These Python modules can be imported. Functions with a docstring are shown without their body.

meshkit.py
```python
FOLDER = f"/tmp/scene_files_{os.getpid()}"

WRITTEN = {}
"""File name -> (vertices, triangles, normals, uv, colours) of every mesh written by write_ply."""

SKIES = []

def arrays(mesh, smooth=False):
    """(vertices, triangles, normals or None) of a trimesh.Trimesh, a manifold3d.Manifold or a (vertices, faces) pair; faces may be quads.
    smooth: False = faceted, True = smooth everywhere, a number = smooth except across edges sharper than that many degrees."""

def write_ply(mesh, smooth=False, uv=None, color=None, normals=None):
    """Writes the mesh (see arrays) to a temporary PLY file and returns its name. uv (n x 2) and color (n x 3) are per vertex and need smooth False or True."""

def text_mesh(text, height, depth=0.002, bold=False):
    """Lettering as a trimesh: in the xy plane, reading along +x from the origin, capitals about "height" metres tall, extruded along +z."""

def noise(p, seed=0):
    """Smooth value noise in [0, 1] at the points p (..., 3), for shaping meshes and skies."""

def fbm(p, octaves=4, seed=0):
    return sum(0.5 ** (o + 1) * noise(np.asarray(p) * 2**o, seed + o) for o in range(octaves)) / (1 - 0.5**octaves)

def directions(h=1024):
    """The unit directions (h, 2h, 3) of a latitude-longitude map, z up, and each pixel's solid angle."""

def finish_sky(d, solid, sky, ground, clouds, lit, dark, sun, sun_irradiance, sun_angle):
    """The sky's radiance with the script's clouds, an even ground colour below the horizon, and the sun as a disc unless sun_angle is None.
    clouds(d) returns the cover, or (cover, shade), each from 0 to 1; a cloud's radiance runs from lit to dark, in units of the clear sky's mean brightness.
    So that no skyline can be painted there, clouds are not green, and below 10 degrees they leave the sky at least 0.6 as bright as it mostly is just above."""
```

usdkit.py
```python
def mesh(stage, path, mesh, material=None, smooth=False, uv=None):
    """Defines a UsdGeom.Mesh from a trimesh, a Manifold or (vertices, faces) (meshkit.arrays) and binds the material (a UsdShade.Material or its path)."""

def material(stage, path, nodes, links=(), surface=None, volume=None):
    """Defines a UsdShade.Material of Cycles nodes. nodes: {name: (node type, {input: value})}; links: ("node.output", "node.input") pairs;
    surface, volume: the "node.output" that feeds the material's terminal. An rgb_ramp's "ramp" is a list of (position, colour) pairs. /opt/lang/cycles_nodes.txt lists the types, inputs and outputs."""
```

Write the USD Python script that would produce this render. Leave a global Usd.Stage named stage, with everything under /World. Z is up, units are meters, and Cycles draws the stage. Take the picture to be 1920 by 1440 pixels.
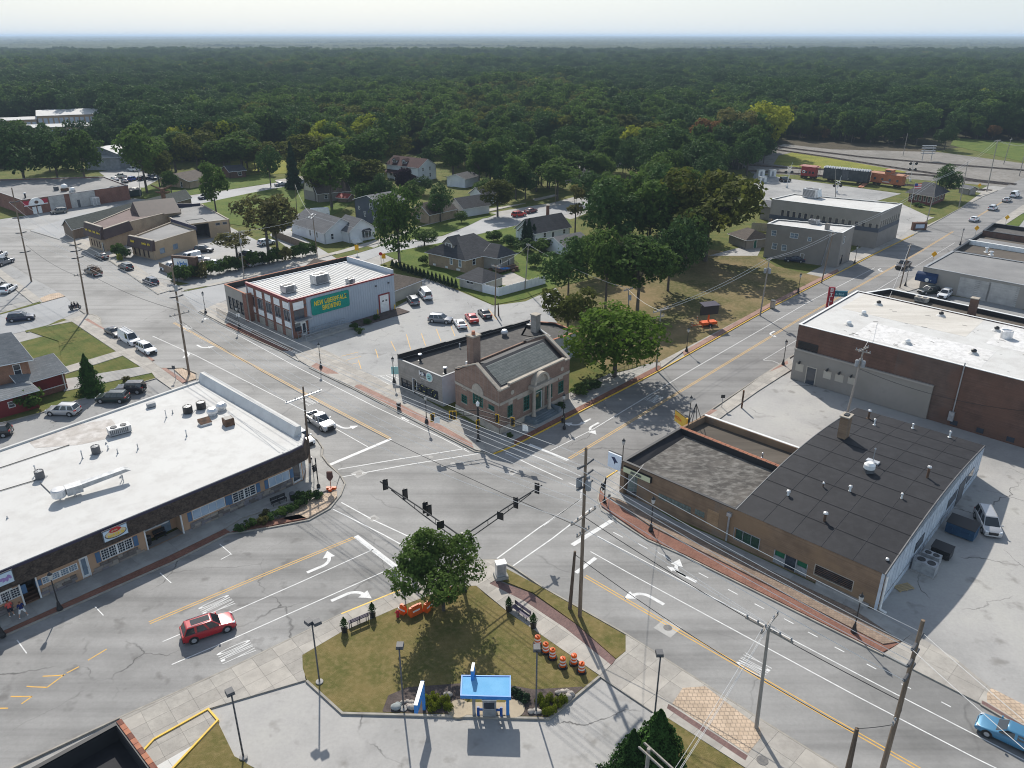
import math,random,numpy as np,trimesh,usdkit,meshkit
from shapely.geometry import Polygon,LineString,Point,MultiPolygon,box as sbox
from shapely.ops import unary_union
from shapely import affinity
from pxr import Usd,UsdGeom,UsdLux,UsdShade,Gf,Sdf,Vt
stage=Usd.Stage.CreateInMemory()
UsdGeom.SetStageUpAxis(stage,'Z');UsdGeom.SetStageMetersPerUnit(stage,1.0)
UsdGeom.Xform.Define(stage,'/World');UsdGeom.Scope.Define(stage,'/World/Looks')
#  camera, sky, sun, exposure
FPX,CAM_H=1470.0,51.0
PITCH=math.atan(653/FPX)
cam=UsdGeom.Camera.Define(stage,'/World/camera')
cam.CreateHorizontalApertureAttr(36.0);cam.CreateVerticalApertureAttr(27.0)
cam.CreateFocalLengthAttr(36.0*FPX/1920);cam.CreateClippingRangeAttr(Gf.Vec2f(0.5,200000))
cam.AddTranslateOp().Set(Gf.Vec3d(0,0,CAM_H));cam.AddRotateXOp().Set(90-math.degrees(PITCH))
cam.CreateExposureAttr(0.30);HAZE=0.0001
SUN_AZ,SUN_EL=math.radians(-12.3),math.radians(39.5)
sun_dir=np.array([math.sin(SUN_AZ)*math.cos(SUN_EL),math.cos(SUN_AZ)*math.cos(SUN_EL),math.sin(SUN_EL)])
dome=UsdLux.DomeLight.Define(stage,'/World/sky')
dome.GetPrim().SetCustomDataByKey('kind','structure')
sky_mat=usdkit.material(stage,'/World/Looks/sky',{'sky':('sky_texture',{'sky_type':'single_scattering','sun_disc':False,'sun_elevation':SUN_EL,'sun_rotation':SUN_AZ,'aerosol_density':1.2,'air_density':1.0,'ozone_density':1.0}),'tc':('texture_coordinate',{}),'mp':('mapping',{'scale':(1.0,1.0,4.0)}),'nz':('noise_texture',{'scale':1.6,'detail':4.0,'roughness':0.5}),'sx':('separate_xyz',{}),'ab':('math',{'math_type':'absolute'}),'ex':('math',{'math_type':'multiply','value2':-7.0}),'ep':('math',{'math_type':'exponent'}),'fm':('math',{'math_type':'multiply_add','value2':0.66,'value3':0.10}),'fn':('math',{'math_type':'multiply_add','value2':0.22,'use_clamp':True}),'mx':('mix_color',{'b':(6.0,6.9,7.6),'use_clamp':False}),'bg':('background_shader',{'strength':0.10})},[('tc.generated','mp.vector'),('mp.vector','nz.vector'),('tc.generated','sx.vector'),('sx.z','ab.value1'),('ab.value','ex.value1'),('ex.value','ep.value1'),('ep.value','fm.value1'),('nz.fac','fn.value1'),('fm.value','fn.value3'),('fn.value','mx.fac'),('sky.color','mx.a'),('mx.result','bg.color')],surface='bg.background')
UsdShade.MaterialBindingAPI.Apply(dome.GetPrim()).Bind(sky_mat)
sun=UsdLux.DistantLight.Define(stage,'/World/sun')
sun.CreateIntensityAttr(1.1);sun.CreateAngleAttr(0.7);sun.CreateNormalizeAttr(True);sun.CreateColorAttr(Gf.Vec3f(1.0,0.95,0.87))
_x=np.cross([0,0,1],sun_dir);_x/=np.linalg.norm(_x);_y=np.cross(sun_dir,_x)
_m=np.eye(4);_m[0,:3],_m[1,:3],_m[2,:3]=_x,_y,sun_dir
sun.AddTransformOp().Set(Gf.Matrix4d(_m.tolist()))
#  measuring: picture -> place
CP,SP=math.cos(PITCH),math.sin(PITCH)
def ray(u,v):
 a=(v-720)/FPX
 return np.array([(u-960)/FPX,CP-a*SP,-(SP+a*CP)])
def G(u,v,z=0.0):
 """Ground point (x, y) seen at pixel (u, v) of the photograph, at height z."""
 d=ray(u,v);return d[:2]*(CAM_H-z)/-d[2]
def zat(p,v):
 """Height over the ground point p whose picture row is v."""
 a=(v-720)/FPX
 return CAM_H-p[1]*(SP+a*CP)/(CP-a*SP)
def gp(*px,z=0.0):return Polygon([G(u,v,z)for u,v in px]).buffer(0)
def unit(a):a=np.asarray(a,float);return a/np.linalg.norm(a)
#  shapes
def cat(ms):
 ms=[m for m in ms if m is not None and len(m.faces)]
 return None if not ms else trimesh.util.concatenate(ms)if len(ms)>1 else ms[0]
def tm(v,f):return trimesh.Trimesh(np.asarray(v,float),np.asarray(f),process=False)
_BF=np.array([[0,2,1],[0,3,2],[4,5,6],[4,6,7],[0,1,5],[0,5,4],[1,2,6],[1,6,5],[2,3,7],[2,7,6],[3,0,4],[3,4,7]])
def hexa(b,t):return tm(np.vstack([b,t]),_BF)
def bx(x0,x1,y0,y1,z0,z1):
 q=[(x0,y0),(x1,y0),(x1,y1),(x0,y1)]
 return hexa([(*p,z0)for p in q],[(*p,z1)for p in q])
def rbox(c,size,rz=0.0):
 """Box standing on c (x, y, z), turned by rz."""
 l,w,h=size;m=bx(-l/2,l/2,-w/2,w/2,0,h)
 return turn(m,rz,c)
def turn(m,rz,c=(0,0,0)):
 m=m.copy();cs,sn=math.cos(rz),math.sin(rz);v=m.vertices
 m.vertices=np.column_stack([v[:,0]*cs-v[:,1]*sn+c[0],v[:,0]*sn+v[:,1]*cs+c[1],v[:,2]+(c[2]if len(c)>2 else 0)])
 return m
def cyl(p0,p1,r0,r1=None,n=8):
 p0,p1=np.array(p0,float),np.array(p1,float);r1=r0 if r1 is None else r1
 d=unit(p1-p0);a=np.cross(d,[0,0,1.0]if abs(d[2])<.9 else[1.0,0,0]);a/=np.linalg.norm(a);b=np.cross(d,a)
 t=np.arange(n)*2*np.pi/n;ring=np.cos(t)[:,None]*a+np.sin(t)[:,None]*b
 v=np.vstack([p0+r0*ring,p1+r1*ring,p0,p1]);i=np.arange(n);j=(i+1)%n
 f=np.vstack([np.c_[i,j,j+n],np.c_[i,j+n,i+n],np.c_[np.full(n,2*n),j,i],np.c_[np.full(n,2*n+1),i+n,j+n]])
 return tm(v,f[:,::-1])
def tube(pts,r,n=6):return cat([cyl(a,b,r,n=n)for a,b in zip(pts[:-1],pts[1:])])
def lathe(prof,n=12,c=(0,0,0)):
 prof=np.array(prof,float);t=np.arange(n)*2*np.pi/n;m=len(prof)
 v=np.stack([prof[:,None,0]*np.cos(t),prof[:,None,0]*np.sin(t),np.repeat(prof[:,1:2],n,1)],-1).reshape(-1,3)
 i,j=np.meshgrid(np.arange(m-1),np.arange(n),indexing='ij');a=(i*n+j).ravel();b=(i*n+(j+1)%n).ravel()
 f=np.vstack([np.c_[a,b,b+n],np.c_[a,b+n,a+n]])
 v=np.vstack([v,[0,0,prof[0,1]],[0,0,prof[-1,1]]]);k=np.arange(n)
 f=np.vstack([f,np.c_[np.full(n,m*n),(k+1)%n,k],np.c_[np.full(n,m*n+1),(m-1)*n+k,(m-1)*n+(k+1)%n]])
 return tm(v+np.array(c),f)
def ball(c,r,sub=1):
 m=trimesh.creation.icosphere(sub);m.vertices=m.vertices*np.asarray(r)+np.array(c);return m
def geoms(p):return[g for g in getattr(p,'geoms',[p])if g.geom_type=='Polygon' and g.area>1e-4]
def sheet(p,z=0.0):
 out=[]
 for g in geoms(p):
  v,f=trimesh.creation.triangulate_polygon(g,engine='earcut')
  f=np.asarray(f);v=np.asarray(v);a,b=v[f[:,1]]-v[f[:,0]],v[f[:,2]]-v[f[:,0]];s=a[:,0]*b[:,1]-a[:,1]*b[:,0]
  f[s<0]=f[s<0][:,::-1]
  out.append(tm(np.c_[v,np.full(len(v),z)],f))
 return cat(out)
def prism(p,z0,z1):
 out=[]
 for g in geoms(p):
  m=trimesh.creation.extrude_polygon(g,z1-z0,engine='earcut');m.apply_translation([0,0,z0]);out.append(m)
 return cat(out)
def hull(pts):return trimesh.convex.convex_hull(np.asarray(pts,float))
def strip(px,w,z=0.0):
 return LineString([G(u,v)for u,v in px]).buffer(w/2,cap_style=2,join_style=2)
def wstrip(pts,w):return LineString(pts).buffer(w/2,cap_style=2,join_style=2)
#  things and parts
_count={}
def numbered(parent,name):
 k=f'{parent}/{name}';n=_count.get(k,0);_count[k]=n+1
 return k if n==0 else f'{k}_{n:03d}'
def tag(prim,label=None,cat_=None,group=None,kind=None):
 for k,v in(('label',label),('category',cat_),('group',group),('kind',kind)):
  if v:prim.SetCustomDataByKey(k,v)
class Thing:
 def __init__(s,path,loc,rz=0.0):s.path,s.loc,s.rz=path,np.array([*loc,0][:3],float),rz
 def part(s,name,m,mat,under=None,label=None,local=False,smooth=False,kind=None):
  if m is None:return None
  if not local:
   m=m.copy();v=m.vertices-s.loc
   if s.rz:
    c,n=math.cos(-s.rz),math.sin(-s.rz);v=np.c_[v[:,0]*c-v[:,1]*n,v[:,0]*n+v[:,1]*c,v[:,2]]
   m.vertices=v
  p=numbered(under or s.path,name)
  tag(usdkit.mesh(stage,p,m,mat,smooth).GetPrim(),label,kind=kind)
  return p
def thing(name,label,cat_,loc=(0,0,0),rz=0.0,group=None,kind=None,root='/World'):
 p=numbered(root,name);x=UsdGeom.Xform.Define(stage,p);loc=[float(a)for a in[*loc,0][:3]]
 x.AddTranslateOp().Set(Gf.Vec3d(*loc))
 if rz:x.AddRotateZOp().Set(math.degrees(rz))
 tag(x.GetPrim(),label,cat_,group,kind)
 return Thing(p,loc,rz)
def solo(name,m,mat,label=None,cat_=None,group=None,kind=None,smooth=False):
 """A thing (or a piece of the setting) that is one mesh."""
 if m is None:return None
 p=numbered('/World',name);c=m.bounds.mean(0);c[2]=m.bounds[0,2];m=m.copy();m.vertices=m.vertices-c
 me=usdkit.mesh(stage,p,m,mat,smooth);me.AddTranslateOp().Set(Gf.Vec3d(*map(float,c)))
 tag(me.GetPrim(),label,cat_,group,kind);return p
def setting(name,m,mat):return solo(name,m,mat,kind='structure')
stage.CreateClassPrim('/World/Kinds')
def kind_of(name):
 """A thing kept as a class, for copies."""
 p=numbered('/World/Kinds',name);UsdGeom.Xform.Define(stage,p);return Thing(p,(0,0,0))
def place(k,name,label,cat_,loc,rz=0.0,scale=1.0,group=None,tilt=None):
 p=numbered('/World',name);x=UsdGeom.Xform.Define(stage,p)
 x.AddTranslateOp().Set(Gf.Vec3d(*[float(a)for a in[*loc,0][:3]]))
 x.AddRotateZOp().Set(math.degrees(rz))
 if tilt:x.AddRotateXYZOp().Set(Gf.Vec3f(*tilt))
 s=(scale,)*3 if np.ndim(scale)==0 else scale
 if tuple(s)!=(1.0,)*3:x.AddScaleOp().Set(Gf.Vec3f(*map(float,s)))
 x.GetPrim().GetReferences().AddInternalReference(k.path);x.GetPrim().SetInstanceable(True)
 tag(x.GetPrim(),label,cat_,group);return p
 #  materials
_mats={}
def M(name,c,rough=.75,c2=None,sc=.35,c3=None,sc3=6.0,amt3=.25,bump=0.0,bsc=20.0,spec=.35,metal=0.0,lo=.38,hi=.62,coat=0.0,coord='pos',stretch=None):
 """Procedural paint: c to c2 in large soft patches, c3 in small ones, fine relief."""
 if name in _mats:return _mats[name]
 n={'g':('geometry',{}),'p':('principled_bsdf',{'roughness':rough,'specular_ior_level':spec,'metallic':metal,'base_color':c,'coat_weight':coat})}
 l=[];src='g.position'
 if coord=='obj':n['tc']=('texture_coordinate',{});src='tc.object'
 if stretch:n['mp']=('mapping',{'scale':stretch[:3],'rotation':(0,0,stretch[3])});l.append((src,'mp.vector'));src='mp.vector'
 out=None
 if c2 is not None:
  n['n1']=('noise_texture',{'scale':sc,'detail':5.0,'roughness':.6});n['r1']=('rgb_ramp',{'ramp':[(0,c),(lo,c),(hi,c2),(1,c2)]})
  l+=[(src,'n1.vector'),('n1.fac','r1.fac')];out='r1.color'
 if c3 is not None:
  n['n2']=('noise_texture',{'scale':sc3,'detail':4.0,'roughness':.65});n['r2']=('rgb_ramp',{'ramp':[(0,(0,)*3),(.45,(0,)*3),(.7,(amt3,)*3),(1,(amt3,)*3)]})
  n['m2']=('mix_color',{'a':c,'b':c3});l+=[(src,'n2.vector'),('n2.fac','r2.fac'),('r2.color','m2.fac')]
  if out:l.append((out,'m2.a'))
  out='m2.result'
 if out:l.append((out,'p.base_color'))
 if bump:
  n['nb']=('noise_texture',{'scale':bsc,'detail':3.0});n['b']=('bump',{'strength':.6,'distance':bump});l+=[(src,'nb.vector'),('nb.fac','b.height'),('b.normal','p.normal')]
 _mats[name]=usdkit.material(stage,'/World/Looks/'+name,n,l,surface='p.BSDF');return _mats[name]
def brickmat(name,c1,c2,mortar,ang=0.0,wall=True,bw=.22,bh=.075,ms=.008,rough=.85,patch=None):
 """Small bricks; on walls the courses follow height, on pavements they lie flat, turned by ang."""
 n={'g':('geometry',{}),'sx':('separate_xyz',{}),'k':('combine_xyz',{}),'b':('brick_texture',{'scale':1.0,'brick_width':bw,'row_height':bh,'mortar_size':ms,'color1':c1,'color2':c2,'mortar':mortar}),'nz':('noise_texture',{'scale':.5,'detail':6.0,'roughness':.65}),'rp':('rgb_ramp',{'ramp':[(0,(.62,)*3),(.4,(.85,)*3),(.6,(1.08,)*3),(1,(1.25,)*3)]}),'mu':('mix_color',{'blend_type':'multiply','fac':1.0,'use_clamp':False}),'bu':('bump',{'strength':.5,'distance':.01,'invert':True}),'p':('principled_bsdf',{'roughness':rough,'specular_ior_level':.25})}
 l=[]
 if wall:
  n.update({'a1':('math',{'math_type':'add'})});l+=[('g.position','sx.vector'),('sx.x','a1.value1'),('sx.y','a1.value2'),('a1.value','k.x'),('sx.z','k.y'),('k.vector','b.vector')]
 else:
  n['mp']=('mapping',{'rotation':(0,0,ang)});l+=[('g.position','mp.vector'),('mp.vector','b.vector')]
 l+=[('g.position','nz.vector'),('nz.fac','rp.fac'),('b.color','mu.a'),('rp.color','mu.b'),('b.fac','bu.height'),('bu.normal','p.normal')]
 if patch:
  n['n5']=('noise_texture',{'scale':.22,'detail':3.0});n['r5']=('rgb_ramp',{'ramp':[(0,(0,)*3),(.5,(0,)*3),(.6,(.6,)*3),(1,(.6,)*3)]});n['m5']=('mix_color',{'b':patch})
  l+=[('g.position','n5.vector'),('n5.fac','r5.fac'),('r5.color','m5.fac'),('mu.result','m5.a'),('m5.result','p.base_color')]
 else:l.append(('mu.result','p.base_color'))
 _mats[name]=usdkit.material(stage,'/World/Looks/'+name,n,l,surface='p.BSDF');return _mats[name]
def asphalt(name,dark,light,patch,crack=.5,csc=.16,stain=None,tire=0.0,ang=0.0):
 """Worn asphalt: broad tone patches, aggregate grain, wandering cracks, stains."""
 n={'g':('geometry',{}),'n1':('noise_texture',{'scale':.07,'detail':7.0,'roughness':.62}),'r1':('rgb_ramp',{'ramp':[(0,dark),(.36,dark),(.52,light),(.72,patch),(1,patch)]}),'n2':('noise_texture',{'scale':3.0,'detail':6.0,'roughness':.75}),'r2':('rgb_ramp',{'ramp':[(0,(.8,)*3),(.5,(1.0,)*3),(1,(1.2,)*3)]}),'m2':('mix_color',{'blend_type':'multiply','fac':1.0,'use_clamp':False}),'nw':('noise_texture',{'scale':.35,'detail':4.0}),'va':('vector_math',{'math_type':'multiply_add','vector2':(3.0,3.0,0.0)}),'vo':('voronoi_texture',{'feature':'distance_to_edge','scale':csc}),'r3':('rgb_ramp',{'ramp':[(0,(1,)*3),(.002,(.8,)*3),(.006,(0,)*3),(1,(0,)*3)]}),'n4':('noise_texture',{'scale':.12,'detail':2.0}),'r4':('rgb_ramp',{'ramp':[(0,(0,)*3),(.48,(0,)*3),(.6,(crack,)*3),(1,(crack,)*3)]}),'x':('math',{'math_type':'multiply'}),'m3':('mix_color',{'b':(.035,.034,.034)}),'bu':('bump',{'strength':.35,'distance':.02}),'p':('principled_bsdf',{'roughness':.78,'specular_ior_level':.3})}
 l=[('g.position','n1.vector'),('n1.fac','r1.fac'),('g.position','n2.vector'),('n2.fac','r2.fac'),('r1.color','m2.a'),('r2.color','m2.b'),('g.position','nw.vector'),('nw.color','va.vector1'),('g.position','va.vector3'),('va.vector','vo.vector'),('vo.distance','r3.fac'),('g.position','n4.vector'),('n4.fac','r4.fac'),('r3.color','x.value1'),('r4.color','x.value2'),('x.value','m3.fac'),('m2.result','m3.a'),('n2.fac','bu.height'),('bu.normal','p.normal')]
 out='m3.result'
 if tire:
  n.update({'mt':('mapping',{'rotation':(0,0,ang),'scale':(.012,.55,1)}),'nt':('noise_texture',{'scale':1.0,'detail':5.0,'roughness':.6}),'rt':('rgb_ramp',{'ramp':[(0,(1-tire,)*3),(.3,(1-tire*.8,)*3),(.5,(1.0,)*3),(.7,(1+tire*.5,)*3),(1,(1+tire*.6,)*3)]}),'m6':('mix_color',{'blend_type':'multiply','fac':1.0,'use_clamp':False})})
  l+=[('g.position','mt.vector'),('mt.vector','nt.vector'),('nt.fac','rt.fac'),(out,'m6.a'),('rt.color','m6.b')];out='m6.result'
 if stain:
  n.update({'n7':('noise_texture',{'scale':.45,'detail':3.0,'roughness':.5}),'r7':('rgb_ramp',{'ramp':[(0,(0,)*3),(.6,(0,)*3),(.72,(.6,)*3),(1,(.7,)*3)]}),'m7':('mix_color',{'b':stain})})
  l+=[('g.position','n7.vector'),('n7.fac','r7.fac'),('r7.color','m7.fac'),(out,'m7.a')];out='m7.result'
 l.append((out,'p.base_color'))
 _mats[name]=usdkit.material(stage,'/World/Looks/'+name,n,l,surface='p.BSDF');return _mats[name]
def leafmat(name,a,b,c,tr=.40):
 """Leaves: three greens mixed leaf by leaf and in larger patches, with light coming through."""
 n={'g':('geometry',{}),'oi':('object_info',{}),'r':('rgb_ramp',{'ramp':[(0,a),(.55,b),(1,c)]}),'nz':('noise_texture',{'scale':.35,'detail':2.0}),'ma':('math',{'math_type':'multiply_add','value2':.45}),'mo':('math',{'math_type':'multiply_add','value2':.5,'value3':-.25}),'mb':('math',{'math_type':'add'}),'mc':('math',{'math_type':'add','use_clamp':True}),'p':('principled_bsdf',{'roughness':.8,'specular_ior_level':.08}),'t':('translucent_bsdf',{}),'mx':('mix_closure',{'fac':tr})}
 l=[('g.random_per_island','ma.value1'),('g.position','nz.vector'),('nz.fac','mb.value1'),('oi.random','mo.value1'),('mo.value','ma.value3'),('ma.value','mb.value2'),('mb.value','mc.value1'),('mc.value','r.fac'),('r.color','p.base_color'),('r.color','t.color'),('p.BSDF','mx.closure1'),('t.BSDF','mx.closure2')]
 n['mc'][1]['value2']=-.3
 _mats[name]=usdkit.material(stage,'/World/Looks/'+name,n,l,surface='mx.closure');return _mats[name]
def sr(r,g,b):
 """sRGB bytes to linear."""
 return tuple(((x/255+.055)/1.055)**2.4 if x>10 else x/255/12.92 for x in(r,g,b))
rng=np.random.default_rng(7);random.seed(7)
#  colours
A_ANG=math.atan2(*(G(1713,1436)-G(1097,1080))[::-1]);B_ANG=math.atan2(*(G(1670,503)-G(1067,860))[::-1]);C_ANG=math.atan2(*(G(640,1018)-G(280,1168))[::-1])
m_asph_a=asphalt('asphalt_main',(0.181,0.178,0.171),(0.252,0.247,0.238),(0.297,0.291,0.281),.35,.05,tire=.32,ang=-A_ANG)
m_asph_b=asphalt('asphalt_side',(0.164,0.160,0.155),(0.218,0.213,0.206),(0.252,0.247,0.239),.6,.07,tire=.3,ang=-B_ANG)
m_asph_c=asphalt('asphalt_worn',(0.185,0.182,0.175),(0.255,0.250,0.242),(0.301,0.295,0.285),.8,.09,stain=(.09,.085,.08),tire=.3,ang=-C_ANG)
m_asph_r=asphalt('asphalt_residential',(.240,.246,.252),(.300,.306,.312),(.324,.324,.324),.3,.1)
m_lot=asphalt('lot_asphalt',(.20,.20,.2),(.27,.268,.262),(.32,.315,.30),.9,.1,stain=(.11,.105,.1))
m_lot2=asphalt('lot_concrete',(.28,.275,.265),(.36,.35,.335),(.41,.40,.37),.9,.09,stain=(.16,.15,.135))
m_lot3=asphalt('lot_pale',(.23,.23,.228),(.30,.30,.295),(.33,.325,.31),.6,.12,stain=(.15,.145,.14))
m_conc=M('concrete',(.40,.375,.335),.85,(.32,.30,.27),.5,(.22,.2,.18),4.0,.25,spec=.25)
m_conc2=M('concrete_grey',(.36,.35,.33),.85,(.29,.28,.265),.4,(.2,.19,.18),4.0,.3,spec=.25)
m_concw=M('concrete_new',(.62,.61,.58),.8,(.55,.54,.51),.5,spec=.25)
m_kerb=M('kerb_stone',(.36,.335,.29),.85,(.27,.25,.22),1.0,spec=.25)
m_white_line=M('road_paint_white',(.74,.74,.72),.7,(.58,.58,.57),1.5,(.22,.22,.22),9,.45)
m_yellow_line=M('road_paint_yellow',(.72,.40,.06),.7,(.58,.34,.08),1.5,(.22,.2,.18),9,.45)
m_yellow_kerb=M('kerb_paint_yellow',(.75,.47,.04),.6,(.62,.40,.06),1.5)
m_paver_red=brickmat('pavers_red',(.20,.085,.06),(.27,.13,.09),(.15,.1,.08),A_ANG,False,.2,.1,.006)
m_paver_pink=brickmat('pavers_faded',(.30,.17,.135),(.36,.22,.175),(.2,.15,.13),A_ANG,False,.2,.1,.006)
m_paver_plum=brickmat('pavers_plum',(.15,.09,.085),(.21,.125,.11),(.13,.1,.095),A_ANG,False,.2,.1,.006)
m_paver_tan=brickmat('pavers_tan',(.47,.36,.26),(.54,.42,.31),(.30,.235,.18),A_ANG+.78,False,.4,.4,.03)
m_paver_brown=brickmat('pavers_brown',(.22,.16,.12),(.29,.215,.16),(.14,.11,.09),A_ANG+.78,False,.3,.3,.012)
m_grass=M('grass_dry',(.105,.105,.032),.95,(.185,.145,.058),.35,(.26,.20,.095),2.2,.55,bump=.09,bsc=16,spec=.1,lo=.36,hi=.66)
m_grass_g=M('grass_green',(.075,.105,.025),.95,(.135,.135,.04),.3,(.18,.15,.06),2.5,.45,bump=.09,bsc=16,spec=.1)
m_grass_lush=M('grass_lush',(.07,.115,.022),.95,(.11,.145,.03),.2,(.15,.14,.05),1.5,.4,bump=.09,bsc=16,spec=.1)
m_grass_park=M('grass_park',(.10,.10,.035),.95,(.22,.165,.085),.09,(.28,.21,.12),1.2,.5,bump=.09,bsc=16,spec=.1,lo=.4,hi=.62)
m_weeds=M('meadow',(.16,.18,.03),.95,(.24,.23,.04),.12,(.12,.12,.04),1.5,.6,spec=.1)
m_earth=M('forest_floor',(.035,.037,.016),.95,(.055,.05,.025),.02,(.08,.07,.04),.4,.5,spec=.1)
m_dirt=M('bare_earth',(.06,.048,.034),.95,(.09,.072,.05),.15,(.06,.07,.03),1.0,.5,spec=.1)
m_ballast=M('railway_ballast',(.20,.19,.175),.95,(.26,.245,.225),.06,(.12,.105,.08),.5,.6,spec=.1);m_ballast3=M('track_ballast',(.085,.07,.06),.95,(.12,.10,.085),.2,spec=.1)
m_ballast2=M('gravel_grey',(.33,.325,.315),.95,(.38,.37,.36),.06,(.25,.24,.23),1.5,.4,spec=.1)
m_mulch=M('mulch',(.085,.07,.065),.95,(.125,.1,.09),1.5,(.05,.04,.035),7.0,.6,bump=.04,bsc=14,spec=.1)
#  terrain to the horizon
def ring_terrain():
 r=np.concatenate([[0],np.geomspace(30,45000,60)]);t=np.linspace(0,2*np.pi,73)[:-1]
 v=np.array([[0,0,0]]+[[a*math.sin(b),a*math.cos(b),0]for a in r[1:]for b in t]);f=[]
 n=len(t)
 for i in range(n):f.append([0,1+(i+1)%n,1+i])
 for k in range(len(r)-2):
  for i in range(n):
   a,b=1+k*n+i,1+k*n+(i+1)%n;f+=[[a,b,b+n],[a,b+n,a+n]]
 return tm(v,np.array(f)[:,:])
terrain=ring_terrain();terrain.vertices[:,2]=-.09
if np.cross(*(terrain.vertices[terrain.faces[0]][1:]-terrain.vertices[terrain.faces[0]][0]))[2]<0:terrain.faces=terrain.faces[:,::-1]
setting('ground',terrain,m_earth)
TOWN=[(-400,430),(-100,330),(60,310),(175,290),(300,300),(420,305),(560,288),(700,290),(830,290),(1000,285),(1100,300),(1230,318),(1390,318),(1440,290),(1470,275),(1760,282),(1900,262),(2100,285),(2350,1700),(-700,1700)]
setting('town_grass',sheet(gp(*TOWN),-.05),m_grass_g)
#  streets
A_px=[(-420,395),(-60,420),(57,432),(113,449),(208,490),(297,552),(340,548),(372,585),(420,611),(528,659),(560,678),(580,689),(611,704),(661,728),(780,790),(893,847),(925,852),(960,838),(1158,882),(1136,896),(1123,916),(1120,937),(1127,958),(1213,1013),(1280,1042),(1653,1228),(1837,1322),(1920,1371),(2150,1500),(2150,1700),(1960,1700),(1570,1440),(1423,1348),(1280,1257),(1173,1189),(1017,1101),(963,1064),(937,1050),(913,1050),(880,1058),(700,1010),(648,908),(640,893),(616,870),(605,855),(607,842),(597,826),(578,812),(372,712),(370,701),(345,690),(300,690),(287,680),(233,637),(190,611),(189,597),(182,592),(160,588),(150,580),(122,556),(60,520),(0,484),(-250,360)]
B_px=[(925,852),(960,838),(1235,697),(1447,577),(1573,512),(1650,472),(1713,441),(1786,399),(1840,371),(1873,357),(1920,333),(2050,262),(2200,262),(1920,383),(1866,419),(1680,541),(1447,692),(1323,775),(1158,882),(1136,896)]
C_px=[(913,1050),(850,1058),(750,1107),(640,1151),(433,1253),(217,1350),(20,1442),(-300,1590),(-300,1330),(0,1198),(320,1058),(428,1003),(507,991),(580,977),(620,955),(640,930),(648,908),(900,980)]
A_poly,B_poly,C_poly=gp(*A_px),gp(*B_px),gp(*C_px)
B_poly,C_poly=B_poly.difference(A_poly),C_poly.difference(A_poly)
road_a=thing('main_street',None,None,kind='structure');road_a.part('asphalt',sheet(A_poly,0.0),m_asph_a)
road_b=thing('cross_street',None,None,kind='structure');road_b.part('asphalt',sheet(B_poly,0.0),m_asph_b)
road_c=thing('cross_street',None,None,kind='structure');road_c.part('asphalt',sheet(C_poly,0.0),m_asph_c)
streets=unary_union([A_poly,B_poly,C_poly])
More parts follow.
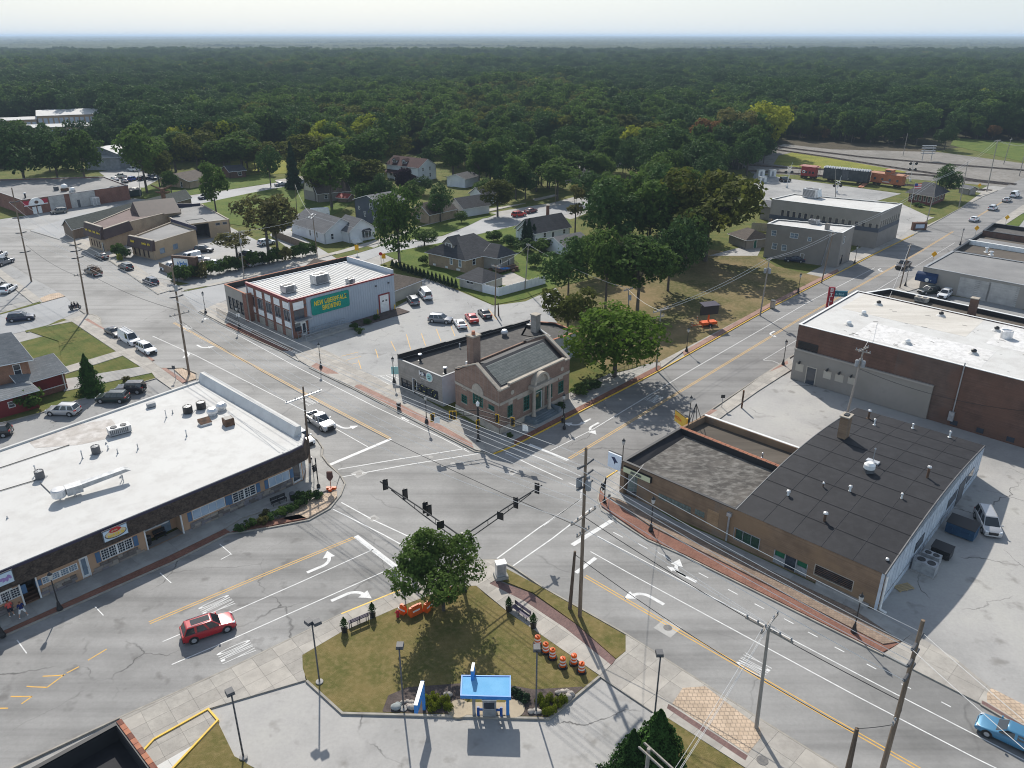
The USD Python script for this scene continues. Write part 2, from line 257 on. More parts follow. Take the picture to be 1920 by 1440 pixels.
# quiet streets behind: one across the main street by the brewery, one parallel, one far left
R1=gp((297,552),(340,548),(500,516),(660,478),(720,460),(830,447),(905,410),(1060,384),(1165,355),(1235,330),(1240,338),(1170,372),(1070,400),(925,432),(845,452),(720,475),(665,496),(620,520),(430,560),(372,585),(355,575))
R2=gp((-60,425),(57,432),(150,400),(245,388),(330,374),(500,345),(600,330),(600,338),(470,362),(330,392),(250,404),(113,449))
R3=gp((122,556),(150,582),(90,610),(0,632),(-150,665),(-150,622),(0,590))
R4=gp((550,470),(575,462),(620,493),(660,497),(600,512))
R5=gp((905,410),(1060,384),(1000,375),(960,352),(930,352),(1010,388))
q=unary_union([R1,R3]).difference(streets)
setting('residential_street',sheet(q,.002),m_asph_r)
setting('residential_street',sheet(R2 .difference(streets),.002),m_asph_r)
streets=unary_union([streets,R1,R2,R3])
setting('pavement_base',sheet(streets.buffer(5.5).intersection(gp(*TOWN)),-.035),m_conc2)
#  parking lots and yards
lots={}
def lot(name,px,mat,z=-.004):
 p=gp(*px).difference(unary_union([streets]+list(lots.values())));lots[name+str(len(lots))]=p;setting(name,sheet(p,z),mat);return p
lot('parking_lot',[(552,640),(581,625),(740,577),(792,546),(785,525),(800,520),(860,545),(925,573),(985,565),(1023,548),(1042,540),(1056,560),(1030,585),(1050,612),(1000,640),(752,725),(728,722),(640,672),(590,648),(560,662)],m_lot3)
lot('parking_lot',[(1360,745),(1482,700),(1700,760),(1960,840),(2200,1000),(2150,1500),(1920,1344),(1790,1236),(1660,1165),(1560,1080),(1330,800)],m_lot2)
lot('parking_lot',[(-160,850),(0,796),(75,776),(145,752),(183,742),(292,711),(352,752),(400,790),(0,960),(-160,1000)],m_lot)
lot('forecourt',[(393,1330),(573,1277),(580,1282),(640,1340),(1030,1350),(1123,1270),(1233,1343),(1190,1420),(1150,1500),(1150,1700),(480,1700),(478,1440),(440,1420),(408,1354)],m_lot2)
lot('parking_lot',[(-200,480),(0,505),(75,560),(122,552),(60,522),(0,485),(-200,380)],m_lot3)
lot('parking_lot',[(-200,640),(0,575),(75,560),(0,508),(-200,490)],m_lot3)
lot('yard',[(57,432),(150,405),(250,392),(330,380),(420,420),(520,470),(550,470),(600,510),(430,545),(290,520),(180,465)],m_lot3)
lot('parking_lot',[(-60,420),(50,404),(250,372),(290,375),(245,392),(120,425),(57,430)],m_lot3)
lot('parking_lot',[(185,322),(240,312),(290,312),(300,335),(270,352),(225,352)],m_lot3)
lot('parking_lot',[(1405,358),(1480,335),(1690,363),(1640,378),(1610,400),(1430,375)],m_lot3)
lot('parking_lot',[(1690,382),(1740,405),(1752,408),(1712,425),(1672,455),(1660,470),(1640,468)],m_lot2)
lot('parking_lot',[(1325,480),(1420,480),(1440,440),(1400,440),(1395,462)],m_lot2)
lot('parking_lot',[(1700,540),(1905,575),(2050,640),(2050,690),(1830,600),(1690,560)],m_lot3)
lot('parking_lot',[(1910,425),(1920,412),(2000,380),(2100,420),(2000,450)],m_lot3)
lot('driveway',[(900,530),(985,540),(1000,530),(960,510)],m_conc)
lot('alley',[(505,440),(530,425),(560,400),(575,402),(545,432),(640,490),(600,508)],m_lot3)
lot('parking_lot',[(1060,315),(1130,300),(1180,305),(1060,345)],m_conc2)
lot('parking_lot',[(1415,325),(1500,338),(1460,345),(1400,358)],m_lot3)
#  grass
greens=[]
def lawn(px,mat,z=.06,name='lawn',cut=True):
 p=gp(*px)
 if cut:p=p.difference(unary_union([streets]+list(lots.values())+greens))
 greens.append(p);setting(name,prism(p,-.1,z)if z>0 else sheet(p,z),mat);return p
lawn([(575,1276),(568,1255),(567,1230),(640,1187),(743,1142),(850,1100),(893,1100),(912,1118),(950,1148),(997,1180),(1122,1268),(1028,1346),(642,1336)],m_grass,.12)
lawn([(933,1086),(950,1068),(1017,1104),(1173,1193),(1173,1222),(1155,1237),(1083,1173),(1000,1113)],m_grass,.12)
lawn([(1236,1347),(1250,1347),(1400,1445),(1440,1500),(1200,1500),(1195,1430)],m_grass,.12)
lawn([(409,1357),(446,1422),(480,1445),(480,1500),(300,1500),(330,1440)],m_grass,.12)
lawn([(1070,640),(1040,600),(1056,562),(1045,540),(1200,500),(1330,468),(1420,480),(1455,500),(1540,520),(1450,567),(1237,678),(1150,700)],m_grass_park,.06)
lawn([(110,640),(50,620),(135,604),(160,622),(218,660),(118,690)],m_grass_g)
lawn([(120,704),(230,668),(262,688),(120,712)],m_grass_g)
lawn([(-100,810),(120,735),(285,700),(292,710),(183,741),(145,751),(75,775),(0,794),(-100,830)],m_grass_g)
lawn([(0,588),(75,566),(82,572),(0,597)],m_grass_g)
lawn([(45,618),(120,598),(127,601),(50,624)],m_grass_g)
lawn([(345,545),(450,525),(600,485),(660,470),(690,462),(705,466),(620,492),(450,545),(350,552)],m_grass_g)
lawn([(690,470),(790,425),(850,410),(905,396),(930,402),(830,442),(720,458),(668,480)],m_grass_lush)
lawn([(720,476),(840,453),(930,432),(1050,405),(1070,412),(1060,470),(1040,540),(1023,545),(985,560),(925,572),(860,542),(760,495)],m_grass_lush)
lawn([(640,395),(760,360),(900,345),(960,350),(1005,378),(905,394),(700,430)],m_grass_g)
lawn([(1070,412),(1165,374),(1240,345),(1320,400),(1330,462),(1200,498),(1045,538)],m_grass_g)
lawn([(340,376),(420,372),(550,340),(600,335),(700,350),(640,395),(590,420),(500,430),(430,420),(330,392)],m_grass_lush)
lawn([(120,335),(200,328),(215,352),(170,368),(60,352)],m_grass_g)
lawn([(245,352),(300,345),(500,325),(520,342),(330,370),(270,372)],m_grass_lush)
lawn([(430,300),(520,280),(560,290),(540,325),(440,330)],m_weeds)
lawn([(820,300),(990,290),(1060,310),(1060,350),(960,350),(830,330)],m_grass_g)
lawn([(1460,292),(1490,285),(1700,322),(1690,326),(1530,318),(1450,308)],m_weeds,.05)
lawn([(1782,272),(1920,304),(2050,335),(2120,310),(1920,268),(1790,258)],m_grass_lush,.05)
lawn([(1480,328),(1640,345),(1700,352),(1780,352),(1840,362),(1790,398),(1740,422),(1690,380),(1690,362),(1480,336)],m_grass_g,.05)
lawn([(1880,425),(1915,402),(1990,380),(1990,390),(1900,428)],m_grass_lush)
# railway land
rail_land=gp((1380,300),(1470,270),(1560,280),(1760,285),(2100,330),(2100,350),(1880,350),(1700,335),(1410,325))
setting('railway_bed',sheet(rail_land.difference(unary_union(greens+[streets]+list(lots.values()))),-.02),m_ballast)
setting('bare_ground',sheet(gp((1460,262),(1700,272),(1760,285),(1560,281),(1468,270)),-.03),m_dirt)
#  pavements with their slabs
def grid_cut(p,a,b,size,gap=.018,off=0.0):
 """Cells of p on a grid along a->b; size (along, across)."""
 ang=math.degrees(math.atan2(*(b-a)[::-1]));q=affinity.rotate(p,-ang,origin=tuple(a));x0,y0,x1,y1=q.bounds;out=[]
 x0=a[0]+math.floor((x0-a[0])/size[0])*size[0];y0=a[1]+off+math.floor((y0-a[1]-off)/size[1])*size[1]
 for i in range(int((x1-x0)/size[0])+1):
  for j in range(int((y1-y0)/size[1])+1):
   c=sbox(x0+i*size[0],y0+j*size[1],x0+(i+1)*size[0],y0+(j+1)*size[1]).buffer(-gap/2,join_style=2).intersection(q)
   out+=[affinity.rotate(g,ang,origin=tuple(a))for g in geoms(c)if g.area>.05]
 return out
slab_mats=[m_conc,M('concrete_b',(.43,.40,.355),.85,(.35,.325,.29),.6,spec=.25),M('concrete_c',(.37,.345,.31),.85,(.31,.29,.26),.6,(.2,.18,.17),3.0,.3,spec=.25)]
slab_grey=[m_conc2,M('concrete_grey_b',(.385,.375,.35),.85,(.31,.30,.28),.6,spec=.25)]
paved=[]
def walk(px,d=None,size=(1.6,1.6),mats=None,holes=(),h=.13,name='pavement',plain=None):
 """A raised pavement; with d (two pixels giving its direction) its slabs are laid one by one."""
 p=gp(*px).difference(unary_union([streets]+paved))
 for g in greens:p=p.difference(g)
 for x in holes:p=p.difference(x)
 paved.append(p);t=thing(name,None,None,kind='structure')
 t.part('bed',prism(p,-.12,h-.02 if d else h),m_kerb if d else(plain or m_conc))
 if d:
  for k,c in enumerate(grid_cut(p,G(*d[0]),G(*d[1]),size)[:300]):t.part('slab',prism(c,h-.02,h),(mats or slab_mats)[rng.integers(len(mats or slab_mats))])
 return p
def band(px,mat,name='paver_strip',z=.13,rim=None):
 p=gp(*px);paved.append(p);setting(name,prism(p,-.11,z),mat)
 return p
def kerb(px,mat=None,w=.16,h=.14,name='kerb'):
 p=strip(px,w);paved.append(p);setting(name,prism(p,-.11,h),mat or m_kerb)
 # kerbs
kerb([(372,586),(420,611.5),(528,659.5),(560,678)]);kerb([(580,690),(611,705),(661,729),(780,791),(890,847.5),(925,853)])
kerb([(925,852),(962,837.5),(1235,696.5),(1447,576.5),(1650,471.5),(1713,440.5)],m_yellow_kerb);kerb([(1713,440.5),(1786,398.5),(1840,370.5)])
kerb([(1323,776),(1447,693),(1680,542),(1723,514)]);kerb([(1158,883),(1323,776)]);kerb([(1158,883),(1136,897)],m_yellow_kerb);kerb([(1136,897),(1124,917),(1121,937),(1128,958),(1213,1013),(1280,1042),(1655,1229)])
kerb([(1838,1322),(1920,1370),(2100,1475)]);kerb([(1570,1441),(1423,1349),(1280,1258),(1173,1190),(1017,1102),(963,1065),(937,1051),(913,1051)])
kerb([(913,1051),(850,1059),(750,1108)]);kerb([(750,1108),(640,1153)],m_yellow_kerb);kerb([(640,1153),(433,1254),(225,1347),(20,1443)])
kerb([(-200,1285),(0,1197),(320,1057),(428,1002),(507,990),(580,976),(619,954),(639,929),(647,908),(639,893),(615,870),(604,855),(606,842),(596,826),(577,812)])
kerb([(371,713),(369,701),(345,691),(300,691),(287,681),(233,638),(190,612),(188,598),(180,592),(160,589),(150,582)])
kerb([(297,553),(208,491),(113,450),(57,433)])
kerb([(575,1278),(642,1339),(1029,1349),(1124,1270)],m_kerb,.2,.16);kerb([(0,795),(75,775.5),(145,751.5),(183,741.5),(292,710.5)],m_kerb,.18,.14)
# brick and paver beds
band([(1260,1322),(1280,1292),(1322,1289),(1424,1366),(1428,1383),(1402,1415)],m_paver_tan,z=.14)
band([(1253,1322),(1260,1326),(1402,1419),(1397,1428),(1250,1330)],m_paver_plum)
band([(918,1096),(930,1090),(996,1114),(1082,1174),(1154,1238),(1146,1249),(1060,1180),(985,1130)],m_paver_plum)
band([(0,1188),(320,1043),(422,993),(432,999),(428,1001),(320,1055),(0,1196),(-200,1283),(-200,1272)],m_paver_red)
band([(432,1000),(450,990),(560,966),(575,973),(507,987),(430,1001)],m_paver_red)
band([(532,975),(540,965),(598,930),(632,922),(632,932),(614,952),(578,972),(545,977)],m_paver_tan)
band([(1128,950),(1122,935),(1126,920),(1138,935),(1216,988),(1400,1080),(1657,1212),(1688,1207),(1653,1225),(1282,1040),(1215,1011)],m_paver_red)
band([(1142,933),(1160,938),(1230,972),(1420,1060),(1600,1145),(1688,1204),(1655,1209),(1400,1077),(1218,986)],m_paver_brown)
band([(1850,1302),(1858,1292),(2000,1365),(2000,1410),(1850,1318)],m_paver_tan);band([(1840,1315),(1850,1320),(2000,1412),(2000,1420),(1840,1322)],m_paver_plum)
band([(668,723),(676,722),(745,756),(830,800),(885,832),(888,842),(780,787),(664,727)],m_paver_pink)
band([(583,688),(595,680),(636,702),(612,702)],m_paver_pink)
band([(423,609),(430,606),(528,652),(550,658),(530,657),(526,657),(425,611)],m_paver_red)
band([(470,624),(474,620),(530,647),(552,656),(548,657),(528,650)],m_paver_brown)
band([(965,826),(1235,686),(1240,690),(1236,694),(964,834)],m_paver_red)
band([(1280,660),(1447,567),(1570,505),(1573,509),(1447,574),(1283,667)],m_paver_pink)
band([(158,600),(165,598),(290,676),(284,678),(230,638)],m_paver_pink);band([(303,692),(310,690),(350,716),(342,719)],m_paver_pink)
band([(326,693),(342,692),(366,703),(368,711),(352,716)],m_paver_tan)
band([(1318,778),(1323,777),(1335,769),(1345,770),(1325,783)],m_paver_pink);band([(1442,699),(1450,693),(1476,677),(1478,683)],m_paver_pink)
# pavements
walk([(225,1348),(433,1254),(640,1153),(750,1108),(850,1060),(900,1052),(893,1100),(850,1100),(743,1142),(640,1187),(567,1230),(573,1277),(393,1330),(409,1355),(390,1385),(285,1445),(225,1352)],((433,1254),(640,1153)),(1.9,1.45))
walk([(1123,1269),(1148,1248),(1154,1239),(1173,1223),(1173,1192),(1280,1258),(1423,1349),(1570,1441),(1660,1500),(1440,1500),(1398,1442),(1250,1347),(1234,1344)],((1280,1258),(1423,1349)),(2.3,1.9))
walk([(900,1052),(937,1051),(950,1067),(933,1087),(918,1095),(985,1130),(1060,1180),(1146,1248),(1124,1268),(997,1180),(950,1147),(893,1100)],((950,1147),(1123,1268)),(1.6,1.9))
walk([(-200,1272),(0,1187),(320,1042),(422,992),(455,972),(600,925),(630,915),(637,893),(612,872),(600,858),(602,840),(590,824),(572,835),(570,903),(346,1001),(173,1081),(55,1134),(-200,1250)],((55,1134),(346,1001)),(2.0,1.75),slab_grey)
walk([(1121,937),(1128,915),(1140,897),(1160,884),(1180,880),(1168,930),(1192,945),(1360,1029),(1450,1063),(1646,1150),(1710,1190),(1690,1204),(1600,1144),(1420,1059),(1230,971),(1160,937),(1142,932)],((1192,945),(1646,1150)),(1.8,1.6),slab_grey)
walk([(1646,1150),(1790,1236),(1920,1344),(2100,1440),(2100,1470),(1920,1369),(1838,1321),(1655,1228),(1690,1206),(1710,1190)],((1655,1228),(1838,1321)),(2.6,1.8))
walk([(590,648),(640,672),(728,722),(752,726),(830,768),(855,785),(930,824),(960,834),(925,850),(893,845),(780,789),(661,727),(580,688),(560,676),(548,657),(556,645),(575,640)],((661,727),(780,789)),(1.7,1.7))
walk([(420,609),(372,583),(385,566),(420,570),(470,597),(552,638),(556,648),(550,657),(526,650)],((420,609),(526,657)),(1.7,1.7))
walk([(936,818),(1066,750),(1225,676),(1234,682),(1240,690),(964,827),(940,832)],((964,827),(1235,690)),(1.7,1.5),slab_grey)
walk([(1237,679),(1450,567),(1540,520),(1567,503),(1640,466),(1680,447),(1712,440),(1650,470),(1573,508),(1447,568),(1280,661),(1240,690)],((1280,661),(1447,570)),(1.8,1.6))
walk([(1180,880),(1290,800),(1330,776),(1447,693),(1480,672),(1490,690),(1420,735),(1360,778),(1230,880)],((1323,777),(1447,693)),(1.8,1.6))
walk([(1680,541),(1723,514),(1732,510),(1726,540),(1700,548),(1680,548)],plain=m_conc);walk([(1866,419),(1913,388),(1990,345),(2000,352),(1915,402),(1880,425)],plain=m_conc)
walk([(1712,440),(1742,425),(1786,398),(1840,370),(1872,357),(1855,355),(1830,365),(1780,392),(1740,412)],plain=m_conc)
walk([(118,690),(218,660),(230,668),(120,703)],plain=m_conc);walk([(160,590),(182,593),(188,600),(190,611),(233,638),(287,680),(303,692),(342,720),(352,745),(360,770),(335,740),(262,688),(218,660),(135,604),(50,624),(46,619),(128,600)],((160,600),(287,680)),(1.7,1.6))
walk([(120,712),(262,689),(285,700),(120,735)],plain=m_conc2)
walk([(0,505),(75,560),(82,572),(75,580),(0,520)],plain=m_conc);walk([(75,560),(95,552),(120,548),(123,556),(110,570),(85,575)],plain=m_paver_tan)
walk([(57,432),(90,422),(92,425),(60,434)],plain=m_conc);walk([(113,449),(208,490),(297,552),(320,545),(230,480),(160,450),(125,440)],plain=m_conc)
walk([(340,545),(450,521),(600,480),(655,466),(657,469),(600,485),(450,525),(342,549)],plain=m_conc)
walk([(625,474),(690,455),(790,424),(900,395),(1040,365),(1046,367),(905,400),(800,430),(695,460),(632,478)],plain=m_conc)
walk([(735,490),(785,472),(840,460),(935,436),(1060,408),(1062,412),(940,441),(850,462),(790,478),(740,494)],plain=m_conc)
walk([(740,450),(770,440),(812,448),(790,458)],plain=m_conc2);walk([(846,440),(880,425),(905,412),(930,418),(900,432),(860,447)],plain=m_conc)
walk([(270,1413),(290,1390),(390,1333),(408,1353),(327,1441),(280,1500),(262,1470)],((290,1390),(390,1333)),(2.4,4.0),[m_concw],h=.2)
kerb([(262,1424),(268,1412),(289,1389),(391,1332),(409,1353),(327,1441),(290,1480)],m_yellow_kerb,.16,.23)
#  paint on the streets
Zp=.004
def line(road,px,mat,w=.12,name='lane_line'):road.part(name,sheet(strip(px,w),Zp),mat)
def dbl(road,px,w=.11,sep=.16,name='centre_line'):
 l=LineString([G(*p)for p in px])
 for s in(-1,1):road.part(name,sheet(l.offset_curve(s*sep).buffer(w/2,cap_style=2),Zp),m_yellow_line)
dbl(road_a,[(326,605),(420,656),(526,713),(640,774),(731,822)]);dbl(road_a,[(1097,1080),(1280,1187),(1500,1314),(1713,1436),(1850,1515)])
dbl(road_b,[(1067,860),(1285,728),(1500,598),(1670,503),(1720,475),(1787,434)]);dbl(road_b,[(1826,410),(1880,378)])
dbl(road_c,[(280,1168),(460,1092),(664,1008)])
W=m_white_line
line(road_a,[(286,630),(370,668),(570,770),(690,838)],W);line(road_a,[(420,614),(560,690),(706,764),(830,822),(880,848)],W);line(road_a,[(395,588),(420,604),(600,696),(790,796)],W,.1)
line(road_a,[(1107,1034),(1180,1075),(1400,1194),(1600,1302),(1830,1422),(1990,1500)],W);line(road_a,[(1120,1005),(1280,1090),(1430,1170),(1650,1286),(1920,1425),(2050,1492)],W)
for s in((1150,998),(1196,1019),(1234,1036),(1310,1074),(1365,1105),(1415,1132),(1470,1160),(1515,1185),(1565,1213),(1625,1245),(1690,1282),(1765,1316),(1830,1350)):
 line(road_a,[s,(s[0]+18,s[1]+9.5)],W,.12)
line(road_b,[(1032,845),(1110,806),(1280,703),(1420,622),(1520,564),(1640,502)],W);line(road_b,[(1431,675),(1450,677),(1500,700)],W,.1);line(road_b,[(1431,675),(1490,640),(1650,540),(1790,455)],W,.1)
line(road_c,[(305,1203),(430,1150),(560,1093),(700,1030)],W);line(road_c,[(322,1246),(440,1196),(600,1125),(742,1062)],W)
for a,b in(((412,1020),(435,1040)),((300,1074),(321,1093)),((178,1137),(194,1154)),((32,1200),(50,1225))):line(road_c,[a,b],W,.1,'bay_tick')
line(road_c,[(435,1038),(414,1049)],W,.1,'bay_tick')
for a,b in(((0,1328),(15,1328)),((20,1306),(60,1306)),((50,1287),(88,1289)),((80,1268),(120,1266)),((200,1217),(165,1238)),((60,1306),(40,1320)),((88,1289),(122,1264)),((148,1250),(125,1262))):line(road_c,[a,b],m_yellow_line,.13,'old_marking')
# stop bars, crossings
line(road_a,[(617,872),(733,823)],W,.55,'stop_bar');line(road_b,[(992,833),(1065,863)],W,.5,'stop_bar');line(road_c,[(667,1005),(755,1073)],W,.6,'stop_bar');line(road_a,[(1147,976),(1073,1022)],W,.55,'stop_bar');line(road_a,[(1117,1046),(1080,1074)],W,.45,'stop_bar')
for px in([(634,880),(740,862),(880,840)],[(642,894),(760,872),(900,850)],[(1090,936),(1010,990),(932,1047)],[(1110,952),(1035,1010),(962,1061)],[(948,849),(1000,874),(1055,899)],[(960,838),(1020,862),(1090,893)],[(640,942),(700,975),(790,1017)],[(625,955),(720,1003),(790,1042)]):
 line(road_a,px,W,.16,'crossing_line')
line(road_a,[(1066,905),(1090,916),(1089,934)],W,.1,'crossing_line');line(road_a,[(1089,936),(1055,960),(1020,985)],W,.1)
def mark(road,pts,at,ahead,scale=1.0,name='turn_arrow',flip=False):
 """Paint shape given in metres (x across, y ahead) laid at pixel at, pointing to pixel ahead."""
 o=G(*at);d=unit(G(*ahead)-o);n=np.array([d[1],-d[0]])*(-1 if flip else 1)
 p=unary_union([Polygon([o+n*x*scale+d*y*scale for x,y in q]).buffer(0)for q in pts]);road.part(name,sheet(p,Zp),W)
def arrow_turn():
 t=np.linspace(0,1.25,9);R=1.3;inner,outer=R-.16,R+.2
 arc=[(-R+outer*math.cos(a),1.0+outer*math.sin(a))for a in t];arc2=[(-R+inner*math.cos(a),1.0+inner*math.sin(a))for a in t[::-1]]
 c=(-R+R*math.cos(1.25),1.0+R*math.sin(1.25));d=np.array([-math.sin(1.25),math.cos(1.25)]);n=np.array([d[1],-d[0]])
 head=[tuple(np.array(c)+n*.62),tuple(np.array(c)+d*1.15),tuple(np.array(c)-n*.62)]
 return[[(-.18,-.6),(.2,-.6),(.2,1.0),(-.16,1.0)],arc+arc2,head]
def arrow_through():return[[(-.14,-1.2),(.14,-1.2),(.14,.6),(-.14,.6)],[(-.42,.5),(.42,.5),(0,1.5)]]
AT=arrow_turn()
mark(road_a,AT,(632,797),(700,830),.95);mark(road_a,AT,(372,648),(470,700),.95);mark(road_a,[q for q in AT+arrow_through()],(348,660),(430,702),.9,flip=True);mark(road_a,AT,(400,600),(330,565),.8)
mark(road_a,AT,(1235,1128),(1150,1080),1.05);mark(road_a,AT,(1296,1086),(1215,1045),1.05,flip=True);mark(road_a,[q for q in arrow_through()],(1270,1072),(1200,1035),.9)
mark(road_c,AT,(586,1069),(690,1025),1.05);mark(road_c,AT,(632,1122),(740,1075),1.05,flip=True)
mark(road_b,AT,(1118,795),(1040,838),1.0);mark(road_b,AT+arrow_through(),(1098,790),(1020,830),1.0,flip=True);mark(road_b,AT,(1450,622),(1370,665),.9);mark(road_b,AT,(1650,504),(1600,530),.8)
mark(road_a,arrow_through(),(760,786),(735,773),.7)
def word(road,text,at,ahead,hgt=2.4,wid=1.0):
 """Road lettering laid at pixel at, read when driving towards pixel ahead."""
 m=meshkit.text_mesh(text,hgt*1.15,.002);o=G(*at);d=unit(G(*ahead)-o);n=np.array([d[1],-d[0]]);v=m.vertices
 k=1.0*wid*1.9/max(v[:,0].max(),.1);x=(v[:,0]-v[:,0].mean()*0-v[:,0].max()/2)*k;p=o+n*x[:,None]+d*v[:,1:2]
 m.vertices=np.c_[p,Zp+v[:,2]]
 road.part('lettering',m,W)
word(road_a,'ONLY',(571,748),(640,784),2.3);word(road_a,'ONLY',(342,612),(400,640),2.3);word(road_a,'ONLY',(1440,1262),(1350,1213),2.3);word(road_c,'ONLY',(378,1148),(470,1106),2.6);word(road_c,'ONLY',(412,1236),(510,1192),2.6);word(road_b,'ONLY',(1236,742),(1160,787),2.4)
# utility covers and trench patches
m_iron=M('cast_iron',(.10,.10,.10),.6,(.16,.15,.14),4.0);m_patch=M('new_patch',(.42,.41,.39),.85,(.34,.33,.31),1.0)
for i,(u,v,sq,r)in enumerate(((1252,1177,1.9,.42),(673,888,1.5,.4),(808,857,0,.34),(849,869,0,.34),(960,885,1.2,.3),(445,1275,0,.35),(700,972,1.1,.3),(1429,1428,0,.45))):
 c=G(u,v);z=.145 if v==1428 else 0
 if sq:road_a.part('concrete_collar',turn(bx(-sq/2,sq/2,-sq/2,sq/2,-.05,.003),A_ANG,(*c,0)),m_patch)
 road_a.part('manhole_cover',lathe([(r,-.05),(r,.007+z),(.02,.009+z)],14,(*c,0)),m_iron if v==1428 else(m_patch if sq==0 else m_iron))
 # bays
def bays(px_pairs,mat,host):
 for a,b in px_pairs:host.part('bay_line',sheet(strip([a,b],.12),.006),mat)
bay=thing('bay_markings',None,None,kind='structure')
bays([((672,675),(677,692)),((704,655),(709,671)),((733,640),(742,658)),((762,627),(770,655)),((790,625),(798,648)),((818,617),(827,640)),((845,610),(853,630)),((872,602),(880,618)),((916,580),(932,600)),((640,668),(672,660)),((648,676),(677,668)),((655,684),(672,680))],m_yellow_line,bay)
bays([((713,705),(735,716)),((722,703),(742,713)),((730,702),(748,710)),((700,706),(738,702)),((700,706),(732,722))],m_white_line,bay)
#  trees
L_dark=leafmat('leaves_dark',(.043,.081,.025),(.076,.139,.036),(.141,.216,.054),.2)
L_mid=leafmat('leaves_mid',(.054,.099,.023),(.105,.167,.036),(.186,.245,.058))
L_olive=leafmat('leaves_olive',(.075,.088,.018),(.13,.145,.028),(.20,.205,.045))
L_yellow=leafmat('leaves_yellow',(.191,.230,.023),(.337,.356,.041),(.494,.460,.065))
L_bright=leafmat('leaves_bright',(.086,.148,.017),(.173,.261,.026),(.320,.398,.047))
L_rust=leafmat('leaves_rust',(.166,.092,.038),(.284,.154,.058),(.355,.219,.083))
L_brown=leafmat('leaves_brown',(.113,.111,.038),(.191,.177,.060),(.270,.233,.088))
L_plum=leafmat('leaves_plum',(.043,.026,.038),(.076,.044,.053),(.119,.065,.075),.2)
L_spruce=leafmat('needles_dark',(.024,.048,.025),(.043,.075,.038),(.070,.110,.050),.12)
L_ever=leafmat('needles_green',(.034,.079,.019),(.061,.128,.027),(.119,.186,.042),.15)
L_gold=leafmat('needles_gold',(.119,.154,.017),(.236,.263,.025),(.378,.372,.042),.2)
m_bark=M('bark',(.085,.072,.06),.95,(.13,.115,.10),1.2,(.04,.035,.03),6,.5,bump=.03,spec=.1)
def leaves(c,nrm,size,r,fold=.0):
 """Leaf-clump faces at points c facing nrm: one bent quad each."""
 n=len(c);t=r.normal(size=(n,3));t-=(t*nrm).sum(1,keepdims=True)*nrm;t/=np.linalg.norm(t,axis=1,keepdims=True);b=np.cross(nrm,t)
 s=size*r.uniform(.6,1.35,(n,1));asp=r.uniform(.55,.95,(n,1));lift=nrm*s*r.uniform(-.12,.3,(n,1))
 v=np.stack([c-t*s*.6,c-b*s*asp*.5+lift,c+t*s*.6,c+b*s*asp*.5+lift],1).reshape(-1,3)
 i=np.arange(n)*4;return tm(v,np.vstack([np.c_[i,i+1,i+2],np.c_[i,i+2,i+3]]))
def crown_mesh(seed,R,z0,z1,nb,nl,ls,top=.55,br=(.28,.46),jitter=.55,hole=.0,wide=1.0):
 """Foliage as many leaf clumps over a cluster of uneven boughs filling an egg-shaped crown."""
 r=np.random.default_rng(seed);bl=[]
 hz=(z1-z0)/2;zc=z0+hz
 while len(bl)<nb:
  p=r.normal(size=3);p/=np.linalg.norm(p);rad=r.uniform(.35,.78)**.8
  h=p[2]*rad;wd=1.0 if h>-.2 else 1.0-.35*(-h-.2)
  shape=math.sqrt(max(0,1-max(0,h)**2*(1.2-top)))
  c=np.array([p[0]*rad*R*shape*wd*wide,p[1]*rad*R*shape*wd,zc+h*hz]);bl.append((c,r.uniform(*br)*R))
 C=np.array([b[0]for b in bl]);Q=np.array([b[1]for b in bl]);per=(Q**2/(Q**2).sum()*nl).astype(int)+3;P,N=[],[]
 for k in range(nb):
  d=r.normal(size=(per[k],3));d[:,2]+=.35;d/=np.linalg.norm(d,axis=1,keepdims=True)
  lump=1+.22*np.sin(d@r.normal(size=3)*5+r.uniform(0,6));p=C[k]+d*(Q[k]*lump*r.uniform(.72,1.05,per[k]))[:,None]*np.array([1,1,.8])
  inside=(np.linalg.norm((p[:,None]-C[None])/np.array([1,1,.8]),axis=2)<Q[None]*.68);inside[:,k]=False
  keep=~inside.any(1)&(r.random(per[k])>hole*(np.sin(p@r.normal(size=3)*1.3/R*3)>.3));P.append(p[keep]);N.append(d[keep])
 P,N=np.vstack(P),np.vstack(N);N=N+r.normal(size=N.shape)*jitter;N[:,2]+=.25;N/=np.linalg.norm(N,axis=1,keepdims=True)
 return leaves(P,N,ls,r),C
def limbs(seed,h0,C,r0,trunk_top=.55,n=7,lean=0.0):
 r=np.random.default_rng(seed+99);top=np.array([lean,0,h0]);out=[cyl((0,0,-.3),top*.5,r0,r0*.8,8),cyl(top*.5,top,r0*.8,r0*.62,8)]
 idx=r.choice(len(C),min(n,len(C)),replace=False)
 for i in idx:
  mid=top+(C[i]-top)*.5+r.normal(size=3)*.25+[0,0,.4];out+=[cyl(top,mid,r0*.42,r0*.26,6),cyl(mid,C[i],r0*.26,r0*.08,5)]
 return cat(out)
def conifer_mesh(seed,R,H,nl,ls,z0=.4,power=.85,droop=.25):
 r=np.random.default_rng(seed);h=r.random(nl)**1.25;rr=R*(1-h)**power*(.35+.65*r.random(nl)**.5);a=r.random(nl)*6.283
 rr*=1+.2*np.sin(h*34+a)+.2*np.sin(a*5+h*9)+.1*np.sin(a*9-h*21)
 P=np.c_[rr*np.cos(a),rr*np.sin(a),z0+h*(H-z0)-rr*droop*.3];N=np.c_[np.cos(a),np.sin(a),np.full(nl,.45)]+r.normal(size=(nl,3))*.5
 return leaves(P,N/np.linalg.norm(N,axis=1,keepdims=True),ls,r)
TK={}
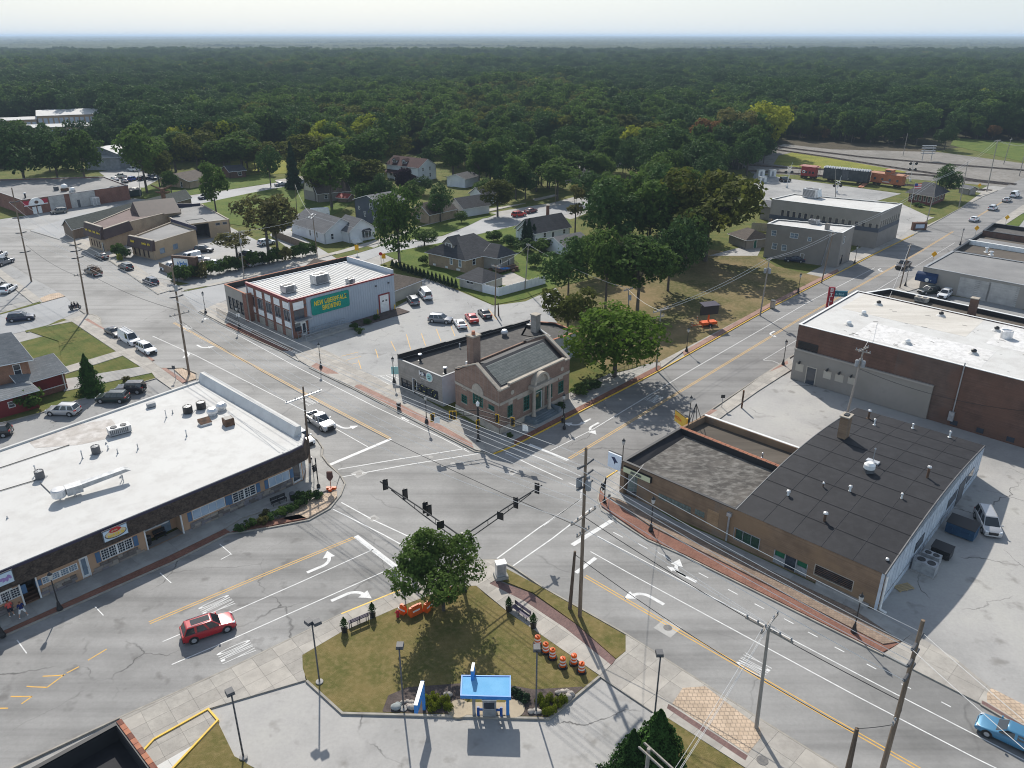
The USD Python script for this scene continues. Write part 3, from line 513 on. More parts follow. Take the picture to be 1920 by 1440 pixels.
def tree_kind(key,mat,seed,R,H,z0,nb=22,nl=4200,ls=.62,hole=.2,r0=.28,lean=.0,**kw):
 k=kind_of('tree');m,C=crown_mesh(seed,R,z0,H,nb,nl,ls,hole=hole,**kw);k.part('crown',m,mat,local=True);k.part('trunk',limbs(seed,z0+(H-z0)*.22,C,r0,lean=lean),m_bark,local=True);TK[key]=(k,H,R)
tree_kind('oak',L_dark,1,5.5,13,3.2);tree_kind('oak2',L_dark,2,6.0,12,2.6,nb=26);tree_kind('maple',L_mid,3,5.0,12,2.8);tree_kind('maple2',L_mid,4,4.6,14,3.4,nb=26,hole=.35)
tree_kind('olive',L_olive,5,5.4,13,3.0);tree_kind('olive2',L_olive,6,4.4,15,3.5,hole=.4);tree_kind('yellow',L_yellow,7,5.2,13,3.0,nb=24);tree_kind('bright',L_bright,8,5.6,11,2.4,nb=30,nl=7500,ls=.5,hole=.12)
tree_kind('rust',L_rust,9,4.5,11,3.0);tree_kind('brown',L_brown,10,4.5,14,4.2,nb=16,nl=2600,hole=.6);tree_kind('plum',L_plum,11,3.6,9,2.0);tree_kind('thin',L_brown,12,3.2,15,5.0,nb=12,nl=1500,hole=.7)
tree_kind('corner',L_mid,13,4.8,9.5,1.2,nb=18,nl=16000,ls=.27,hole=.5,r0=.2,br=(.2,.38));tree_kind('round',L_mid,14,4.5,9,2.2,nb=26,nl=6500,ls=.42,hole=.05,br=(.34,.5));tree_kind('shrub',L_mid,15,1.0,1.5,.05,nb=12,nl=1200,ls=.2,r0=.05)
tree_kind('shrub_dark',L_dark,16,1.0,1.7,.05,nb=12,nl=1200,ls=.2,r0=.05);tree_kind('bush_gold',L_gold,17,1.0,1.2,.02,nb=14,nl=2200,ls=.13,r0=.05);tree_kind('bush_blue',L_spruce,18,1.0,.8,.02,nb=14,nl=1500,ls=.16,r0=.05);tree_kind('shrub_brown',L_brown,19,1.0,1.3,.05,nb=10,nl=900,ls=.2,r0=.05)
for key,mat,seed,R,H,nl,ls,r0 in(('spruce',L_spruce,21,2.6,14,3500,.6,.25),('cone',L_ever,22,2.2,6.2,6000,.26,.15),('pine_near',L_ever,23,3.4,8.5,15000,.26,.2),('arbor',L_spruce,24,.55,2.2,700,.2,.06),('columnar',L_spruce,25,.9,5.5,1500,.3,.08),('potted',L_ever,26,.34,1.0,700,.09,.03)):
 k=kind_of('tree');k.part('crown',conifer_mesh(seed,R,H,nl,ls,z0=.25,power=.6 if key=='columnar' else.85),mat,local=True);k.part('trunk',cyl((0,0,-.1),(0,0,H*.8),r0,.03,7),m_bark,local=True);TK[key]=(k,H,R)
_tn=0
def tree(key,u,v,h,label,w=None,name='tree',category='tree',group=None,z=0.0):
 """Tree of the given kind standing at ground pixel (u, v), h metres high, w metres across."""
 global _tn;_tn+=1
 k,H,R=TK[key];s=h/H;sx=s if w is None else w/(2*R);p=G(u,v)
 place(k,name,label,category,(*p,z),(_tn*2.39996)%6.283,(sx,sx,s),group);return p
 #  the woods
clear_px=[[(-400,420),(-100,320),(60,305),(175,283),(250,283),(300,300),(420,305),(560,285),(700,290),(830,290),(1000,285),(1100,300),(1230,320),(1390,318),(1440,285),(1470,262),(1720,274),(1785,262),(1900,262),(2120,288),(2300,1500),(-600,1500)],[(-200,300),(-200,238),(200,232),(225,252),(180,285)],[(1725,275),(1735,245),(1780,243),(1790,270)]]
clear=unary_union([gp(*p)for p in clear_px])
big_sheds=[((120,175),(265,158),40,9.0),((255,160),(330,146),30,8.0),((425,152),(500,146),34,8.5),((500,150),(575,148),34,8.5),((912,124),(985,122),80,12.0),((1100,116),(1150,114),90,12.0)]
for a,b,dep,hh in big_sheds:
 p,q=G(*a),G(*b);d=unit((p+q)/2);clear=clear.union(Polygon([p-d*10,q-d*10,q+d*(dep+12),p+d*(dep+12)])).union(Polygon([p*.97,q*.97,q,p]).buffer(6))
from shapely import prepare,contains_xy
prepare(clear)
forest_kinds=[]
for i,(mat,R,H)in enumerate(((L_dark,5.2,15),(L_dark,6.0,17),(L_mid,5.0,14),(L_mid,5.8,16),(L_olive,5.2,15),(L_mid,6.2,18),(L_olive,4.8,14),(L_yellow,4.6,13),(L_rust,4.2,11))):
 k=kind_of('wood_tree');m,C=crown_mesh(40+i,R,2.5,H,17,1500,1.05,hole=.1,br=(.3,.5));k.part('crown',m,mat,local=True);k.part('trunk',cyl((0,0,-.3),(0,0,H*.6),.3,.12,6),m_bark,local=True);forest_kinds.append((k,H))
def scatter(rmin,rmax,step,half=.80):
 n=int(rmax*half*2/step);xs=(np.arange(n)-n/2)*step;ys=np.arange(rmin,rmax,step);X,Y=np.meshgrid(xs,ys);X,Y=X.ravel(),Y.ravel()
 X=X+rng.uniform(-.45,.45,len(X))*step;Y=Y+rng.uniform(-.45,.45,len(Y))*step;ok=(np.abs(X)<Y*half)&~contains_xy(clear,X,Y);return np.c_[X[ok],Y[ok]]
FAR=2300
P=np.vstack([scatter(235,620,7.2),scatter(620,1100,8.2),scatter(1100,FAR,10.0)])
tone=meshkit.fbm(np.c_[P/120,np.zeros(len(P))],3,5)+rng.normal(0,.07,len(P));odd=rng.random(len(P))
kd=np.select([tone<.42,tone<.50,tone<.56,tone<.61],[rng.integers(0,2,len(P)),rng.integers(0,4,len(P)),rng.integers(2,4,len(P)),rng.integers(2,6,len(P))],rng.integers(4,7,len(P)))
kd[odd>.985]=8;kd[(odd>.96)&(odd<.97)]=7;kd[(P[:,0]>60)&(kd>3)&(odd<.8)]=rng.integers(0,4,((P[:,0]>60)&(kd>3)&(odd<.8)).sum())
hs=rng.uniform(.62,1.3,len(P))*(.85+.35*meshkit.noise(np.c_[P/60,np.zeros(len(P))],9));hs[np.hypot(*P.T)>1100]*=1.12
near=np.argsort(np.hypot(*P.T))[:150]
WOOD=['dark green','dark green','green','green','olive green','green','olive green','yellowing','rust coloured']
for i in near:
 k,H=forest_kinds[kd[i]];c=WOOD[kd[i]]
 place(k,'woodland_tree',f'{c} broadleaf tree at the near edge of the woods behind the town','tree',(*P[i],-.05),rng.uniform(0,6.283),(hs[i]*rng.uniform(.85,1.2),)*2+(hs[i],),f'{c} trees along the edge of the woods')
rest=np.setdiff1d(np.arange(len(P)),near)
inst=UsdGeom.PointInstancer.Define(stage,'/World/woods');tag(inst.GetPrim(),'dense broadleaf woods stretching away behind the town','woods',kind='stuff')
for k,H in forest_kinds:
 pp=numbered('/World/woods','woodland_tree');UsdGeom.Xform.Define(stage,pp).GetPrim().GetReferences().AddInternalReference(k.path);inst.CreatePrototypesRel().AddTarget(pp)
n=len(rest);pos=np.c_[P[rest],np.full(n,-.05)];sc=np.c_[hs[rest]*rng.uniform(.85,1.25,n),hs[rest]*rng.uniform(.85,1.25,n),hs[rest]];a=rng.uniform(0,3.1416,n)
inst.CreateProtoIndicesAttr(Vt.IntArray.FromNumpy(kd[rest].astype(np.int32)));inst.CreatePositionsAttr(Vt.Vec3fArray.FromNumpy(pos.astype(np.float32)));inst.CreateScalesAttr(Vt.Vec3fArray.FromNumpy(sc.astype(np.float32)))
inst.CreateOrientationsAttr(Vt.QuathArray([Gf.Quath(float(math.cos(x)),0.0,0.0,float(math.sin(x)))for x in a]))
# beyond: the treetops as one rolling bumpy mass
def canopy():
 r=np.geomspace(FAR-60,32000,330);t=np.linspace(-.86,.86,1100);Rr,Tt=np.meshgrid(r,t,indexing='ij');X,Y=Rr*np.sin(Tt),Rr*np.cos(Tt)
 q=np.c_[X.ravel(),Y.ravel(),np.zeros(X.size)];R0=Rr.ravel();wob=meshkit.fbm(q/14,3,3)*14+meshkit.fbm(q/260,3,4)*12;fld=meshkit.fbm(q/np.array([900,500,1]),4,8);z=np.where(fld<.40,.2,2.5+wob*.72)*np.clip(.8+R0/9000,1,3.2)
 v=np.c_[X.ravel(),Y.ravel(),z];n,m=len(r),len(t);i,j=np.meshgrid(np.arange(n-1),np.arange(m-1),indexing='ij');a=(i*m+j).ravel();return tm(v,np.vstack([np.c_[a,a+1,a+m+1],np.c_[a,a+m+1,a+m]]))
m_far=M('far_treetops',(.03,.048,.02),.95,(.055,.072,.03),.004,(.09,.095,.045),.02,.6,spec=.05)
solo('far_woods',canopy(),m_far,'far woods reaching to the hazy horizon','woods',kind='stuff')
#  building kit
def glassmat(name,c,rough=.08):
 return M(name,c,rough,tuple(x*1.8 for x in c),.6,spec=.8)
g_dark=glassmat('window_glass',(.018,.022,.028));g_blue=glassmat('window_glass_bright',(.13,.17,.21),.15);g_green=glassmat('window_glass_green',(.012,.03,.02))
m_white=M('white_paint',(.78,.78,.76),.5,(.66,.66,.64),1.5);m_teal=M('teal_paint',(.02,.11,.09),.5,(.03,.14,.11),2.0);m_black=M('black_paint',(.012,.012,.013),.45,spec=.5)
m_steel=M('galvanised_steel',(.42,.43,.44),.45,(.30,.31,.32),2.0,metal=.6);m_alu=M('bright_sheet_metal',(.66,.66,.66),.35,(.5,.5,.5),1.2,metal=.5);m_rust=M('rusty_steel',(.16,.085,.05),.9,(.07,.045,.03),2.0)
m_grey=M('grey_paint',(.30,.31,.32),.6,(.22,.23,.24),1.0);m_dkgrey=M('dark_grey_paint',(.07,.072,.078),.6,(.10,.10,.105),1.2);m_brown=M('brown_paint',(.085,.045,.03),.7,(.12,.07,.05),1.5);m_blue=M('blue_paint',(.03,.19,.52),.45,(.05,.24,.58),1.0)
m_wood=M('weathered_wood',(.17,.125,.09),.9,(.24,.18,.13),.9,(.06,.045,.035),5,.6,stretch=(8,8,.6,0));m_woodd=M('creosoted_wood',(.085,.06,.045),.9,(.15,.11,.08),.7,(.05,.04,.03),5,.5,stretch=(8,8,.5,0));m_woodg=M('silvered_wood',(.26,.235,.205),.9,(.34,.31,.28),.9,(.12,.1,.08),5,.5,stretch=(8,8,.6,0))
m_lime=M('limestone',(.43,.38,.31),.85,(.34,.30,.25),1.0,(.2,.18,.15),5,.4);m_terra=M('terracotta',(.42,.17,.09),.8,(.33,.13,.08),2.0)
b_bank=brickmat('brick_bank',(.20,.122,.088),(.265,.17,.125),(.25,.2,.17));b_brown=brickmat('brick_brown',(.19,.12,.075),(.25,.165,.10),(.18,.145,.115),patch=(.26,.17,.098));b_red=brickmat('brick_red',(.175,.065,.045),(.235,.095,.065),(.2,.15,.12));b_old=brickmat('brick_old',(.105,.055,.04),(.15,.08,.056),(.12,.095,.08),patch=(.145,.078,.055));b_tan=brickmat('brick_tan',(.33,.235,.15),(.39,.29,.19),(.32,.27,.21));b_maroon=brickmat('brick_maroon',(.13,.035,.028),(.18,.05,.04),(.15,.1,.09));b_block=brickmat('grey_block',(.28,.255,.225),(.33,.30,.265),(.2,.19,.17),bw=.4,bh=.2,ms=.012);b_blockw=brickmat('pale_block',(.42,.40,.375),(.47,.45,.42),(.34,.33,.31),bw=.4,bh=.2,ms=.012);b_sand=brickmat('split_block',(.30,.275,.235),(.34,.31,.27),(.25,.23,.2),bw=.4,bh=.2,ms=.01)
r_white=M('roof_white',(.55,.545,.525),.75,(.50,.49,.47),.12,(.34,.32,.30),.55,.35,lo=.42,hi=.7);r_dark=M('roof_rubber',(.016,.016,.019),.7,(.024,.024,.027),.08,(.045,.045,.05),1.0,.35,spec=.2);r_tar=M('roof_tar',(.055,.05,.045),.9,(.105,.095,.085),.45,(.24,.23,.21),1.3,.7,stretch=(.8,1.3,1,-B_ANG));r_felt=M('roof_felt',(.06,.056,.053),.9,(.085,.08,.074),.12,(.16,.15,.14),1.2,.4);r_brown=M('roof_brown',(.075,.062,.048),.9,(.11,.092,.074),.15,(.06,.05,.04),1.5,.5,stretch=(.3,3,1,-A_ANG));r_grey=M('roof_grey',(.19,.188,.185),.85,(.25,.245,.24),.1,(.13,.13,.13),.8,.4)
def shingles(name,c,c2):
 n={'g':('geometry',{}),'b':('brick_texture',{'scale':1.0,'brick_width':.9,'row_height':.1,'mortar_size':.006,'color1':c,'color2':c2,'mortar':tuple(x*.5 for x in c)}),'sx':('separate_xyz',{}),'k':('combine_xyz',{}),'a1':('math',{'math_type':'add'}),'nz':('noise_texture',{'scale':.5,'detail':5.0}),'rp':('rgb_ramp',{'ramp':[(0,(.75,)*3),(1,(1.25,)*3)]}),'mu':('mix_color',{'blend_type':'multiply','fac':1.0,'use_clamp':False}),'p':('principled_bsdf',{'roughness':.9,'specular_ior_level':.2})}
 l=[('g.position','sx.vector'),('sx.x','a1.value1'),('sx.y','a1.value2'),('a1.value','k.x'),('sx.z','k.y'),('k.vector','b.vector'),('g.position','nz.vector'),('nz.fac','rp.fac'),('b.color','mu.a'),('rp.color','mu.b'),('mu.result','p.base_color')]
 return usdkit.material(stage,'/World/Looks/'+name,n,l,surface='p.BSDF')
s_char=shingles('shingles_charcoal',(.055,.056,.06),(.075,.076,.082));s_grey=shingles('shingles_grey',(.12,.122,.128),(.155,.157,.165));s_brown=shingles('shingles_brown',(.085,.07,.06),(.115,.095,.08));s_mansard=M('shakes_mansard',(.040,.030,.025),.95,(.075,.056,.044),1.6,(.13,.105,.085),4.5,.55,bump=.05,bsc=6,spec=.1,stretch=(1,1,1.6,0));s_maroon=shingles('shingles_maroon',(.06,.028,.028),(.08,.04,.038));s_slate=shingles('slate_green',(.15,.165,.155),(.20,.21,.20));s_green=shingles('shingles_green',(.05,.06,.055),(.07,.08,.075));s_blue=shingles('shingles_bluegrey',(.15,.165,.175),(.20,.21,.22))
def siding(name,c,c2):return M(name,c,.6,c2,.4,stretch=(1,1,1,0))
w_white=siding('siding_white',(.66,.68,.70),(.58,.60,.63));w_slate=siding('siding_slate',(.055,.065,.085),(.07,.08,.10));w_taupe=M('stucco_taupe',(.215,.195,.175),.9,(.25,.23,.205),.3);w_taupe2=M('stucco_grey',(.25,.228,.198),.9,(.28,.255,.225),.25,(.2,.185,.165),2,.3);w_putty=M('stucco_putty',(.30,.275,.24),.9,(.33,.30,.265),.3);w_cream=M('stucco_cream',(.47,.43,.36),.9,(.41,.37,.31),.3);w_tan=M('stucco_tan',(.42,.31,.20),.9,(.36,.265,.17),.3);w_peach=M('stucco_peach',(.45,.29,.185),.85,(.40,.26,.165),.5);w_metal=M('cladding_bluegrey',(.36,.40,.45),.45,(.33,.37,.42),.3,spec=.4);w_barn=siding('siding_maroon',(.17,.02,.022),(.13,.018,.02));w_conc=M('concrete_wall',(.33,.32,.30),.9,(.28,.27,.25),.4,(.2,.19,.18),2,.4);w_mblue=M('cladding_white',(.50,.55,.60),.5,(.42,.47,.53),.25,(.25,.27,.3),.8,.5)
class Fac:
 """One outer wall of a building, from A to B as seen from outside, left to right."""
 def __init__(s,T,A,B,z1,mat,z0=-.1,th=.3,name='wall'):
  s.T,s.A,s.B,s.z0,s.z1,s.mat,s.th,s.name=T,np.array(A,float),np.array(B,float),z0,z1,mat,th,name
  s.L=np.linalg.norm(s.B-s.A);s.d=(s.B-s.A)/s.L;s.n=np.array([s.d[1],-s.d[0]]);s.holes=[];s.top=None
 def st(s,u,v):
  r=ray(u,v);t=(s.A@s.n)/(r[:2]@s.n);p=r*t;return float((p[:2]-s.A)@s.d),float(CAM_H+p[2])
 def pt(s,a,z,d=0.0):q=s.A+s.d*a+s.n*d;return(q[0],q[1],z)
 def box(s,a0,a1,z0,z1,d0,d1):
  q=lambda z:[s.pt(a0,z,d1),s.pt(a1,z,d1),s.pt(a1,z,d0),s.pt(a0,z,d0)]
  return hexa(q(z0),q(z1))
 def poly(s,pg,d0,d1):
  m=trimesh.creation.extrude_polygon(pg,d1-d0,engine='earcut');v=m.vertices.copy();q=s.A+np.outer(v[:,0],s.d)+np.outer(v[:,2]+d0,s.n)
  m.vertices=np.c_[q,v[:,1]];m.faces=m.faces[:,::-1]if False else m.faces
  if m.volume<0:m.invert()
  return m
 def rect(s,px):(a0,z1),(a1,z0)=s.st(*px[:2]),s.st(*px[2:]);return min(a0,a1),max(a0,a1),max(min(z0,z1),.05),max(z0,z1)
 def add(s,name,a0,a1,z0,z1,d0,d1,mat,**k):return s.T.part(name,s.box(a0,a1,z0,z1,d0,d1),mat,**k)
 def window(s,a0,a1,z0,z1,nx=1,ny=1,fm=None,gm=None,fw=.07,bar=.04,name='window',deep=.14,sill=None,whole=False):
  fm,gm=fm or m_white,gm or g_dark;a0,a1=max(a0,.1),min(a1,s.L-.1)
  if a1-a0<.2 or z1-z0<.2:return None
  s.holes.append(sbox(a0,z0,a1,z1));fr=[s.box(a0,a0+fw,z0,z1,-deep,.03),s.box(a1-fw,a1,z0,z1,-deep,.03),s.box(a0+fw,a1-fw,z1-fw,z1,-deep,.03),s.box(a0+fw,a1-fw,z0,z0+fw,-deep,.03)]
  xs,zs=np.linspace(a0+fw,a1-fw,nx+1),np.linspace(z0+fw,z1-fw,ny+1)
  fr+=[s.box(x-bar/2,x+bar/2,z0+fw,z1-fw,-deep+.02,.01)for x in xs[1:-1]]+[s.box(a0+fw,a1-fw,z-bar/2,z+bar/2,-deep+.025,.005)for z in zs[1:-1]]
  w=s.T.part(name,cat(fr),fm)
  if whole:s.T.part('pane',s.box(a0+fw*.5,a1-fw*.5,z0+fw*.5,z1-fw*.5,-deep-.02,-deep+.04),gm,under=w)
  else:
   for i in range(nx):
    for j in range(ny):s.T.part('pane',s.box(xs[i]+bar*.3,xs[i+1]-bar*.3,zs[j]+bar*.3,zs[j+1]-bar*.3,-deep,-deep+.04),gm,under=w)
  s.T.part('back',s.box(a0-.02,a1+.02,z0-.02,z1+.02,-s.th-.05,-s.th-.01),m_black,under=w)
  if sill:s.T.part('sill',s.box(a0-.12,a1+.12,z0-.14,z0-.002,-.02,.1),sill,under=w)
  return w
 def win(s,px,*a,**k):return s.window(*s.rect(px),*a,**k)
 def door(s,a0,a1,z1,mat,z0=.02,glass=None,deep=.12,frame=None,handle=True):
  s.holes.append(sbox(a0,z0,a1,z1));d=s.T.part('door',s.box(a0+.06,a1-.06,z0,z1-.06,-deep-.05,-deep),mat)
  f=[s.box(a0,a0+.06,z0,z1,-deep,.03),s.box(a1-.06,a1,z0,z1,-deep,.03),s.box(a0+.06,a1-.06,z1-.06,z1,-deep,.03)];s.T.part('frame',cat(f),frame or m_white,under=d)
  if glass:s.T.part('pane',s.box(a0+.2,a1-.2,z0+.3,z1-.25,-deep,-deep+.02),glass,under=d)
  if handle:s.T.part('handle',s.box(a1-.2,a1-.14,z0+1.0,z0+1.15,-deep,-deep+.07),m_steel,under=d)
  return d
 def build(s):
  pg=s.top if s.top is not None else sbox(0,s.z0,s.L,s.z1)
  for h in s.holes:pg=pg.difference(h)
  for g in geoms(pg):s.T.part(s.name,s.poly(g,-s.th,0.0),s.mat)
def ccw(pts):
 pts=[np.array(p,float)for p in pts];return pts if Polygon(pts).exterior.is_ccw else pts[::-1]
def flat(name,label,category,pts,h,mats,roof,par=.5,cop=None,copw=.32,th=.3,group=None,copz=.05):
 """A flat-roofed building on footprint pts (counter-clockwise); walls of mats (one or one per side)."""
 pts=ccw(pts);c=np.mean(pts,0);T=thing(name,label,category,(*c,0),group=group);n=len(pts);mats=mats if isinstance(mats,(list,tuple))else[mats]*n
 T.fac=[Fac(T,pts[i],pts[(i+1)%n],h,mats[i%len(mats)],th=th)for i in range(n)];pg=Polygon(pts);T.h,T.zr,T.pg=h,h-par,pg
 T.part('roof',prism(pg.buffer(-th*.7,join_style=2),h-par-.25,h-par),roof)
 if par>=.4:T.part('flashing',prism(pg.buffer(-th-.004,join_style=2).difference(pg.buffer(-th-.05,join_style=2)),h-par,h-.04),m_black)
 if cop:T.part('coping',prism(pg.buffer(.05,join_style=2).difference(pg.buffer(-copw,join_style=2)),h-.03,h+copz),cop)
 return T
def done(T):
 for f in T.fac:f.build()
def prect(a,b,depth,inset=0.0):
 """Footprint from two ground pixels (front left, front right) and a depth in metres."""
 A,B=G(*a),G(*b);d=unit(B-A);n=np.array([-d[1],d[0]]);return[A,B,B+n*depth,A+n*depth]
def slab_quad(q,t):q=np.array(q,float);return hexa(q-[0,0,t],q)
def slab_tri(q,t):
 q=np.array(q,float);v=np.vstack([q-[0,0,t],q]);return tm(v,[[0,2,1],[3,4,5],[0,1,4],[0,4,3],[1,2,5],[1,5,4],[2,0,3],[2,3,5]])
def gable_roof(T,pts,ze,zr,mat,along=0,hip=(0,0),over=.4,t=.16,walls=None,trim=None,name='roof'):
 """Pitched roof over a four-cornered footprint; ridge parallel to side `along` (0 or 1); hip: how far the ridge ends stand in."""
 p=[np.array(x,float)for x in pts];p=p[along:]+p[:along];u=unit(p[1]-p[0]);w=unit(p[3]-p[0]);W=np.linalg.norm(p[3]-p[0]);k=(zr-ze)/(W/2)
 o=over;zo=ze-o*k
 e=[p[0]-w*o-u*o,p[1]-w*o+u*o,p[2]+w*o+u*o,p[3]+w*o-u*o];r0,r1=(p[0]+p[3])/2-u*(o-hip[0]*(1 if hip[0]else 0)),(p[1]+p[2])/2+u*(o-hip[1])
 q=lambda a,z:(a[0],a[1],z);ms=[slab_quad([q(e[0],zo),q(e[1],zo),q(r1,zr),q(r0,zr)],t),slab_quad([q(e[2],zo),q(e[3],zo),q(r0,zr),q(r1,zr)],t)]
 if hip[0]:ms.append(slab_tri([q(e[3],zo),q(e[0],zo),q(r0,zr)],t))
 if hip[1]:ms.append(slab_tri([q(e[1],zo),q(e[2],zo),q(r1,zr)],t))
 R=T.part(name,cat(ms),mat)
 if walls:
  for a,b,hp in((p[3],p[0],hip[0]),(p[1],p[2],hip[1])):
   if not hp:
    m=(a+b)/2;i=unit(p[1]-p[0])*(.25 if a is p[3]else-.25)
    T.part('gable',hull([(*x,z)for x,z in((a,ze-.02),(b,ze-.02),(m,zr-t-.02),(a+i,ze-.02),(b+i,ze-.02),(m+i,zr-t-.02))]),walls)
 if trim:
  ft=[cyl(q(e[i],zo-.1),q(e[j],zo-.1),.07,n=5)for i,j in((0,1),(2,3))];
  if not hip[0]:ft+=[cyl(q(e[0],zo-.08),q(r0,zr-.08),.07,n=5),cyl(q(e[3],zo-.08),q(r0,zr-.08),.07,n=5)]
  if not hip[1]:ft+=[cyl(q(e[1],zo-.08),q(r1,zr-.08),.07,n=5),cyl(q(e[2],zo-.08),q(r1,zr-.08),.07,n=5)]
  if hip[0]:ft.append(cyl(q(e[3],zo-.1),q(e[0],zo-.1),.07,n=5))
  if hip[1]:ft.append(cyl(q(e[1],zo-.1),q(e[2],zo-.1),.07,n=5))
  T.part('trim',cat(ft),trim,under=R)
 return R
def house(name,label,pts,ze,zr,wall,roof,along=0,hip=(0,0),over=.4,group=None,category='house',trim=None):
 pts=ccw(pts);T=thing(name,label,category,(*np.mean(pts,0),0),group=group);T.pts=pts
 T.fac=[Fac(T,pts[i],pts[(i+1)%4],ze,wall,th=.25)for i in range(4)];gable_roof(T,pts,ze,zr,roof,along,hip,over,walls=wall,trim=trim or m_white);return T
def rooftop(name,label,category,px,z,mesh_mats,rz=0.0,group=None):
 """A thing standing on a roof at pixel px; parts given as (name, mesh around the origin, material)."""
 p=G(*px,z);T=thing(name,label,category,(*p,z),rz,group)
 for nm,m,mt in mesh_mats:T.part(nm,m,mt,local=True)
 return T
def flue(px,z,label,h=.9,r=.12,mat=None,group=None,cap=True,name='vent_pipe'):
 parts=[('pipe',lathe([(r*2.2,0),(r*2.2,.05),(r*1.1,.1),(r,.12),(r,h)],8),mat or m_steel)]
 if cap:parts.append(('cap',lathe([(r*1.1,h-.03),(r*1.9,h+.03),(r*1.5,h+.18),(.01,h+.24)],8),m_alu))
 return rooftop(name,label,'vent',px,z,parts,group=group)
def ac_round(px,z,label,r=.42,h=.85,mat=None):return rooftop('condenser',label,'air conditioner',px,z,[('casing',lathe([(r,.05),(r,h),(r*.95,h+.02),(r*.8,h+.02),(r*.78,h-.12)],14),mat or m_dkgrey),('fan_guard',cat([lathe([(r*.76,h-.08),(r*.76,h-.05),(.02,h-.03)],12)]+[turn(bx(-r*.8,r*.8,-.02,.02,h,h+.025),a)for a in(0,1.05,2.1)]),m_steel),('base',bx(-r*1.1,r*1.1,-r*1.1,r*1.1,0,.06),m_grey)])
def hvac(px,z,label,l=2.2,w=1.3,h=1.1,rz=0.0,mat=None,hood=True):
 mt=mat or m_steel;ps=[('casing',bx(-l/2,l/2,-w/2,w/2,.15,h),mt),('base',cat([bx(-l/2+.1,l/2-.1,-w/2+.1,w/2-.1,0,.15)]),m_dkgrey),('fan_guard',cat([lathe([(w*.3,h),(w*.32,h+.08),(w*.24,h+.08),(.03,h+.06)],12,(-l*.22,0,0)),lathe([(w*.3,h),(w*.32,h+.08),(w*.24,h+.08),(.03,h+.06)],12,(l*.22,0,0))]),m_dkgrey),('coil_panel',cat([bx(-l/2+.1+i*.22,-l/2+.22+i*.22,-w/2-.02,-w/2,.3,h-.15)for i in range(int((l-.3)/.22))]),m_dkgrey)]
 if hood:ps.append(('intake_hood',hull([(l/2,-w*.4,.45),(l/2,w*.4,.45),(l/2,-w*.4,h-.05),(l/2,w*.4,h-.05),(l/2+.55,-w*.4,.45),(l/2+.55,w*.4,.45)]),mt))
 return rooftop('rooftop_unit',label,'air handler',px,z,ps,rz)
def lettering(fac,text,a0,a1,z,mat,d=.06,bold=True,under=None,T=None,hh=None,name='lettering'):
 """Raised letters on a wall between a0 and a1, their feet at height z."""
 m=meshkit.text_mesh(text,1.0,.03,bold=bold);w=m.vertices[:,0].max()-m.vertices[:,0].min();k=(a1-a0)/w;v=m.vertices;x=a0+(v[:,0]-v[:,0].min())*k;zz=z+v[:,1]*(hh or k)
 q=fac.A+np.outer(x,fac.d)+np.outer(d+v[:,2],fac.n);m.vertices=np.c_[q,zz];return(T or fac.T).part(name,m,mat,under=under)
def scribble(fac,a0,a1,z0,z1,rows,mat,d=.06,under=None,seed=0,name='lettering',T=None,full=.8):
 """Rows of small raised strokes: writing too small to read in the photograph."""
 r=np.random.default_rng(seed);ms=[];rh=(z1-z0)/rows
 for k in range(rows):
  x=a0+r.uniform(0,.1)*(a1-a0);end=a1-r.uniform(0,.2)*(a1-a0);zb=z1-(k+.9)*rh
  while x<end:
   w=r.uniform(.35,.8)*rh*full;h=rh*full*r.uniform(.7,1)
   ms+=[fac.box(x,x+w*.3,zb,zb+h,d,d+.03),fac.box(x+w*.3,x+w*.8,zb+h*.35,zb+h*.62,d,d+.025)]
   if r.random()<.5:ms.append(fac.box(x+w*.8,x+w,zb,zb+h*.8,d,d+.03))
   x+=w*1.25+(w if r.random()<.15 else 0)
 return(T or fac.T).part(name,cat(ms),mat,under=under)
 #  the brick bank on the corner
P0,P1,P2=G(855,769),G(936.6,815),G(1066,748);P3=P0+(P2-P1);hb=zat(P1,734.4);hap=zat(P0*.5+P1*.5,684)
bank=thing('bank','brown brick bank with slate gable roof, limestone trim and teal windows on the corner','bank',(*np.mean([P0,P1,P2,P3],0),0))
fl,fr=Fac(bank,P0,P1,hb,b_bank),Fac(bank,P1,P2,hb,b_bank);fk,fb=Fac(bank,P2,P3,hb,b_bank),Fac(bank,P3,P0,hb,b_bank)
Lg=fl.L;fl.top=Polygon([(0,-.1),(Lg,-.1),(Lg,hb),(Lg-.6,hb),(Lg/2+.5,hap),(Lg/2-.5,hap),(.6,hb),(0,hb)]);fk.top=fl.top
for px in((865.4,738,876,758),(916,757,927,771)):fl.win(px,2,3,m_teal,g_green,sill=m_lime)
a0,a1,z0,z1=fl.rect((886.6,731,905.6,765.4));fl.window(a0,a1,z0,z1,3,5,m_teal,g_green,fw=.1);ac,ar=(a0+a1)/2,(a1-a0)/2
bank.part('arch_panel',fl.poly(Point(ac,z1).buffer(ar+.18,12).intersection(sbox(a0-1,z1+.01,a1+1,z1+4)),-.01,.07),m_lime)
for px in((867,727,875,733),(918,748,926,754)):bank.part('stone_panel',fl.box(*fl.rect(px),-.01,.05),m_lime)
for px in((951.6,762,961,778.7),(981.7,745,992,766),(1026,724,1035,744),(1047,717,1056,733.5)):fr.win(px,2,3 if px[0]in(951.6,1047)else 4,m_teal,g_green,sill=m_lime)
for px in((953,749,961,756),(1048,704,1055,709)):bank.part('stone_panel',fr.box(*fr.rect(px),-.01,.05),m_lime)
ad=fr.st(1008,770)[0];zd=fr.st(1008,735)[1]
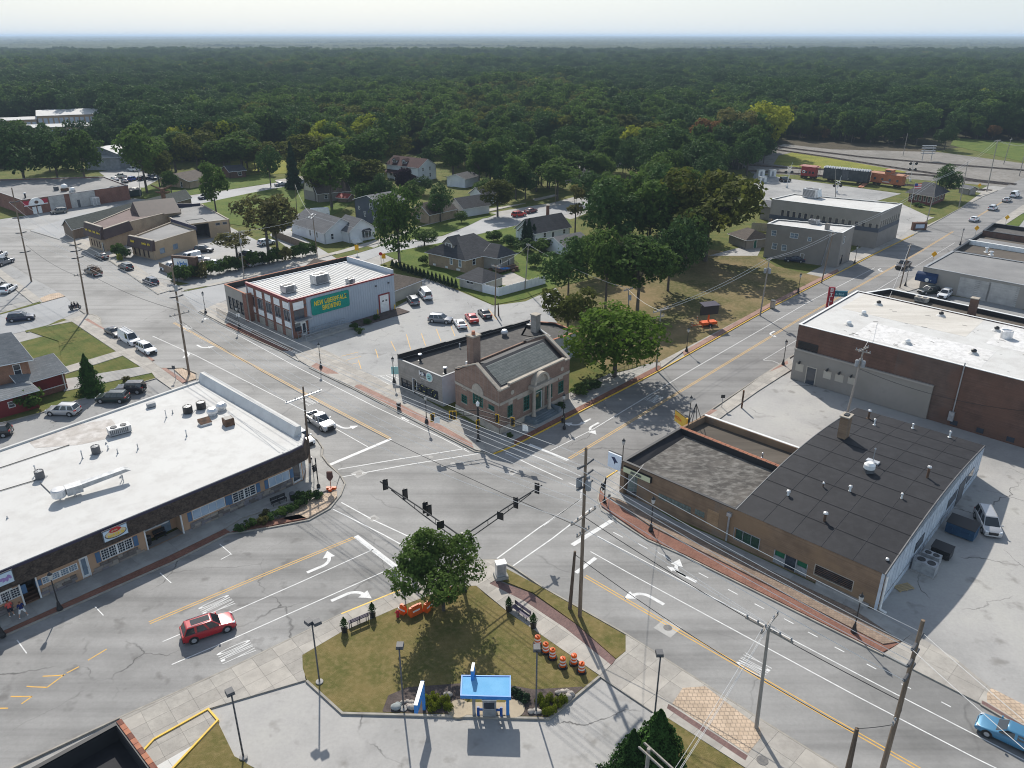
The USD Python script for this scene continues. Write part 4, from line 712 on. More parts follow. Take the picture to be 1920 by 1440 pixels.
fr.door(ad-.95,ad+.95,zd,m_teal,.75,g_green);bank.part('transom',fr.box(ad-.8,ad+.8,zd+.1,zd+.9,-.05,.05),m_teal)
for s in(-1,1):
 c=fr.pt(ad+s*1.75,.7,.75);bank.part('column',lathe([(.34,0),(.34,.2),(.27,.26),(.25,2.2),(.22,zd+.2),(.32,zd+.28),(.32,zd+.45)],14,c),m_lime,smooth=30);bank.part('pilaster',fr.box(ad+s*1.15-.14,ad+s*1.15+.14,.7,zd+1.1,0,.22),m_lime)
ze=zd+1.15;bank.part('entablature',fr.box(ad-2.2,ad+2.2,ze,ze+.55,-.02,1.1),m_lime)
arch=Point(ad,ze+.55).buffer(1.65,14).intersection(sbox(ad-3,ze+.56,ad+3,ze+4));bank.part('pediment',fr.poly(arch,-.02,.5),m_lime);bank.part('pediment_ring',fr.poly(arch.difference(Point(ad,ze+.55).buffer(1.3,14)),.5,.85),m_lime)
m_step=M('steps_bluegrey',(.12,.15,.17),.8,(.16,.19,.21),1.0)
for i in range(4):bank.part('step',fr.box(ad-2.2-i*.1,ad+2.2+i*.1,.0,.68-i*.17,.02+i*.36 if i else 0,1.1+i*.36),m_step)
for s in(-1,1):bank.part('cheek_wall',fr.box(ad+s*2.75-.3,ad+s*2.75+.3,0,.85,.0,2.0),m_step)
zs=fl.st(855,717)[1]
for f in(fl,fr):
 x=0 if f is fl else.06
 bank.part('string_course',f.box(x,f.L,zs-.2,zs+.2,-.02,.07),m_lime)
 f.T.part('plinth',f.box(x,f.L,-.1,1.0,-.02,.10),m_lime)
bank.part('frieze',fr.box(ad-4.6,ad+4.6,zs-.55,zs-.21,-.02,.06),m_lime)
for a in(ad-5.6,ad+5.6):bank.part('medallion',fr.poly(Point(a,zs+1.0).buffer(.33,10),-.01,.06),m_lime)
for a,b,z in((0,ad-6.2,hb),(ad-6.2,ad+6.2,hb+.35),(ad+6.2,fr.L,hb)):
 if z>hb:bank.part('parapet',fr.box(a,b,hb,z,-.3,0),b_bank)
 bank.part('coping',fr.box(a,b,z+.002,z+.22,-.42,.12),m_lime)
for f in(fl,fk):
 for a,b,za,zb in((0.0,Lg/2,hb+.05,hap+.05),(Lg,Lg/2,hb+.05,hap+.05)):
  bank.part('coping',hull([f.pt(x,z+dz,d)for x,z in((a,za),(b,zb))for dz in(0,.2)for d in(-.45,.1)]),m_lime)
u,w=unit(P2-P1),unit(P0-P1);Lr,kz=fr.L,(hap-hb)/(Lg/2-.6)
def roof_pt(a,b,up=0.0):q=P1+u*a+w*b;bb=min(b,Lg-b);return(q[0],q[1],hb-.25+(bb-.5)*kz*.93+up)
R=bank.part('roof',cat([slab_quad([roof_pt(.45,.45),roof_pt(Lr-.45,.45),roof_pt(Lr-.45,Lg/2),roof_pt(.45,Lg/2)],.3),slab_quad([roof_pt(Lr-.45,Lg-.45),roof_pt(.45,Lg-.45),roof_pt(.45,Lg/2),roof_pt(Lr-.45,Lg/2)],.3)]),m_black)
nc=24
for i in range(nc):
 b0,b1=1.1+(Lg/2-1.6)*i/nc,1.1+(Lg/2-1.6)*(i+1)/nc+.03;x0=1.5+rng.uniform(-.02,.02)
 bank.part('slate_course',hexa([roof_pt(x0,b0,.01),roof_pt(Lr-1.4,b0,.01),roof_pt(Lr-1.4,b1,.005),roof_pt(x0,b1,.005)],[roof_pt(x0,b0,.065),roof_pt(Lr-1.4,b0,.065),roof_pt(Lr-1.4,b1,.02),roof_pt(x0,b1,.02)]),(s_slate,shingles('slate_green_b',(.17,.18,.172),(.21,.22,.212))if i==0 else s_slate)[0],under=R)
for f in(fl,fr,fk,fb):f.build()
cz=zat(P0*.52+P1*.1+P3*.38,646);cpt=P0+unit(P3-P0)*3.0+unit(P1-P0)*1.2
bank.part('chimney',rbox((*cpt,hb-.5),(1.5,1.3,5.2),B_ANG),b_bank);bank.part('chimney_cap',rbox((*cpt,hb+4.7),(1.75,1.55,.22),B_ANG),m_lime);bank.part('chimney_pot',lathe([(.3,0),(.24,.5),(.28,.52)],10,(*cpt,hb+4.92)),m_terra)
#  the shop next to the bank
hs_=zat(G(752.4,725),672.4)
S0,S1,S2,S3=G(745.3,672.4,hs_),G(828.5,707,hs_),G(1032,630,hs_),G(991.5,601.6,hs_)
shop=flat('beer_shop','grey stone fronted shop with long flat dark roof beside the brick bank','shop',[S0,S1,S2,S3],hs_,[b_block,M('painted_wall_pale',(.45,.47,.51),.8,(.38,.40,.44),.3),w_conc,w_conc],r_felt,par=.45,cop=m_grey,copw=.25)
f=shop.fac[0];f.win((776,716,836,752)if False else(777,715,822,750),4,3,m_black,g_dark,fw=.08,sill=m_lime)
a,z=f.st(762,725);f.window(a-1.2,a+1.4,.3,z+1.2,2,2,m_black,g_dark);f.door(a+1.6,a+2.6,2.6,m_black,glass=g_dark)
m_lemon=M('decal_yellow',(.62,.58,.2),.6);m_ink=M('sign_ink',(.02,.03,.08),.5);m_mint=M('sign_mint',(.35,.62,.58),.5)
for k in range(26):shop.part('window_decal',f.poly(Point(f.st(779+k*1.65,730)[0],rng.uniform(1.0,2.6)).buffer(.09,4),-.07,-.05),m_lemon)
a0,z1=f.st(786,700);scribble(f,a0,a0+2.6,z1-.3,z1+.75,1,m_white,.04,seed=3);scribble(f,a0,a0+2.5,z1-.75,z1-.4,1,m_white,.04,seed=4);scribble(f,a0+.1,a0+2.5,z1-.2,z1+.7,1,m_ink,.02,seed=5)
a1=f.st(806,713)[0];shop.part('round_sign',f.poly(Point(a1,z1+.1).buffer(.75,14),.02,.12),m_white);shop.part('round_sign',f.poly(Point(a1,z1+.1).buffer(.6,14),.12,.14),m_mint);scribble(f,a1-.35,a1+.35,z1-.2,z1+.4,2,m_ink,.14,seed=6)
st=[0,.16,.33,.5,.68,.85,1.0];dv=S3-S0
for i in range(6):
 p,q=S0+dv*st[i],S0+dv*st[i+1];hh=.75-.1*i;shop.part('side_parapet',hull([(*(x+o),hs_+z)for x in(p,q)for o in(np.zeros(2),unit(S1-S0)*.28)for z in(-.3,hh)]),m_black)
 shop.part('parapet_cap',hull([(*(x+o),hs_+z)for x in(p,q)for o in(-unit(S1-S0)*.06,unit(S1-S0)*.36)for z in(hh,hh+.07)]),m_dkgrey)
done(shop)
W_=[G(977,629,hs_-.5),G(1032,639,hs_-.5),G(1085,622,hs_-.5),G(1041,605,hs_-.5),G(992,601.6,hs_-.5)]
wing=flat('rear_wing','low rear wing with orange tile copings behind the grey shop','building',[W_[1],W_[2],W_[3],W_[4],W_[0]],hs_-.5,[w_mblue,b_block,b_block,b_block,b_block],r_felt,par=.4,cop=m_terra,copw=.3)
done(wing)
wc=G(1004,622,hs_-.5);wing.part('chimney',rbox((*wc,hs_-1),(1.2,1.2,3.6),B_ANG),b_block);wing.part('chimney_cap',rbox((*wc,hs_+2.6),(1.4,1.4,.15),B_ANG),m_lime)
flue((788,676),hs_-.45,'dark bent vent on the left of the shop roof',1.0,.2,m_black);flue((835,700),hs_-.45,'dark vent near the front of the shop roof',.9,.2,m_black);flue((862,652),hs_-.45,'small pale vent mid shop roof',.6,.08);rooftop('exhaust_fan','bright mushroom exhaust fan on the shop roof','roof fan',(946,630),hs_-.45,[('base',bx(-.4,.4,-.4,.4,0,.45),m_dkgrey),('hood',lathe([(.35,.45),(.62,.55),(.62,.85),(.4,1.15),(.02,1.2)],14),m_alu)])
ac_round((993,618),hs_-.9,'black condenser beside the chimney on the rear wing',.6,1.0,m_black)
for i,(u_,v_)in enumerate(((879,692),(890,686.5))):
 T=rooftop('minisplit_unit',('left' if i==0 else 'right')+' white fan unit standing beside the bank gable','air conditioner',(u_,v_),hs_-.4,[('casing',bx(-.5,.5,-.2,.2,.1,1.35),m_white),('fan_guard',cat([turn(lathe([(.33,0),(.3,.04),(.05,.05)],14),0)]),m_dkgrey),('feet',cat([bx(-.4,-.3,-.2,.2,0,.1),bx(.3,.4,-.2,.2,0,.1)]),m_steel)],B_ANG)
 #  the brewery
hv=zat(G(552,635),565)
V=[G(459.8,531.4,hv),G(542,565,hv),G(738,514.5,hv),G(652,489,hv)]
brew=flat('brewery','brewery hall with ribbed white roof, brick front and blue-grey metal side wall','brewery',V,hv,[b_red,w_metal,w_metal,w_metal],r_white,par=.12)
f=brew.fac[0];n=5;pitch_=f.L/n
for i in range(n):
 a0,a1=i*pitch_+.75,(i+1)*pitch_-.35
 brew.part('white_panel',f.box(a0,a1,hv-1.75,hv-.45,-.02,.05),m_white);f.window(a0,a1,hv-4.1,hv-2.0,2,1,m_steel,g_dark);brew.part('white_panel',f.box(a0,a1,hv-5.3,hv-4.2,-.02,.05),m_white);f.window(a0,a1,1.75,hv-5.5,3,1,m_steel,g_dark);brew.part('block_panel',f.box(a0,a1,0,1.6,-.02,.04),b_sand)
m_dkred=M('trim_dark_red',(.20,.025,.03),.5)
for i in range(n):brew.part('roof_trim',f.box(i*pitch_,(i+1)*pitch_,hv-.1,hv+.22+.1,-.35,.08),m_dkred)
g=brew.fac[1];brew.part('brick_return',g.box(0,3.4,-.05,hv-.15,0,.06),b_red);brew.part('roof_trim',g.box(0,g.L,hv-.12,hv+.16,-.3,.09),m_dkred)
brew.part('white_panel',g.box(.6,2.8,hv-1.9,hv-.5,.06,.1),m_white);brew.part('white_panel',g.box(.6,2.8,hv-5.2,hv-4.2,.06,.1),m_white)
for j in range(2):brew.part('upper_window',g.box(.65+j*1.08,1.68+j*1.08,hv-4.0,hv-2.05,.06,.09),g_dark)
brew.part('door_canopy',g.box(.5,3.7,3.25,3.45,.05,1.3),m_steel);d_=brew.part('door',g.box(1.9,2.9,.1,2.6,.06,.12),m_white);brew.part('pane',g.box(2.08,2.72,.4,2.4,.12,.14),g_dark,under=d_);brew.part('shop_window',g.box(.5,1.7,1.2,2.7,.06,.1),g_dark)
for i in range(int((g.L-3.6)/.55)):brew.part('cladding_rib',g.box(3.6+i*.55,3.66+i*.55,.1,hv-.15,0,.035),w_metal)
a0,a1,z0,z1=g.rect((711.5,561,730,583));z0=.05
d_=brew.part('roller_door',g.box(a0,a1,.05,3.6,.02,.08),m_white);brew.part('door_frame',cat([g.box(a0-.25,a0-.002,.05,3.85,0,.14),g.box(a1+.002,a1+.25,.05,3.85,0,.14),g.box(a0-.002,a1+.002,3.602,3.85,0,.14)]),m_dkred,under=d_)
for s in(.25,.62):brew.part('door_window',g.box(a0+(a1-a0)*s,a0+(a1-a0)*(s+.2),2.2,2.5,.08,.1),g_dark,under=d_)
for s in(-.6,.6):
 for zz in(0,):brew.part('bollard',cyl(g.pt((a0+a1)/2+s*3.6,0,.5),g.pt((a0+a1)/2+s*3.6,1.1,.5),.12,n=10),m_yellow_kerb)
sa0,sb=g.st(587,582)[0],g.st(651,555)[0];sz=g.st(620,567)[1]
sg=brew.part('sign_board',g.poly(sbox(sa0,sz-1.25,sb,sz+1.3).buffer(.45,2).buffer(-.1),.04,.14),M('sign_green',(.0,.20,.155),.5,(.0,.23,.18),1.0));m_sgold=M('sign_gold',(.72,.52,.03),.5)
lettering(g,'NEW OBERPFALZ',sa0+.3,sb-.3,sz+.18,m_sgold,.15,under=sg,hh=.86);lettering(g,'BREWING',sa0+2.0,sb-1.7,sz-.98,m_sgold,.15,under=sg,hh=.86)
for s in(.12,.31,.5,.8,.93):brew.part('wall_light',g.box(g.L*s,g.L*s+.3,hv-1.5,hv-1.25,.02,.3),m_dkgrey)
done(brew)
d0,d1=unit(V[1]-V[0]),unit(V[2]-V[1])
for i in range(34):
 p=V[1]+d1*(i+.5)*(np.linalg.norm(V[2]-V[1])/34);q=V[0]+d1*(i+.5)*(np.linalg.norm(V[2]-V[1])/34);brew.part('roof_rib',hull([(*(x+o),hv-.12+z)for x in(p-d0*.5,q+d0*.5)for o,z in((-d1*.07,0),(d1*.07,0),(np.zeros(2),.09))]),r_white)
q0,q1=V[2],V[3];brew.part('rear_parapet',hull([(*(x+o),z)for x in(q0,q1)for o in(np.zeros(2),-d1*.2)for z in(hv-.3,hv+1.0)]),w_metal)
hl=hv*.80;LW=[G(420,533,hl),G(460.7,551.7,hl)];LW+=[LW[1]+d1*30,LW[0]+d1*30]
lw=flat('brewery_wing','low brewery wing with brick parapet and patio windows left of the hall','brewery',LW,hl,[w_putty,b_red,b_red,b_red],r_grey,par=1.1,cop=m_terra,copw=.25)
f=lw.fac[0]
for s in(.12,.3,.48,.66):f.window(f.L*s,f.L*s+f.L*.14,1.0,3.6,1,3,m_black,g_dark)
lw.part('brick_pier',f.box(f.L*.84,f.L-.02,0,hl-.1,0,.1),b_red);lw.part('patio_fence',cat([f.box(.3+i*.4,.34+i*.4,.1,1.4,2.4,2.44)for i in range(int(f.L/.4))]+[f.box(.3,f.L,1.38,1.43,2.39,2.45)]),m_black);done(lw)
hvac((541,548),hv-.1,'small air handler with open hood near the brewery front',2.2,1.8,1.5,B_ANG);hvac((600,531),hv-.1,'large grey air handler mid brewery roof',3.0,2.0,1.9,B_ANG);hvac((657,531),hv-.1,'small dark vented unit at the right edge of the brewery roof',1.4,1.3,1.0,B_ANG,hood=False)
rooftop('roof_hatch','orange roof hatch beside the small air handler','hatch',(539,563-19),hv-.1,[('curb',bx(-.9,.9,-.35,.35,0,.25),m_terra),('lid',bx(-.95,.95,-.4,.4,.25,.32),M('orange_sheet',(.5,.18,.07),.6))],B_ANG)
# ramp with railings and planting bed along the metal wall
ramp=thing('ramp','concrete ramp with pipe railings beside the brewery door','ramp',g.pt(6,0,1.5));ramp.part('deck',hull([g.pt(a,z,d)for a,z in((.4,.02),(3.6,.35),(11.5,.35))for d in(.6,3.4)]+[g.pt(a,0.0,d)for a in(.4,11.5)for d in(.6,3.4)]),m_conc2)
for d in(.7,2.0,3.3):
 for z in(.75,1.25):ramp.part('rail',tube([g.pt(.6,z,d),g.pt(3.6,z+.1,d),g.pt(11,z+.1,d)],.04),m_grey)
 for a in np.arange(.6,11.1,1.75):ramp.part('post',cyl(g.pt(a,.1,d),g.pt(a,1.35,d),.04,n=6),m_grey)
bed=thing('planting_bed','mulched bed of low shrubs along the brewery metal wall','planting bed',g.pt(20,0,2));bed.part('mulch',hull([g.pt(a,z,d)for a in(12.5,24.5)for d in(.3,3.8)for z in(.0,.14)]),m_mulch)
#  annex with a brown hipped roof behind the brewery
pa,pb=G(740,567),G(792,546);ann_d=unit(pb-pa);nrm_=np.array([-ann_d[1],ann_d[0]])
ann=house('annex','cream annex with long brown shingle hipped roof behind the brewery',[pa,pb,pb+nrm_*27,pa+nrm_*27],zat(pa,543),zat((pa+pb)/2+nrm_*4,513),w_cream,s_brown,along=1,hip=(4.5,.0),category='building');done(ann)
#  the long white-roofed row of shops, left
base=G(346.7,1000);FL,F1,F2,F3=G(-230,1260),G(549,910),G(569,899),G(574,880)
_n=unit(F1-FL);_n=np.array([_n[1],-_n[0]]);ht,hm=zat(base+_n*.35,932),zat(base+_n*.85,962)+.1
K1,K0=G(382,711,ht),G(-260,933,ht)
row_=thing('shop_row','row of shops with a long white roof, dark shake mansard, peach walls and stone base','shop row',(*base,0))
W0,W1,W2=Fac(row_,FL,F1,hm,w_peach),Fac(row_,F1,F2,hm,w_peach),Fac(row_,F2,F3,hm,w_peach)
row_.fac=[W0,W1,W2,Fac(row_,F3,K1,ht,w_white),Fac(row_,K1,K0,ht-.2,w_conc),Fac(row_,K0,FL,ht,w_conc)]
off=W0 .n*.35;rp=Polygon([FL+off,F1+off,F2+(W1 .n+W2 .n)*.2,F3+W2 .n*.3,K1,K0]).buffer(0);row_.part('roof',prism(rp,ht-.4,ht-.1),r_white)
row_.part('roof_edge',prism(rp.difference(rp.buffer(-.35,join_style=2)),ht-.1,ht+.12),r_white)
m_navy=M('edge_navy',(.035,.03,.055),.6);ring=rp.buffer(.09,join_style=2).difference(rp.buffer(.012,join_style=2));row_.part('gutter',prism(ring,ht-.22,ht+.06),m_navy)
fronts=[FL,F1,F2,F3];tops=[FL+off*1.1,F1+off*1.1,F2+(W1 .n+W2 .n)*.24,F3+W2 .n*.35];bots=[FL+W0 .n*.85,F1+W0 .n*.85+W0 .d*.1,F2+(W1 .n+W2 .n)*.5,F3+W2 .n*.85]
for i in range(3):
 nn=max(1,int(np.linalg.norm(fronts[i+1]-fronts[i])/3.0))
 row_.part('mansard',cat([hexa([(*(bots[i]+(bots[i+1]-bots[i])*a/nn),hm-.1),(*(bots[i]+(bots[i+1]-bots[i])*(a+1)/nn),hm-.1),(*(fronts[i]+(fronts[i+1]-fronts[i])*(a+1)/nn),hm-.1),(*(fronts[i]+(fronts[i+1]-fronts[i])*a/nn),hm-.1)],[(*(tops[i]+(tops[i+1]-tops[i])*a/nn),ht-.12),(*(tops[i]+(tops[i+1]-tops[i])*(a+1)/nn),ht-.12),(*(fronts[i]+(fronts[i+1]-fronts[i])*(a+1)/nn),ht-.12),(*(fronts[i]+(fronts[i+1]-fronts[i])*a/nn),ht-.12)])for a in range(nn)]),s_mansard)
dA=unit(K1-F3);nA=np.array([dA[1],-dA[0]])
row_.part('side_parapet',cat([hull([(*(p+o),z)for p in(F3+dA*.5,K1)for o,z in((nA*.3,ht-.3),(-nA*1.0,ht-.3),(nA*.3,ht+1.15),(-nA*.35,ht+1.15))])]),r_white)
m_shut=M('shutter_blue',(.07,.14,.25),.6,(.09,.17,.28),1.0);g_shade=M('window_blind',(.33,.42,.52),.25,(.45,.53,.62),.5,spec=.7)
wins=[((502.5,897.5,544,900),3,1,g_shade,1),((434.5,926,481,925),3,4,g_dark,1),((359,958,423,949),4,1,g_shade,1),((187,1032.5,251,1026),12,4,g_dark,1),((77,1084,147,1067),12,3,g_blue,0),((-40,1131,40.5,1116),14,4,g_dark,1)]
for px,nx,ny,gm,shut in wins:
 a0,a1,z0,z1=W0 .rect(px);z0,z1=max(z0,1.05),min(z1,hm-.3);W0 .window(a0,a1,z0,z1,nx,ny,m_white,gm,fw=.07,bar=.03,deep=.1,whole=ny>1)
 if ny>1:row_.part('mullion',cat([W0 .box(a0+(a1-a0)*k-w_,a0+(a1-a0)*k+w_,z0,z1,-.08,.04)for k,w_ in((.25,.03),(.5,.09),(.75,.03))]),m_white)
 for s in((a0-.55,a0-.08),(a1+.08,a1+.55))if shut else((a0-.6,a0-.08),):row_.part('shutter',W0 .box(*s,z0+.05,z1-.05,0,.05),m_shut)
a0,_=W0 .st(148,1054);a1,_=W0 .st(172,1077);W0 .door(a0,a1,2.5,m_white,glass=g_blue)
a0,a1=W0 .st(42,1120)[0],W0 .st(74,1110)[0];W0 .holes.append(sbox(a0,.02,a1,hm-.05))
row_.part('recess',cat([W0 .box(a0,a1,.02,hm,-2.0,-1.9),W0 .box(a0-.1,a0,.02,hm,-2.0,-.3),W0 .box(a1,a1+.1,.02,hm,-2.0,-.3)]),m_dkgrey)
for k in range(4):row_.part('step',W0 .box(a0+.05,a1-.05,.02,.25+.2*k,-1.9,-.15-.4*k),m_brown)
row_.part('door_leaf',W0 .box(a0+.4,a1-.4,.85,2.9,-1.9,-1.84),m_black)
for a in(a0,a1):row_.part('porch_post',W0 .box(a-.07,a+.07,.02,hm-.1,.0,.14),m_white)
a0,a1=W0 .st(276,1028)[0],W0 .st(346,1000)[0];W0 .holes.append(sbox(a0,.02,a1,hm-.05));bk=1.9
row_.part('recess',cat([W0 .box(a0,a1,.02,hm,-bk-.1,-bk),W0 .box(a0-.1,a0,.02,hm,-bk,-.3),W0 .box(a1,a1+.1,.02,hm,-bk,-.3)]),w_peach)
row_.part('porch_window',W0 .box(a0+.7,a0+3.3,1.3,2.2,-bk,-bk+.05),g_blue);row_.part('porch_trim',cat([W0 .box(a0+.55,a0+3.45,2.2,2.35,-bk,-bk+.08),W0 .box(a0+.55,a0+3.45,1.15,1.3,-bk,-bk+.08),W0 .box(a0+1.95,a0+2.05,1.3,2.2,-bk,-bk+.08)]),m_white)
row_.part('porch_door',W0 .box(a1-1.6,a1-.6,.05,2.3,-bk,-bk+.06),g_blue)
for a in(a0,a1-.12):row_.part('porch_post',W0 .box(a,a+.12,.02,hm-.05,-.1,.1),m_white)
row_.part('porch_fascia',W0 .box(a0,a1,hm-.35,hm-.06,-.05,.1),m_white)
a0,a1=.15,W1 .L-.12;W1 .door(a0,a1,2.7,m_white,glass=g_dark)
W2 .window(.25,W2 .L-.15,.4,2.7,3,5,m_white,g_dark,whole=True)
# stone base: the stones one by one
sm=[M(f'stone_{k}',c,.9,tuple(x*.8 for x in c),2.0)for k,c in zip('abcde',((.26,.225,.20),(.20,.18,.175),(.32,.275,.23),(.22,.20,.21),(.16,.135,.12)))]
gaps=[h.bounds for h in W0 .holes];cnt=0;s_start=W0 .st(-20,1165)[0]
for rw,(zb,zt)in enumerate(((.02,.36),(.37,.68),(.69,1.02))):
 x=s_start+rng.uniform(0,.3)
 while x<W0 .L-.2:
  w=rng.uniform(.45,1.05);e=min(x+w,W0 .L)
  if not any(g[1]<.9 and x<g[2]and e>g[0]for g in gaps)and cnt<300:
   cnt+=1;row_.part('stone',hexa([W0 .pt(x,zb,.0),W0 .pt(x,zb,.11),W0 .pt(e-.025,zb,.11),W0 .pt(e-.025,zb,0)][::-1],[W0 .pt(x+.02,zt-.02,0),W0 .pt(x+.02,zt-.02,rng.uniform(.05,.13)),W0 .pt(e-.04,zt-.02,rng.uniform(.05,.13)),W0 .pt(e-.04,zt-.02,0)][::-1]),sm[rng.integers(5)])
  x=e
done(row_)
# signs leaning on the mansard
mF=Fac(row_,FL+W0 .n*.92,F1+W0 .n*.92,ht,w_peach);m_signw=M('sign_pale_blue',(.50,.60,.68),.5);m_sred=M('sign_red',(.45,.03,.03),.5);m_scream=M('sign_cream',(.62,.5,.3),.5);m_spur=M('sign_purple',(.30,.20,.42),.5);m_sgreen=M('sign_leaf',(.2,.32,.08),.5)
for px,kind_,lab in(((192.5,999.5,240.5,998.5),0,'pale sign board with a red and cream oval emblem on the shake mansard'),((-30,1091,27,1089),1,'pale sign board with purple flourish at the left of the shake mansard')):
 a0,a1,z0,z1=mF.rect(px);T=thing('sign_board',lab,'sign',mF.pt((a0+a1)/2,z0));T.part('board',mF.box(a0,a1,z0,z1,-.06,.02),m_signw);T.part('frame',mF.box(a0-.1,a1+.1,z0-.1,z1+.1,-.12,-.062),m_dkgrey);c,zc=(a0+a1)/2,(z0+z1)/2
 oval=lambda rx,rz,dx=0,dz=0:affinity.scale(Point(c+dx,zc+dz).buffer(1,14),rx,rz)
 if kind_==0:
  T.part('emblem',mF.poly(oval(1.1,.48),.02,.035),m_dkgrey);T.part('emblem',mF.poly(oval(1.02,.42,0,.06),.035,.05),m_scream);scribble(mF,c-.8,c+.85,zc-.3,zc+.2,1,m_sgold,.05,T=T,seed=11);T.part('emblem',mF.poly(oval(.6,.26,0,.42),.05,.065),m_sred);scribble(mF,c-.4,c+.4,zc+.28,zc+.55,1,m_scream,.065,T=T,seed=12)
 else:
  for k in range(9):T.part('flourish',mF.poly(affinity.rotate(affinity.scale(Point(c-.9+.22*k,zc+.1*math.sin(k*1.7)).buffer(.3,6),.9,.4),k*37),.02,.03+k*.002),m_spur)
T=thing('banner','small white banner with dark marks above the leftmost shop window','banner',W0 .pt(W0 .st(10,1105)[0],2));a0,a1=W0 .st(-10,1110)[0],W0 .st(21,1100)[0];T.part('cloth',W0 .box(a0,a1,hm-.75,hm-.25,.02,.05),m_white);scribble(W0,a0+.1,a1-.4,hm-.65,hm-.35,1,m_ink,.05,T=T,seed=13)
# roof clutter
zr=ht-.1
for px,lab in(((353,774),'dark round condenser left of its twin on the white roof'),((378,766),'dark round condenser nearest the roof parapet')):ac_round(px,zr,lab,.62,1.0,m_black)
for px,lab in(((181,850),'small dark condenser alone mid white roof'),((76,897),'small dark condenser by a stub pipe on the left of the white roof')):ac_round(px,zr,lab,.5,1.0,m_dkgrey)
hvac((225,812),zr,'grey box condenser with two fans beside the stained patch on the white roof',2.6,1.3,1.0,C_ANG,m_steel,False)
for px,lab in(((399,778),'bright mushroom fan lying by the condensers'),((416,768),'bright mushroom fan next to the roof parapet')):rooftop('exhaust_fan',lab,'roof fan',px,zr,[('curb',bx(-.45,.45,-.45,.45,0,.35),m_alu),('hood',lathe([(.4,.35),(.72,.42),(.7,.7),(.45,1.0),(.02,1.05)],14),m_alu)])
rooftop('rusty_vent','rusty square vent box on the white roof','vent',(429,796),zr,[('box',bx(-.6,.6,-.6,.6,0,.95),m_rust),('lid',bx(-.5,.5,-.5,.5,.952,1.0),m_black)],C_ANG);rooftop('vent_curb','low tilted vent hood on the white roof','vent',(385,795),zr,[('curb',bx(-.7,.7,-.55,.55,0,.3),m_alu),('lid',hull([(-.75,-.6,.3),(.75,-.6,.3),(.75,.6,.7),(-.75,.6,.7),(-.75,.6,.3),(.75,.6,.3)]),m_rust)],C_ANG)
T=thing('kitchen_exhaust','long galvanised kitchen duct with round fan on the white roof','duct',(*G(155,925,zr),zr),C_ANG);T.part('fan_drum',lathe([(.7,.5),(.75,.6),(.75,1.3),(.6,1.4),(.02,1.42)],16,(-2.2,0,0)),m_alu,local=True);T.part('plenum',bx(-1.5,.1,-.55,.55,.45,1.35),m_steel,local=True);T.part('duct',hull([(.12,-.4,.75),(.12,.4,.75),(.12,-.4,1.3),(.12,.4,1.3),(5.2,-.4,1.2),(5.2,.4,1.2),(4.6,-.4,1.55),(4.6,.4,1.55)]),m_steel,local=True)
for x in(-2.2,-.7,4.2):T.part('leg',cat([cyl((x,-.3,0),(x,-.3,.9),.05,n=6),cyl((x,.3,0),(x,.3,.9),.05,n=6)]),m_steel,local=True)
for k,(u_,v_,h_)in enumerate(((155,860,.9),(221,850,.7),(259,842,.8),(350,818,.7),(312,783,1.2),(324,775,.6),(68,888,.9),(14,972,.3),(226,895,.25),(203,842,.3),(199,832,.3))):flue((u_,v_),zr,('thin','stub','slim','short','tall','low','plain','tiny','squat','small','little')[k]+f' vent pipe on the white roof'+(' near its rear edge',' left of the centre',' at its centre',' right of the centre',' near the parapet',' by the tall pipe',' beside the left condenser',' at its far left',' near the mansard',' by the lone condenser',' behind the lone condenser')[k],h_,.06,m_steel,cap=k%3==0)
rooftop('roof_junction_box','small grey box at the rear edge of the white roof','box',(284,763),zr,[('box',bx(-.55,.55,-.3,.3,.1,.6),m_grey),('feet',bx(-.5,.5,-.25,.25,0,.1),m_black)],C_ANG)
patchp=Polygon([G(u_,v_,zr)for u_,v_ in((60,828),(130,800),(205,788),(215,800),(205,820),(150,832),(70,838))]);row_.part('worn_patch',prism(patchp.buffer(.8).buffer(-.5),zr-.05,zr+.012),M('roof_stained',(.42,.385,.35),.85,(.55,.52,.49),.5,(.28,.25,.22),1.2,.6))
for a,b in(((0,877),(130,834)),((0,920),(70,899)),((75,905),(105,934))):solo('roof_cable',cyl((*G(*a,zr+.08),zr+.08),(*G(*b,zr+.08),zr+.08),.05,n=5),m_black,'dark cable lying on the white roof','cable','cables on the white roof')
#  brown brick building right of the crossing
A0,A1=G(1165,929),G(1646.7,1147);h6=zat(A1,1079)
q=lambda u_,v_:G(u_,v_,h6)
t1=[q(1167.5,864),q(1380,956),q(1475,880),q(1276,801)]
tap=flat('corner_tavern','brown brick corner building with gravel roof, black vaulted roof and changeable letter sign','building',t1,h6,[b_brown]*4,r_tar,par=.75,cop=m_black,copw=.3)
mid=Polygon([q(1276,801),q(1475,880),q(1513,845),q(1322,778)]);tap.part('roof',prism(mid.buffer(-.2),h6-1.2,h6-.9),r_brown)
f0=tap.fac[0];xs_,_=f0 .st(1192,943);f0 .holes.append(sbox(.55,.02,xs_,3.1))
v1=[q(1380,956),q(1660,1078),q(1847,836),q(1606.7,765)]
vf=Fac(tap,v1[0],v1[1],h6,b_brown);vs=Fac(tap,v1[1],v1[2],h6,w_mblue);vb=Fac(tap,v1[2],v1[3],h6,b_brown);vl=Fac(tap,v1[3],v1[0],h6,b_brown);tap.fac+=[vf,vs,vb,vl]
n1,n2=18,6;gv=[]
for i in range(n1+1):
 for j in range(n2+1):
  s_,t_=i/n1,j/n2;p=(v1[0]*(1-t_)+v1[1]*t_)*(1-s_)+(v1[3]*(1-t_)+v1[2]*t_)*s_;gv.append((*p,h6+.03+1.3*math.sin(math.pi*s_)))
